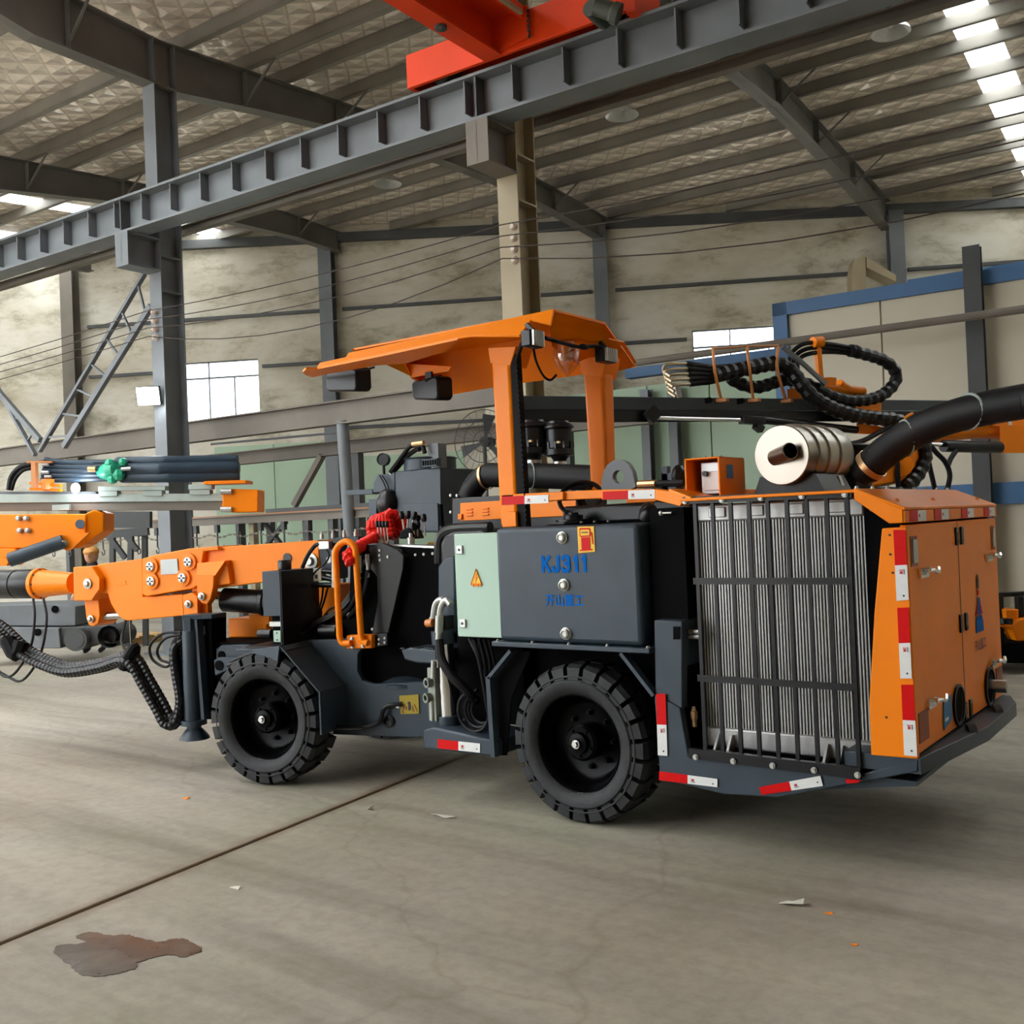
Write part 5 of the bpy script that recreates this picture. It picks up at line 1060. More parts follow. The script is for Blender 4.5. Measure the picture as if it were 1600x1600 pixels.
M().prism([(-7.083,4.381,1.307), (-6.991,4.404,1.315), (-6.981,4.407,1.276), (-7.073,4.384,1.268)], BF*.01).build('weld_pad', ORANGE, boom, .004)
cxa, cxb = Vector((-8.028,4.282,1.293)), Vector((-7.669,4.372,1.292))
cd = (cxb-cxa); M().lathe(cxa, cd, [(.0, -.002), (.125, -.002), (.125, .035), (.11, .045), (.085, cd.length*.95), (.085, cd.length*1.05)], 28).build('rotation_flange', ORANGE, boom)
for k in range(9):
    t = -.6+2.6*k/8; _, q1, q2 = basis(cd); d_ = q1*math.cos(2*math.pi*k/9)+q2*math.sin(2*math.pi*k/9); M().bolt(cxa+d_*.108+cd.normalized()*.036, cd, .010, .012).build('flange_bolt', DARKST, boom)
cyl_e = cxa-cd.normalized()*1.2
M().lathe(cxa, -cd, [(.105, 0), (.118, .02), (.118, .20), (.112, .205), (.112, .215), (.118, .22), (.118, .42), (.112, .425), (.112, .44), (.118, .45), (.118, 1.2)], 28).build('rotation_cylinder', BLACKP, boom)
M().cyl((-7.343,4.391,1.034), (-7.172,4.475,1.039), .028, n=16).build('link_rod', STEEL, boom)
M().cyl((-6.259,4.661,1.180), (-6.188,4.720,1.166), .035, n=16).build('lift_rod', CHROME, boom)
M().lathe((-6.223,4.711,1.148), Vector((-5.823,4.852,1.118))-Vector((-6.223,4.711,1.148)), [(.06, 0), (.088, .012), (.088, .32), (.10, .33), (.10, .36), (.088, .37), (.088, .45)], 24).build('lift_cylinder', BLACKP, boom)
M().box(-.9, -.55, .75, 1.3, .86, 1.0, F).build('boom_pedestal', ORANGE, rig, .01)
M().prism([(-6.100,4.835,1.031), (-5.929,4.877,1.030), (-5.932,4.877,0.960), (-6.097,4.835,0.961)], BF*.2).build('boom_pedestal_foot', ORANGE, rig)
M().lathe((-5.382,4.813,1.414), NEAR_F, [(.055, -.01), (.055, .010), (.032, .012), (.032, .018), (.024, .034)], 20).build('boom_pin', ZINC, boom)
M().lathe((-5.573,4.766,1.441), NEAR_F, [(.035, -.003), (.035, .004)], 14).build('hole', DARKT, boom)
M().prism([(-5.439,4.866,1.228), (-5.387,4.879,1.246), (-5.235,4.917,1.243), (-5.263,4.910,1.062), (-5.386,4.879,1.018)], BF*.25).build('boom_turret', ORANGE, rig, .01)
for k in range(5): M().bolt(lerp((-6.369,4.613,1.535), (-5.499,4.830,1.558), k/4), (0, 0, 1), .008, .014).build('bolt', ZINC, boom)
# valves and cables beside the operator
M().prism([(-5.267,4.785,1.541), (-5.138,4.817,1.537), (-5.139,4.817,1.289), (-5.255,4.788,1.366)], BF*.15).build('valve_block', SLATE, rig, .004)
for a, b, th, m_ in (((-5.236,4.751,1.550), (-5.154,4.772,1.495), .05, ALU), ((-5.248,4.707,1.370), (-5.187,4.722,1.283), .06, mat('beige_sensor', (.55, .52, .42), .5))):
    x_ = Vector(F(1, 0, 0))-Vector(F(0, 0, 0)); w_ = (Vector(b)-Vector(a)).dot(x_)
    M().prism([a, tuple(Vector(a)+x_*w_), tuple(Vector(a)+x_*w_+Vector((0, 0, b[2]-a[2]))), (a[0], a[1], b[2])], BF*th).build('sensor_box', m_, rig, .003)
M().plate([(-5.232,4.708,1.327), (-5.212,4.713,1.327), (-5.214,4.713,1.301), (-5.233,4.708,1.301)], .003).build('socket', DARKT, rig)
M().lathe((-5.174,4.798,1.421), NEAR_F, [(.022, 0), (.026, .01), (.02, .02)], 14).build('knob', WHITE, rig)
for a, b in (((-5.197,4.740,1.351), (-5.104,4.764,1.340)), ((-5.199,4.740,1.308), (-5.106,4.763,1.289)), ((-5.276,4.721,1.257), (-5.108,4.763,1.254))): M().cyl(a, b, .018, n=10).build('connector', BLACKP, rig)
M().bar((-5.080,4.749,1.486), (-5.091,4.746,1.238), .012, .03).build('bracket_strip', ALU, rig)
cb_ = [((-5.165,4.759,1.496), (-5.138,4.755,1.453), (-5.161,4.739,1.402), (-5.224,4.713,1.352), (-5.255,4.705,1.319)), ((-5.231,4.763,1.532), (-5.271,4.753,1.520), (-5.311,4.722,1.457), (-5.333,4.686,1.372)), ((-5.323,4.771,1.192), (-5.251,4.737,1.121), (-5.196,4.720,1.081), (-5.196,4.700,1.027), (-5.226,4.651,0.979)), ((-5.156,4.761,1.263), (-5.191,4.742,1.143), (-5.199,4.699,1.052)), ((-5.209,4.758,1.254), (-5.214,4.746,1.164), (-5.227,4.712,1.059)), ((-5.040,4.738,1.124), (-5.129,4.716,1.082), (-5.174,4.684,0.999)), ((-5.208,4.635,0.982), (-5.232,4.587,0.943), (-5.243,4.564,0.954))]
for k, p in enumerate(cb_): M().tube(p, .014 if k == 1 else .007, 7, 5).build('control_cable', HOSE, rig)
for k in range(3): M().tube([lerp((-5.225,4.651,1.005), (-5.216,4.653,0.984), k/2), lerp((-5.091,4.726,1.069), (-5.082,4.728,1.052), k/2), lerp((-4.977,4.775,1.186), (-4.959,4.779,1.168), k/2), lerp((-4.877,4.779,1.355), (-4.858,4.784,1.346), k/2)], .013, 8, 5, False, .04, .02).build('spiral_hose', WRAP, rig)
M().box(.12, .55, .40, .9, .90, 1.02, F).build('valve_bank', DEEP, rig); M().cyl((-5.148,4.670,0.958), (-5.022,4.702,0.958), .045, n=14).build('pump_body', BLACKP, rig)
# orange grab handle with foot plate
M().tube([(-4.811,4.610,0.892), (-4.867,4.596,0.892), (-4.889,4.591,0.929), (-4.890,4.590,0.995), (-4.895,4.589,1.325), (-4.898,4.588,1.465), (-4.882,4.592,1.506), (-4.853,4.600,1.534), (-4.815,4.609,1.545), (-4.778,4.618,1.532), (-4.756,4.624,1.502), (-4.749,4.625,1.453), (-4.738,4.628,1.076), (-4.734,4.629,0.954), (-4.723,4.632,0.905), (-4.687,4.641,0.893)], .021, 12, 4).build('grab_handle', ORANGE, rig)
hp = M().prism([(-4.859,4.619,0.939), (-4.673,4.665,0.944), (-4.677,4.664,0.858), (-4.862,4.618,0.852)], BF*.06).build('handle_plate', ORANGE, rig, .006)
for p in ((-4.816,4.627,0.919), (-4.818,4.627,0.869), (-4.739,4.646,0.874)): M().bolt(p, NEAR_F, .010, .012).build('bolt', ZINC, hp)
M().prism([(-4.706,4.698,0.939), (-4.596,4.725,0.952), (-4.600,4.725,0.874), (-4.710,4.697,0.857)], BF*.05).build('handle_bracket', BLACKP, rig, .003)
for p in ((-4.656,4.708,0.911), (-4.614,4.719,0.919), (-4.657,4.708,0.882), (-4.615,4.718,0.891)): M().bolt(p, NEAR_F, .006, .006).build('bolt', ZINC, rig)
# console guard, console body, deck plate and levers
M().prism([(-4.883,4.716,1.451), (-4.848,4.724,1.500), (-4.758,4.747,1.522), (-4.651,4.773,1.527), (-4.543,4.800,1.482), (-4.504,4.810,1.440), (-4.513,4.808,1.350), (-4.635,4.777,0.945), (-4.761,4.746,0.932), (-4.705,4.760,1.148), (-4.707,4.760,1.313), (-4.787,4.740,1.398), (-4.862,4.721,1.191)], BF*.04).build('console_guard', BLACKP, rig, .006)
M().prism([(-4.692,4.825,1.497), (-4.276,4.929,1.472), (-4.296,4.924,0.813), (-4.789,4.801,0.871), (-4.976,4.754,0.933), (-4.940,4.763,1.441)], BF*.45).build('console', DEEP, rig)
for p in ((-4.675,4.766,1.478), (-4.676,4.765,1.445), (-4.617,4.780,1.435), (-4.748,4.747,0.970), (-4.673,4.766,1.416)): M().bolt(p, NEAR_F, .007, .007).build('bolt', ZINC, rig)
for p in ((-4.536,4.862,1.438), (-4.468,4.879,1.441), (-4.409,4.894,1.443), (-4.346,4.909,1.445)): M().bolt(p, NEAR_F, .007, .007).build('bolt', ZINC, rig)
dk0 = (-4.564,4.857,1.464); dz_ = dk0[2]
M().prism([(-4.707,4.842,1.505), (-4.276,4.929,1.476), (F(1.25, .85, dz_)), (F(.50, .85, dz_))], (0, 0, .012)).build('deck_plate', STEEL, rig)
q = M()
for i in range(7):
    for j in range(3):
        c_ = Vector(F(.80+.065*i+.03*(j % 2), .43+.06*j, dz_+.014)); q.bar(c_-Vector((.018, .0, 0)), c_+Vector((.018, .01*(-1)**(i+j), 0)), .014, .008)
q.build('checker_bump', STEEL, rig)['kind'] = 'stuff'
for p in ((-4.816,4.727,1.399), (-4.759,4.741,1.406)):
    p = Vector(p); M().cyl(p+Vector((0, 0, .05)), p-Vector((0, 0, .02)), .016, n=10).cyl(p-Vector((0, 0, .02)), p-Vector((.005, 0, .10)), .013, n=10).build('hose_fitting', ZINC, rig)
M().tube([(-4.761,4.741,1.356), (-4.784,4.740,1.252), (-4.863,4.741,1.126), (-4.972,4.755,1.039)], .016, 8).tube([(-4.818,4.727,1.337), (-4.841,4.726,1.232), (-4.910,4.730,1.127), (-5.019,4.744,1.052)], .016, 8).build('console_hose', HOSE, rig)
def lever(p0, p1, r, knob, m_=BLACKP):
    M().cyl(p0, p1, r*.35, n=8).build('lever', STEEL, rig); d_ = Vector(p1)-Vector(p0)
    M().lathe(Vector(p1)-d_.normalized()*knob, d_, [(r*.6, 0), (r, knob*.2), (r*1.05, knob*.8), (r*.7, knob*1.1)], 10).build('lever_knob', m_, rig)
for k in range(4): lever(lerp((-4.804,4.900,1.534), (-4.742,4.916,1.532), k/3), lerp((-4.817,4.897,1.667), (-4.746,4.915,1.664), k/3), .014, .04)
for a, b in (((-4.657,4.988,1.587), (-4.675,4.984,1.724)), ((-4.638,4.993,1.595), (-4.623,4.997,1.725)), ((-4.620,4.998,1.586), (-4.573,5.010,1.715)), ((-4.631,5.046,1.572), (-4.588,5.057,1.693)), ((-4.566,5.011,1.550), (-4.557,5.013,1.655)), ((-4.510,5.025,1.556), (-4.513,5.024,1.700)), ((-4.562,4.981,1.542), (-4.571,4.979,1.644))): lever(a, b, .018, .05)
M().prism([(-4.667,4.934,1.547), (-4.651,4.939,1.597), (-4.617,4.947,1.616), (-4.571,4.958,1.610), (-4.542,4.966,1.542)], BF*.14).build('lever_boot', MATTE, rig, .012)
for p in ((-4.783,4.885,1.526), (-4.551,4.932,1.531)): M().lathe(p, (0, 0, 1), [(.025, -.02), (.025, .02), (.012, .025), (.012, .05)], 12).build('pressure_fitting', STEEL, rig)
M().box(.86, .99, .62, .72, dz_+.01, dz_+.05, F).build('switch_box', YEL, rig, .004); M().cyl(F(.95, .66, dz_+.05), F(.95, .66, dz_+.11), .022, n=12).build('stop_button', mat('dull_red', (.30, .05, .03), .5), rig)
M().prism([(-5.243,4.894,1.571), (-5.044,4.943,1.573), (-5.046,4.943,1.521), (-5.245,4.893,1.518)], BF*.2).build('valve_top', SLATE, rig, .004)
for x_ in range(4): M().lathe(lerp((-5.329,4.872,1.565), (-5.064,4.939,1.574), x_/3), (0, 0, 1), [(.014, 0), (.014, .03), (.008, .035), (.008, .05)], 10).build('port_fitting', ZINC, rig)
# red sleeve bundle over the levers
rb_ = thing('red_sleeve_bundle', (-4.843,4.891,1.518), 'bundle of bright red corrugated sleeve draped over handle and levers', 'sleeve')
M().tube([(-4.837,4.624,1.438), (-4.829,4.647,1.461), (-4.813,4.671,1.477), (-4.803,4.715,1.508), (-4.807,4.796,1.534), (-4.817,4.897,1.569)], .04, 10, 6, False, .10, .03).build('sleeve', REDP, rb_)
M().tube([(-4.806,4.590,1.455), (-4.779,4.597,1.434), (-4.771,4.599,1.405), (-4.794,4.594,1.431)], .035, 9, 4, False, .1, .03).build('sleeve', REDP, rb_)
for k in range(6):
    M().tube([lerp((-4.944,4.989,1.552), (-4.840,5.056,1.564), k/5), lerp((-4.960,4.985,1.639), (-4.863,5.050,1.704), k/5), lerp((-4.952,5.028,1.682), (-4.846,5.096,1.707), k/5), lerp((-4.932,5.095,1.680), (-4.817,5.144,1.666), k/5), lerp((-4.925,5.097,1.600), (-4.819,5.144,1.613), k/5), lerp((-4.935,5.053,1.549), (-4.833,5.099,1.571), k/5)], .038, 9, 5, False, .10, .03).build('sleeve', REDP, rb_)
# hose festoon below the boom
hz = [(-8.128,3.865,1.043), (-7.933,3.914,0.944), (-7.711,3.969,0.789), (-7.492,4.024,0.705), (-7.275,4.078,0.665), (-6.958,4.157,0.708), (-6.743,4.190,0.760), (-6.646,4.214,0.729), (-6.550,4.238,0.589), (-6.438,4.266,0.424), (-6.365,4.284,0.318), (-6.297,4.322,0.340), (-6.273,4.348,0.486), (-6.325,4.356,0.685), (-6.352,4.370,0.832), (-6.331,4.416,0.883)]
fe = rig
for dx, dy, dz2 in ((0, 0, .018), (.03, .035, .03), (-.01, .02, -.03), (.03, -.03, -.012)):
    M().tube([tuple(Vector(p)+Vector((dx, dy, dz2))) for p in hz], .029, 10, 6, False, .07, .034).build('boom_hose', WRAP, fe, ang=8)
M().tube([(-6.706,4.179,0.690), (-6.637,4.196,0.806), (-6.630,4.239,0.837), (-6.673,4.228,0.662)], .035, 8).build('tie_strap', MATTE, fe)
M().tube([(-7.815,3.912,0.889), (-7.736,3.932,0.783), (-7.714,3.969,0.876)], .06, 8).build('tie_strap', MATTE, fe)
for k in range(14): p = Vector(lerp((-6.849,4.339,1.006), (-6.729,4.266,0.830), k/13)); M().box(p.x-.004, p.x+.004, p.y-.004, p.y+.004, p.z-.010, p.z+.010).build('chain_link', DUSTST, fe)
for k, pts in enumerate(([(-7.915,4.176,1.179), (-7.776,4.108,1.042), (-7.692,4.026,0.832), (-7.783,3.951,0.641), (-7.915,3.918,0.609), (-8.112,3.921,0.728)], [(-7.809,4.203,1.178), (-7.654,4.138,1.017), (-7.605,4.047,0.759), (-7.721,3.967,0.579), (-7.882,3.927,0.610), (-8.114,3.920,0.678)], [(-6.949,4.365,1.011), (-6.873,4.281,0.879), (-6.724,4.215,0.809)], [(-6.269,4.370,0.944), (-6.426,4.331,0.935), (-6.543,4.302,0.852), (-6.531,4.305,0.751), (-6.420,4.333,0.697), (-6.340,4.353,0.735)], [(-6.248,4.355,0.933), (-6.389,4.320,0.901), (-6.460,4.302,0.823), (-6.440,4.307,0.755), (-6.351,4.329,0.728)])):
    M().tube(pts, .010, 6, 6).build('loop_cable', HOSE, fe)
# ---- cabinet, motor and filters on the rig's far side
FY = 5.95
def fpoly(pts, name, m, th=.3, bev=.004, parent=None): return M().prism(pts, (0, th, 0)).build(name, m, parent or rig, bev)
hc = fpoly([(-5.633,5.950,2.071), (-5.155,5.950,2.069), (-5.168,5.950,1.573), (-5.645,5.950,1.587)], 'hydraulic_cabinet', SLATE, .42, .006)
fpoly([(-5.928,6.000,1.997), (-5.874,6.000,2.066), (-5.681,6.000,2.070), (-5.689,6.000,1.916), (-5.933,6.000,1.918)], 'side_tank', SLATE, .3, .006, hc)
M().ball((-5.724,5.950,1.825), .105, 20, 1, .8, 1.1).build('accumulator', BLACKP, hc)
M().lathe((-5.436,6.150,2.082), (0, 0, 1), [(.21, -.01), (.21, .075), (.225, .08), (.20, .09)], 28).build('cabinet_dome', SLATE, hc)
gl = (-5.294,5.930,2.083); gl2 = (-5.146,5.930,2.142)
M().box(gl[0], gl2[0], 5.90, 5.95, gl[2], gl2[2]).build('vent_frame', SLATE, hc)
for k in range(6): x_ = gl[0]+(gl2[0]-gl[0])*(k+.5)/6; M().box(x_-.006, x_+.006, 5.895, 5.90, gl[2]+.01, gl2[2]-.01).build('vent_slot', DEEP, hc)
gg = Vector((-5.706,5.900,2.172)); M().lathe(gg, (.35, -1, .05), [(.05, -.03), (.05, .02), (.044, .02), (.042, .012)], 20).cyl(gg-Vector((0, 0, .12)), gg, .012, n=8).build('pressure_gauge', BLACKP, hc)
M().tube([(-5.682,5.950,2.069), (-5.594,5.950,2.145), (-5.522,5.950,2.210), (-5.450,5.950,2.260), (-5.342,5.950,2.267), (-5.306,5.950,2.194)], .018, 8).tube([(-5.668,5.980,2.079), (-5.530,5.980,2.181), (-5.425,5.980,2.229), (-5.385,5.980,2.231)], .02, 8).build('cabinet_hose', HOSE, hc)
M().cyl((-5.420,5.940,2.272), (-5.306,5.940,2.273), .02, n=10).build('hose_fitting', BRASS, hc)
M().box((-5.319,6.000,2.277)[0], (-5.214,6.000,2.268)[0], 6.0, 6.1, (-5.317,6.000,2.076)[2], (-5.307,6.000,2.266)[2]).build('relay_box', GREYST, hc)
fpoly([(-5.547,5.940,1.812), (-5.186,5.940,1.800), (-5.191,5.940,1.584), (-5.545,5.940,1.595)], 'cabinet_door', SLATE, .012, .004, hc)
fpoly([(-5.158,5.900,1.790), (-5.126,5.900,1.788), (-5.122,5.900,1.622), (-5.154,5.900,1.623)], 'door_lock', DEEP, .03, .002, hc)
for p in ((-5.683,5.950,2.059), (-4.893,5.750,1.845), (-4.831,5.750,1.841), (-4.899,5.750,1.722)): M().bolt(p, N_, .008, .008).build('bolt', ZINC, hc)
M().tube([(-5.823,5.970,2.052), (-5.777,5.970,1.987), (-5.746,5.970,1.908)], .006, 6).tube([(-5.795,5.970,2.051), (-5.742,5.970,1.980), (-5.724,5.970,1.907)], .006, 6).build('cabinet_wire', HOSE, hc)
fpoly([(-6.565,6.300,1.974), (-6.235,6.300,1.967), (-6.238,6.300,1.924), (-6.567,6.300,1.929)], 'cable_tray', SLATE, .1, .003)
fpoly([(-6.286,6.300,1.882), (-6.194,6.300,1.877), (-6.215,6.300,1.494), (-6.307,6.300,1.496)], 'tray_leg', SLATE, .08, .003)
lf = fpoly([(-4.881,5.750,1.825), (-3.788,5.750,1.814), (-3.804,5.750,1.505), (-4.892,5.750,1.510)], 'motor_housing', BLACKP, .4, .008)
lv = fpoly([(-4.791,5.735,1.783), (-3.780,5.735,1.784), (-3.787,5.735,1.651), (-4.798,5.735,1.653)], 'louvre_door', ORANGE, .02, .004)
for a in ((-4.735,5.730,1.734), (-4.586,5.730,1.733)):
    for k in range(3): M().bar((a[0], 5.732, a[2]-.022*k), (a[0]+.06, 5.732, a[2]-.022*k), .012, .012, (0, 1, 0)).build('louvre', ORANGE, lv, .003)
fpoly([(-4.807,5.720,1.705), (-4.771,5.720,1.703), (-4.773,5.720,1.662), (-4.809,5.720,1.663)], 'door_tab', ORANGE, .03, .003, lv)
M().tube([(-4.799,5.850,1.821), (-4.753,5.850,1.894), (-4.677,5.850,1.955), (-4.580,5.850,1.982)], .085, 18, 8, False, .02, .03).build('intake_elbow', HOSE, rig)
M().tube([(-4.616,5.850,1.980), (-4.395,5.850,1.961), (-4.061,5.850,1.936), (-3.620,5.850,1.891)], .088, 20, 6, False, .012, .02).build('intake_duct', HOSE, rig)
M().lathe((-4.640,5.850,1.967), (1, 0, .15), [(.092, 0), (.096, 0), (.096, .02), (.092, .02)], 24, False).build('duct_clamp', BRASS, rig)
stripe((-4.231,5.850,1.951), (1, 0, 0), .091)
for cxp, big in (((-4.306,6.000,2.055), 1.06), ((-4.112,6.050,2.033), .93)):
    s_ = big; c_ = Vector(cxp)
    fl2 = M().lathe(c_, (0, 0, 1), [(.05*s_, -.12), (.05*s_, .02), (.072*s_, .05), (.10*s_, .05), (.115*s_, .06), (.115*s_, .10), (.102*s_, .11), (.10*s_, .24), (.118*s_, .25), (.118*s_, .262), (.108*s_, .275), (.085*s_, .285), (.08*s_, .30), (.0, .302)], 28).build('air_filter', BLACKP, rig)
    M().lathe(c_+Vector((0, 0, -.01)), (0, 0, 1), [(.052*s_, 0), (.055*s_, 0), (.055*s_, .022), (.052*s_, .022)], 20, False).build('filter_clamp', STEEL, fl2)
    for k in range(10): a = 2*math.pi*k/10; M().box(c_.x+.105*s_*math.cos(a)-.006, c_.x+.105*s_*math.cos(a)+.006, c_.y+.105*s_*math.sin(a)-.006, c_.y+.105*s_*math.sin(a)+.006, c_.z+.06, c_.z+.15).build('filter_rib', BLACKP, fl2)
    M().box(c_.x+.05, c_.x+.075, c_.y-.115*s_, c_.y-.095*s_, c_.z+.135, c_.z+.15).build('filter_mark', mat('gold_mark', (.5, .36, .12), .4) if 'gold_mark' not in bpy.data.materials else bpy.data.materials['gold_mark'], fl2)
# ================================================================== SECOND RIG'S BOOM (right, behind)
r2 = thing('feed_boom', (-3.276,9.290,2.548), 'black drilling feed with hose loops and orange boom behind the rig, at right', 'drilling boom')
def qbar(a, b, w, h, name, m, bev=.004, par=None): return M().bar(a, b, w, h).build(name, m, par or r2, bev)
FB = [((-4.815,6.451,2.622), (-4.817,6.447,2.511)), ((-2.075,11.507,2.665), (-2.078,11.501,2.567))]
M().loft([(-4.814,6.451,2.627), (-4.817,6.447,2.516), (-4.949,6.624,2.541), (-4.946,6.628,2.655)], [(-2.066,11.523,2.659), (-2.070,11.516,2.547), (-2.126,11.832,2.573), (-2.122,11.838,2.688)]).build('feed_beam', FEEDB, r2, .006)
M().loft([(-4.784,6.403,2.510), (-4.786,6.399,2.409), (-4.951,6.619,2.437), (-4.949,6.624,2.541)], [(-2.238,11.101,2.550), (-2.241,11.095,2.448), (-2.318,11.478,2.477), (-2.315,11.484,2.583)]).build('feed_rail', BLACKP, r2, .006)
for p in ((-3.940,8.057,2.611), (-3.779,8.353,2.610)): M().prism([tuple(Vector(p)+Vector((a, 0, b))) for a, b in ((-.07, 0), (-.05, .025), (.05, .025), (.07, 0), (.05, -.025), (-.05, -.025))], (0, .01, 0)).build('feed_slot', DEEP, r2)
M().cyl((-4.112,7.496,2.445), (-3.698,8.261,2.434), .018, n=12).build('feed_rod', CHROME, r2)
qbar((-4.175,7.464,2.518), (-4.123,7.517,2.437), .1, .12, 'rod_bracket', BLACKP)
qbar((-3.704,8.249,2.434), (-3.594,8.452,2.424), .08, .07, 'rod_clamp', BLACKP); qbar((-3.634,8.378,2.390), (-3.602,8.437,2.346), .07, .06, 'rod_clamp', BLACKP)
M().cyl((-3.593,8.453,2.435), (-3.091,9.379,2.348), .035, n=14).build('feed_cylinder', BLACKP, r2)
M().loft([(-3.088,9.385,2.588), (-3.091,9.380,2.500), (-3.185,9.667,2.528), (-3.183,9.672,2.619)], [(-2.941,9.657,2.604), (-2.944,9.652,2.509), (-3.034,9.947,2.537), (-3.031,9.952,2.635)]).build('cradle', ORANGE, r2, .006)
M().loft([(-3.090,9.382,2.412), (-3.085,9.390,2.313), (-3.180,9.678,2.334), (-3.184,9.669,2.437)], [(-2.869,9.789,2.360), (-2.916,9.703,2.307), (-3.005,10.000,2.328), (-2.957,10.089,2.384)]).build('cradle', ORANGE, r2, .006)
M().tube([(-2.794,10.390,2.297), (-2.712,10.540,2.328), (-2.462,11.002,2.367), (-2.264,11.367,2.361)], .082, 18, 3).build('boom_tube', ORANGE, r2)
M().prism([(-2.233,11.109,2.409), (-2.134,11.292,2.410), (-2.152,11.259,2.126), (-2.242,11.092,2.128)], (.08, .14, 0)).build('boom_head', ORANGE, r2, .006)
M().prism([(-2.299,11.094,2.472), (-2.246,11.191,2.505), (-2.249,11.185,2.402), (-2.301,11.090,2.402)], (.06, .1, 0)).prism([(-2.163,11.344,2.520), (-2.096,11.467,2.540), (-2.110,11.442,2.259), (-2.163,11.344,2.247)], (.06, .1, 0)).build('boom_ear', ORANGE, r2, .004)
M().cyl((-2.605,10.424,2.202), (-2.241,11.096,2.185), .058, n=18).build('boom_cylinder', BLACKP, r2); M().cyl((-2.708,10.234,2.221), (-2.596,10.439,2.214), .022, n=12).build('boom_cylinder_rod', CHROME, r2)
M().prism([(-2.974,9.008,1.970), (-2.748,9.425,2.158), (-2.666,9.576,2.204), (-2.655,9.597,2.088), (-2.683,9.544,1.990), (-2.771,9.382,1.849), (-2.968,9.019,1.801)], tuple(FAR_G*.3)).build('boom_swivel', ORANGE, r2, .012)
M().lathe((-2.727,9.443,2.002), (.5, -.85, 0), [(.10, -.02), (.10, .02), (.07, .03)], 20).build('swivel_boss', ORANGE, r2)
# drifter and lever
M().prism([(-3.530,8.863,2.730), (-3.436,9.037,2.752), (-3.432,9.045,2.641), (-3.529,8.865,2.632)], (.08, .14, 0)).build('drifter', ORANGE, r2, .006)
M().cyl((-3.350,9.322,2.760), (-3.126,9.735,2.732), .045, n=14).cyl((-3.269,9.471,2.799), (-3.215,9.570,2.741), .05, n=14).build('drifter_body', ORANGE, r2)
M().prism([(-3.347,9.243,2.847), (-3.300,9.330,2.855), (-3.311,9.309,2.719), (-3.347,9.243,2.717)], (.04, .08, 0)).build('drifter_lug', ORANGE, r2, .004)
qbar((-3.341,9.170,3.162), (-3.336,9.179,2.828), .05, .05, 'hose_arm', ORANGE); M().cyl((-3.357,9.099,3.156), (-3.307,9.191,3.166), .05, n=12).build('hose_arm_head', ORANGE, r2)
def qh(pts, r, name='hose', m=WRAP, ridge=.09, pitch=.09): return M().tube(pts, r, 12, 8, False, ridge, pitch).build(name, m, r2, ang=8)
qh([(-3.888,8.057,2.815), (-3.788,8.241,2.859), (-3.667,8.442,2.902), (-3.545,8.647,2.941), (-3.451,8.758,2.884), (-3.374,8.816,2.754), (-3.290,8.887,2.625), (-3.195,9.062,2.536), (-3.090,9.255,2.481), (-2.965,9.487,2.453), (-2.836,9.725,2.431), (-2.735,9.868,2.364)], .066)
qh([(-3.841,8.352,2.825), (-3.773,8.436,2.768), (-3.679,8.588,2.742), (-3.542,8.842,2.811), (-3.429,9.008,2.789), (-3.327,9.092,2.726), (-3.237,9.194,2.654), (-3.096,9.412,2.615), (-2.955,9.673,2.666), (-2.865,9.839,2.795), (-2.861,9.846,2.910), (-2.942,9.739,3.012), (-3.111,9.468,3.082), (-3.126,9.441,3.087)], .056)
for k in range(3): M().tube([lerp((-3.103,9.483,3.107), (-3.112,9.467,3.058), k/2), lerp((-3.246,9.283,3.145), (-3.261,9.317,3.080), k/2), lerp((-3.394,9.072,3.152), (-3.376,9.106,3.060), k/2), lerp((-3.487,8.963,3.083), (-3.454,9.024,3.015), k/2), lerp((-3.518,8.906,2.964), (-3.457,8.957,2.921), k/2), lerp((-3.494,8.889,2.832), (-3.431,8.941,2.830), k/2)], .02, 8, 6).build('hydraulic_hose', HOSE, r2)
M().cyl((-3.133,9.428,3.087), (-3.097,9.495,3.083), .058, n=14).build('hose_tape', MATTE, r2)
for k in range(5):
    y_ = k/4; a = lerp((-4.093,7.678,2.902), (-4.073,7.715,2.730), y_); b = lerp((-4.001,7.848,2.918), (-3.986,7.875,2.744), y_); c_ = lerp((-3.876,8.078,2.893), (-3.879,8.072,2.771), y_)
    M().tube([b, lerp(b, c_, .5), c_, lerp((-3.754,8.303,2.911), (-3.756,8.300,2.832), y_)], .024, 8, 4).build('hydraulic_hose', HOSE, r2)
    M().tube([b, a, tuple(Vector(a)+Vector((-.03, 0, -.05))), tuple(Vector(a)+Vector((.03, 0, -.10)))], .016, 8, 5).build('steel_elbow', mat('dull_brass', (.45, .36, .24), .35, .8) if 'dull_brass' not in bpy.data.materials else bpy.data.materials['dull_brass'], r2)
M().bar((-4.094,7.824,2.736), (-4.084,7.842,2.633), .05, .05).build('elbow_bracket', ALU, r2)
HOOP = mat('dull_orange', (.55, .20, .05), .5)
for a, b, c_ in (((-3.860,8.086,3.062), (-3.824,8.027,2.848), (-3.852,8.186,2.611)), ((-3.689,8.402,3.081), (-3.650,8.348,2.885), (-3.689,8.487,2.616)), ((-3.526,8.704,3.099), (-3.498,8.586,2.890), (-3.517,8.803,2.615))):
    M().tube([a, b, c_], .014, 8, 4).build('hose_guide', HOOP, r2); M().box(c_[0]-.06, c_[0]+.06, c_[1]-.03, c_[1]+.03, c_[2]-.015, c_[2]+.015).build('guide_foot', HOOP, r2, .003)
M().tube([(-3.864,8.080,3.051), (-3.689,8.402,3.086), (-3.525,8.704,3.104)], .010, 6, 1).build('guide_rail', HOOP, r2)
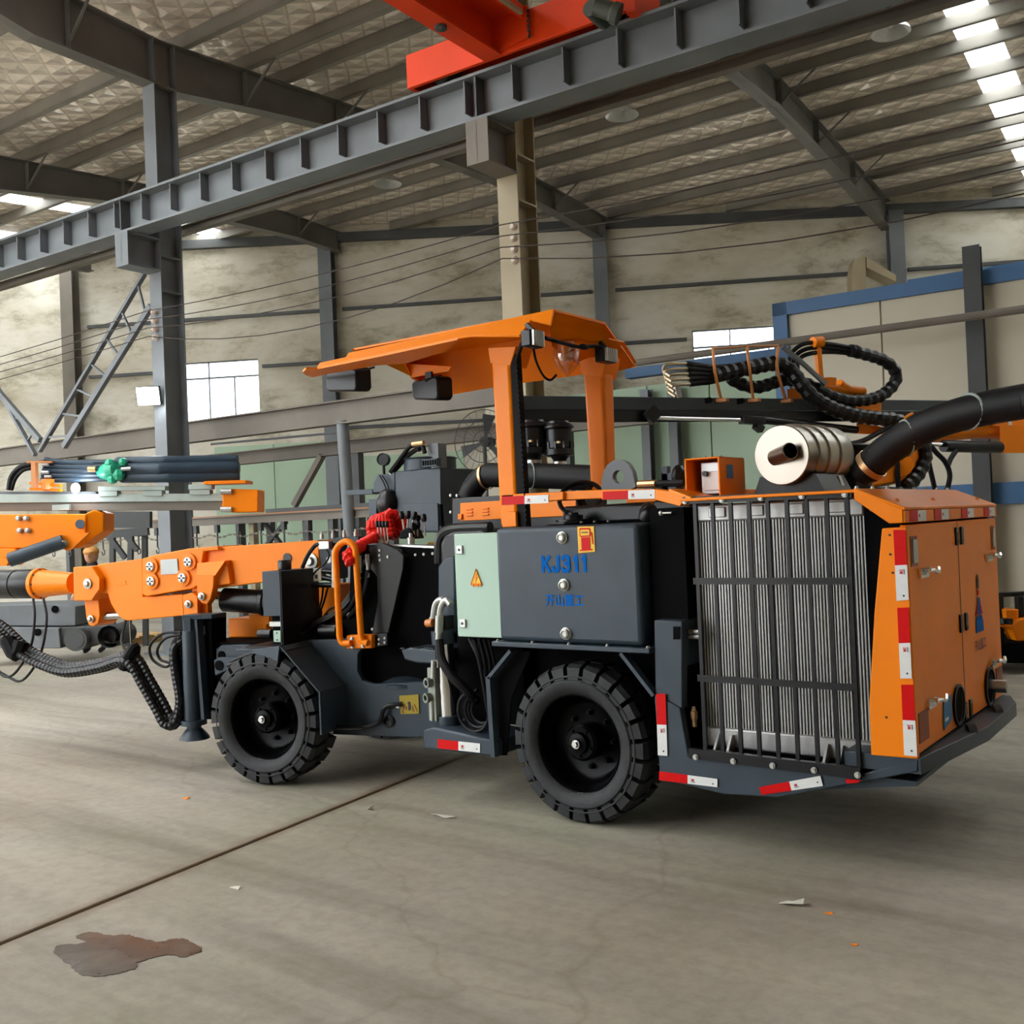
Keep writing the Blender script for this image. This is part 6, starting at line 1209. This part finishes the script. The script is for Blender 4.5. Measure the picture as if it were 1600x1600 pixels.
qbar((-3.496,8.717,3.090), (-3.387,8.875,2.956), .02, .05, 'link_bar', GREYST); qbar((-3.394,8.863,2.967), (-3.260,9.110,2.766), .02, .045, 'link_bar', GREYST)
qh([(-2.673,9.773,2.271), (-2.631,9.851,2.153), (-2.642,9.830,2.023), (-2.699,9.724,1.883), (-2.777,9.582,1.781)], .07, 'hose', WRAP, .09, .09)
for pts in ([(-2.681,9.969,2.269), (-2.654,10.018,2.124), (-2.636,10.052,1.961), (-2.611,10.097,1.750)], [(-2.665,9.997,2.269), (-2.600,10.119,2.135), (-2.544,10.222,2.037), (-2.520,10.266,1.915), (-2.540,10.228,1.770)], [(-2.508,10.498,2.153), (-2.525,10.362,2.076), (-2.529,10.249,2.001)], [(-2.809,9.731,2.411), (-2.904,9.556,2.340), (-3.035,9.315,2.235), (-3.160,9.084,2.201)], [(-2.747,9.384,2.157), (-2.745,9.388,1.985), (-2.744,9.391,1.784)]): M().tube(pts, .024, 8, 6).build('hydraulic_hose', HOSE, r2)
M().tube([(-2.694,9.420,2.337), (-2.669,9.465,2.429), (-2.632,9.535,2.464)], .014, 8).build('lifting_eye', ORANGE, r2)
M().bar((-2.843,9.460,1.790), (-2.902,9.351,0.383), .45, .45).build('boom_stand', SLATE, r2)
# ================================================================== THIRD RIG'S FEED (upper left, behind the boom)
r3 = thing('drill_feed', (-9.911,6.305,1.989), 'pale drill feed on an orange boom arm behind the rig, at left', 'drilling boom')
def rpoly(pts, name, m, th=.15, bev=.004, par=None): return M().prism(pts, tuple(f0*th)).build(name, m, par or r3, bev)
rpoly([(-13.312,3.742,2.274), (-9.072,6.937,2.077), (-9.075,6.935,1.994), (-13.315,3.740,2.171)], 'feed_rail', PGREY, .12)
rpoly([(-13.339,3.747,2.172), (-9.091,6.948,1.995), (-9.094,6.946,1.899), (-13.341,3.746,2.096)], 'feed_channel', DUSTST, .14)
rpoly([(-13.347,3.753,2.317), (-10.374,5.994,2.165), (-10.375,5.993,2.109), (-13.349,3.752,2.262)], 'feed_cover', GREYST, .14)
for pl in ([(-10.135,6.099,2.207), (-9.560,6.532,2.184), (-9.561,6.531,2.136), (-10.136,6.098,2.159)], [(-10.140,6.107,2.159), (-9.981,6.227,2.151), (-9.983,6.226,2.096), (-10.142,6.106,2.098)], [(-9.767,6.388,2.140), (-9.597,6.516,2.138), (-9.599,6.515,2.077), (-9.769,6.387,2.085)], [(-9.362,6.681,2.188), (-9.160,6.834,2.178), (-9.161,6.832,2.130), (-9.364,6.680,2.133)], [(-9.362,6.694,2.133), (-9.186,6.826,2.124), (-9.188,6.825,2.069), (-9.363,6.693,2.078)], [(-10.535,5.797,2.028), (-10.387,5.909,2.028), (-10.389,5.908,1.966), (-10.537,5.796,1.967)]): rpoly(pl, 'slide_plate', PGREY, .12)
rpoly([(-10.364,5.988,2.164), (-10.199,6.113,2.156), (-10.200,6.112,2.128), (-10.365,5.988,2.137)], 'slide_bar', DARKST, .1)
rpoly([(-9.068,6.878,2.125), (-8.931,6.981,2.118), (-8.751,7.116,2.102), (-8.758,7.111,1.862), (-8.983,6.942,1.867), (-9.075,6.872,1.885), (-9.055,6.887,2.001)], 'feed_end_block', ORANGE, .3, .01)
for p, q_ in (((-9.052,6.864,2.096), (-8.960,6.934,2.092)), ((-9.058,6.860,1.905), (-8.965,6.930,1.900))): M().cyl(p, q_, .03, n=12).build('end_pin', ALU, r3)
ba = rpoly([(-13.196,3.704,2.050), (-10.182,5.976,1.916), (-10.191,5.969,1.596), (-10.268,5.910,1.552), (-13.205,3.698,1.703)], 'boom_arm', ORANGE, .32, .012)
rpoly([(-10.206,5.982,1.916), (-10.162,6.053,1.955), (-10.122,6.146,1.917), (-10.127,6.142,1.725), (-10.215,5.976,1.596)], 'boom_arm_head', ORANGE, .3, .008, ba)
M().prism([(-10.350,5.761,1.702), (-10.090,5.957,1.716), (-10.240,5.844,1.554), (-10.279,5.815,1.529), (-10.322,5.783,1.552), (-10.342,5.768,1.607)], tuple(f0*.04)).build('cylinder_lug', ORANGE, ba)
M().lathe((-10.294,5.791,1.612), -f0, [(.035, -.01), (.035, .012), (.015, .02)], 12).build('lug_pin', ZINC, ba)
for p in ((-10.735,5.534,1.897), (-10.670,5.583,1.893), (-10.727,5.540,1.767), (-10.662,5.589,1.764)): M().lathe(p, -f0, [(.028, -.02), (.028, .02), (.015, .03)], 10).build('arm_bolt', ZINC, ba)
M().lathe((-10.225,5.931,1.809), -f0, [(.05, -.003), (.05, .004)], 20).build('arm_hole', mat('dark_blue_hole', (.03, .06, .10), .5), ba)
M().cyl((-10.285,5.773,1.632), (-10.644,5.377,1.461), .075, n=18).build('arm_cylinder', SLATE, r3); M().cyl((-10.247,5.751,1.632), (-10.474,5.530,1.532), .02, n=8).build('arm_pipe', CHROME, r3)
M().prism([(-13.144,3.681,1.702), (-10.752,5.484,1.579), (-10.700,5.523,1.488), (-10.800,5.447,1.399), (-13.149,3.677,1.492)], tuple(f0*.3)).build('arm_knuckle', ORANGE, r3, .01)
rpoly([(-13.088,3.660,1.513), (-10.791,5.392,1.496), (-10.749,5.423,1.447), (-10.772,5.406,1.401), (-13.092,3.658,1.378)], 'arm_lug', ORANGE, .1)
# drifter with hoses on the feed
DRM = mat('drifter_flare_tint', (.030, .052, .078), .4, spec=.3)  # blue cast of lens flare put into the base colour
for a, b, rr in (((-10.007,6.233,2.463), (-9.033,7.092,2.443), .055), ((-10.008,6.169,2.372), (-8.984,7.066,2.349), .075), ((-9.933,6.225,2.293), (-8.987,7.064,2.259), .06), ((-9.910,6.556,2.429), (-9.190,7.161,2.414), .09)):
    M().lathe(a, Vector(b)-Vector(a), [(rr*.7, 0), (rr, .03), (rr, .5), (rr*1.05, .51), (rr*1.05, .54), (rr, .55), (rr, (Vector(b)-Vector(a)).length-.03), (rr*.8, (Vector(b)-Vector(a)).length)], 16).build('rock_drill', DRM, r3)
for k in range(5): M().tube([lerp((-10.610,5.778,2.521), (-10.650,5.748,2.303), k/4), lerp((-10.446,5.902,2.485), (-10.452,5.897,2.293), k/4), lerp((-10.016,6.163,2.461), (-10.021,6.159,2.283), k/4)], .028, 8, 4).build('drill_hose', DRM, r3)
M().lathe((-9.940,6.158,2.367), (1, .2, .1), [(.02, -.2), (.05, -.19), (.09, -.1), (.10, -.02), (.08, .05), (.05, .07)], 12).ball((-9.942,6.131,2.435), .06, 8).ball((-9.875,6.182,2.316), .07, 8).ball((-9.925,6.144,2.277), .06, 8).ball((-9.851,6.225,2.451), .05, 8).build('green_valve_cover', GREENP, r3)
M().cyl((-10.147,6.002,2.391), (-10.081,6.051,2.388), .03, n=10).build('brass_coupling', BRASS, r3)
for p, q_ in (((-9.819,6.187,2.373), (-9.737,6.248,2.376)), ((-10.588,5.732,2.381), (-10.533,5.773,2.378)), ((-10.567,5.748,2.332), (-10.513,5.789,2.329)), ((-10.586,5.734,2.463), (-10.531,5.775,2.467))): M().cyl(p, q_, .02, n=8).build('hose_fitting', ALU, r3)
rpoly([(-9.171,6.737,2.212), (-8.812,7.008,2.207), (-8.813,7.008,2.173), (-9.172,6.737,2.178)], 'drill_cradle', ORANGE, .3)
M().tube([(-10.927,5.539,2.207), (-10.901,5.559,2.350), (-10.822,5.619,2.449), (-10.722,5.694,2.479)], .03, 8).tube([(-10.905,5.556,2.206), (-10.869,5.583,2.328), (-10.800,5.635,2.414), (-10.712,5.702,2.437)], .02, 8).build('drill_hose', HOSE, r3)
M().bar((-10.505,5.607,2.475), (-10.507,5.606,2.211), .05, .05).bar((-10.711,5.640,2.497), (-10.503,5.796,2.487), .05, .02).build('hose_stand', HOOP, r3)
M().bar((-10.670,5.645,2.269), (-10.409,5.842,2.228), .06, .03).bar((-10.672,5.644,2.207), (-10.410,5.841,2.180), .06, .03).box((-10.527,5.753,7.463)[0]-.05, (-10.527,5.753,7.463)[0]+.05, (-10.527,5.753,7.463)[1]-.05, (-10.527,5.753,7.463)[1]+.05, (-10.672,5.644,2.193)[2], (-10.669,5.646,2.303)[2]).build('hose_fork', ORANGE, r3)
wl_ = M().ball((-10.214,5.889,2.190), .055, 14, 1.3, .6, 1).build('work_light', LAMPW2, r3)
M().bar((-13.223,4.060,2.087), (-13.317,3.989,0.567), .5, .5).build('feed_stand', SLATE, r3)
# ================================================================== FLOOR THINGS
wb1 = thing('steel_weldment', (-13.645,7.247,0.207), 'stack of grey steel weldments on the floor at far left', 'steel casting')
def wpoly(pts, name, m, th=.5, bev=.01): return M().prism(pts, tuple(f0*th)).build(name, m, wb1, bev)
wpoly([(-14.123,6.637,0.821), (-13.269,7.281,0.811), (-13.036,7.456,0.756), (-13.043,7.450,0.498), (-14.130,6.632,0.554)], 'upper_block', GREYST, .7)
wpoly([(-14.028,6.583,0.545), (-13.127,7.262,0.490), (-13.114,7.272,0.216), (-14.036,6.578,0.263)], 'lower_block', GREYST, .8)
M().lathe((-12.860,7.339,0.328), f0, [(.15, 0), (.15, .6)], 24).lathe((-12.850,7.333,0.329), f0, [(.11, 0), (.11, .01)], 20).build('pivot_tube', DARKST, wb1)
wpoly([(-13.154,7.304,0.493), (-12.654,7.682,0.485), (-12.539,7.768,0.427), (-12.544,7.764,0.239), (-13.161,7.299,0.254)], 'link_plate', DARKST, .4)
M().lathe((-12.506,7.605,0.352), f0, [(.15, 0), (.15, .6), (.09, .6), (.09, 0)], 24, False).build('pivot_ring', DARKST, wb1)
for p, r_ in (((-13.248,7.284,0.734), .05), ((-13.344,7.086,0.443), .05)): M().lathe(p, -f0, [(r_, -.004), (r_, .004)], 14).build('bore', DEEP, wb1)
pl_ = thing('wooden_pallet', (-13.063,8.437,0.196), 'small yellow wooden pallet on the floor behind the hose bundle', 'pallet')
pc0 = Vector((-14.585,9.441,0.000))
for k in range(5): M().box(pc0.x-.30, pc0.x+.30, pc0.y-.4+.1*k*1.6, pc0.y-.4+.1*k*1.6+.10, .10, .125).build('board', WOOD, pl_)
for k in range(3): M().box(pc0.x-.28+.25*k, pc0.x-.22+.25*k, pc0.y-.4, pc0.y+.3, 0, .10).build('bearer', WOOD, pl_)
# person
ph = Vector((-13.947,8.272,1.421)); gx = ph.x; gy = ph.y
pe = thing('person', (gx, gy, 0), 'person in dark workwear and orange cap standing behind the boom', 'person')
bm_ = bpy.data.meshes.new('body'); sk = bpy.data.objects.new('body', bm_); COL.objects.link(sk); sk.parent = pe
hz_ = ph.z
def P_(x, y, z): return r0*x+f0*y+Vector((0, 0, z))
J = [(P_(0, 0, .84), .15), (P_(0, 0, 1.05), .14), (P_(0, -.02, hz_-.24), .17), (P_(0, -.03, hz_-.14), .06), (P_(0, -.05, hz_-.02), .085), (P_(.19, 0, hz_-.25), .07), (P_(.24, -.05, 1.02), .05), (P_(.20, -.22, .86), .035), (P_(-.19, 0, hz_-.25), .07), (P_(-.24, -.05, 1.02), .05), (P_(-.20, -.22, .86), .035), (P_(.10, 0, .80), .09), (P_(.11, 0, .45), .065), (P_(.11, .02, .07), .045), (P_(-.10, 0, .80), .09), (P_(-.11, 0, .45), .065), (P_(-.11, .02, .07), .045), (P_(.11, -.16, .04), .04), (P_(-.11, -.16, .04), .04)]
E_ = [(0, 1), (1, 2), (2, 3), (3, 4), (2, 5), (5, 6), (6, 7), (2, 8), (8, 9), (9, 10), (0, 11), (11, 12), (12, 13), (0, 14), (14, 15), (15, 16), (13, 17), (16, 18)]
bm_.from_pydata([j[0] for j in J], E_, []); bm_.materials.append(CLOTH)
md = sk.modifiers.new('skin', 'SKIN'); md.use_smooth_shade = True
for i_, (p, r_) in enumerate(J): bm_.skin_vertices[0].data[i_].radius = (r_, r_*.8)
bm_.skin_vertices[0].data[0].use_root = True
ss = sk.modifiers.new('sub', 'SUBSURF'); ss.levels = 2; ss.render_levels = 2
hd_ = Vector((gx, gy, hz_))-f0*.05
M().ball(hd_, .10, 16, .92, 1.0, 1.22).ball(hd_-f0*.10-Vector((0, 0, .01)), .018, 8).build('head', SKIN, pe)
M().ball(hd_+Vector((0, 0, .055)), .112, 16, 1, 1, .8).prism([hd_-f0*.09+r0*a+Vector((0, 0, .05)) for a in (-.07, .07)]+[hd_-f0*.17+r0*a+Vector((0, 0, .04)) for a in (.05, -.05)], (0, 0, .012)).build('cap', CAPM, pe)
for s_ in (-1, 1):
    hp_ = Vector((gx, gy, 0))+P_(.20*s_, -.24, .84); h_ = M().ball(hp_, .04, 10, 1, .8, 1.1)
    for k in range(4): h_.tube([hp_+r0*(.02*k-.03)-Vector((0, 0, .02)), hp_+r0*(.02*k-.03)-f0*.03-Vector((0, 0, .06)), hp_+r0*(.02*k-.03)-f0*.02-Vector((0, 0, .09+.01*(k in (1, 2))))], .009, 6)
    h_.tube([hp_-r0*.035*s_, hp_-r0*.05*s_-f0*.03-Vector((0, 0, .03))], .011, 6); h_.build('hand', SKIN, pe)
# orange part and black skid at right edge
op = thing('orange_casting', (-2.084,10.701,0.315), 'orange steel part resting on a black skid at the right edge', 'machine part')
M().prism([(-2.166,10.639,0.612), (-2.063,10.716,0.607), (-2.067,10.713,0.497), (-2.160,10.643,0.502)], tuple(f0*.25)).build('block', ORANGE, op, .01)
M().prism([(-2.185,10.562,0.461), (-2.117,10.613,0.457), (-2.056,10.659,0.515), (-1.822,10.835,0.540), (-1.831,10.829,0.309), (-2.074,10.646,0.309), (-2.109,10.619,0.414)], tuple(f0*.2)).build('arm', ORANGE, op, .01)
M().cyl((-2.153,10.586,0.532), (-2.155,10.584,0.478), .06, n=14).build('motor', BLACKP, op)
M().prism([(-2.236,10.711,0.759), (-1.840,11.009,0.770), (-1.842,11.008,0.721), (-2.237,10.710,0.722)], tuple(f0*.1)).bar((-2.079,10.829,0.720), (-2.076,10.832,0.288), .06, .06).bar((-2.227,10.718,0.740), (-2.234,10.713,0.296), .05, .05).build('frame', BLACKP, op)
M().prism([(-2.257,10.445,0.314), (-1.629,10.918,0.282), (-1.637,10.912,0.077), (-2.264,10.440,0.121)], tuple(f0*.8)).build('skid', DEEP, op, .01)
# oil stain
oc = [(-3.925,2.107,0.001), (-3.971,2.150,0.001), (-3.930,2.197,0.001), (-3.897,2.239,0.001), (-3.981,2.233,0.001), (-4.010,2.260,0.001), (-3.968,2.309,0.001), (-3.904,2.310,0.001), (-3.826,2.364,0.001), (-3.761,2.366,0.001), (-3.645,2.392,0.001), (-3.624,2.441,0.001), (-3.577,2.462,0.001), (-3.473,2.453,0.001), (-3.426,2.425,0.001), (-3.425,2.384,0.001), (-3.437,2.349,0.001), (-3.509,2.333,0.001), (-3.534,2.277,0.001), (-3.547,2.228,0.001), (-3.507,2.194,0.001), (-3.515,2.157,0.001), (-3.539,2.104,0.001), (-3.592,2.058,0.001), (-3.681,2.054,0.001), (-3.781,2.078,0.001), (-3.862,2.090,0.001)]
OIL = mat('wet_oil', (.075, .060, .045), .16, 0, .5, 5, spec=.35)
oc2 = []
for i in range(len(oc)):
    a, b, c_, d = (Vector(oc[(i+k) % len(oc)]) for k in (-1, 0, 1, 2))
    for j in range(5): t = j/5; oc2.append(.5*((2*b)+(c_-a)*t+(2*a-5*b+4*c_-d)*t*t+(3*b-a-3*c_+d)*t**3)+Vector((random.uniform(-.006, .006), random.uniform(-.006, .006), 0)))
M().prism([(p.x, p.y, .001) for p in oc2], (0, 0, .002)).build('oil_puddle', OIL)
tag(bpy.data.objects['oil_puddle'], 'dark wet oil puddle on the concrete in the lower left', 'puddle')
def scrap(p, pts, m, label, cat='litter'):
    x, y, z = p; tag(M().prism([(x+a, y+b, .001+c) for a, b, c in pts], (0, 0, .003)).build('paper_scrap' if m is PAPER else 'paint_chip', m), label, cat)
scrap((-1.679,4.031,-0.000), [(-.05, -.02, 0), (-.01, -.03, .01), (.05, -.01, .012), (.04, .03, .02), (.0, .01, .006), (-.03, .02, 0)], PAPER, 'crumpled pale scrap on the open floor at lower right')
scrap((-3.806,4.297,0.000), [(-.09, .0, 0), (-.04, -.015, .01), (.03, -.02, 0), (.09, .0, .012), (.03, .005, .0), (-.04, .012, 0)], PAPER, 'torn white strip on the floor left of the rear wheel')
scrap((-4.275,4.201,0.000), [(-.015, -.015, 0), (.015, -.015, .02), (.015, .015, .02), (-.015, .015, 0)], PAPER, 'tiny white scrap on the dirty floor joint')
scrap((-3.889,2.949,0.000), [(-.03, -.01, 0), (.03, -.008, .0), (.02, .012, .008), (-.02, .01, 0)], PAPER, 'small white scrap above the oil puddle to its right')
scrap((-1.521,4.013,0.000), [(-.015, -.01, 0), (.02, -.01, 0), (.01, .01, 0)], ORANGE, 'orange paint chip just right of the crumpled scrap')
scrap((-1.334,3.769,0.000), [(-.015, -.01, 0), (.012, -.01, 0), (.01, .008, 0)], ORANGE, 'orange paint chip nearest the bottom right corner')
scrap((-5.484,3.816,0.000), [(-.02, -.015, 0), (.02, -.01, 0), (.015, .015, .01), (-.01, .015, .0)], ORANGE, 'orange paint chip on the floor left of the front wheel')
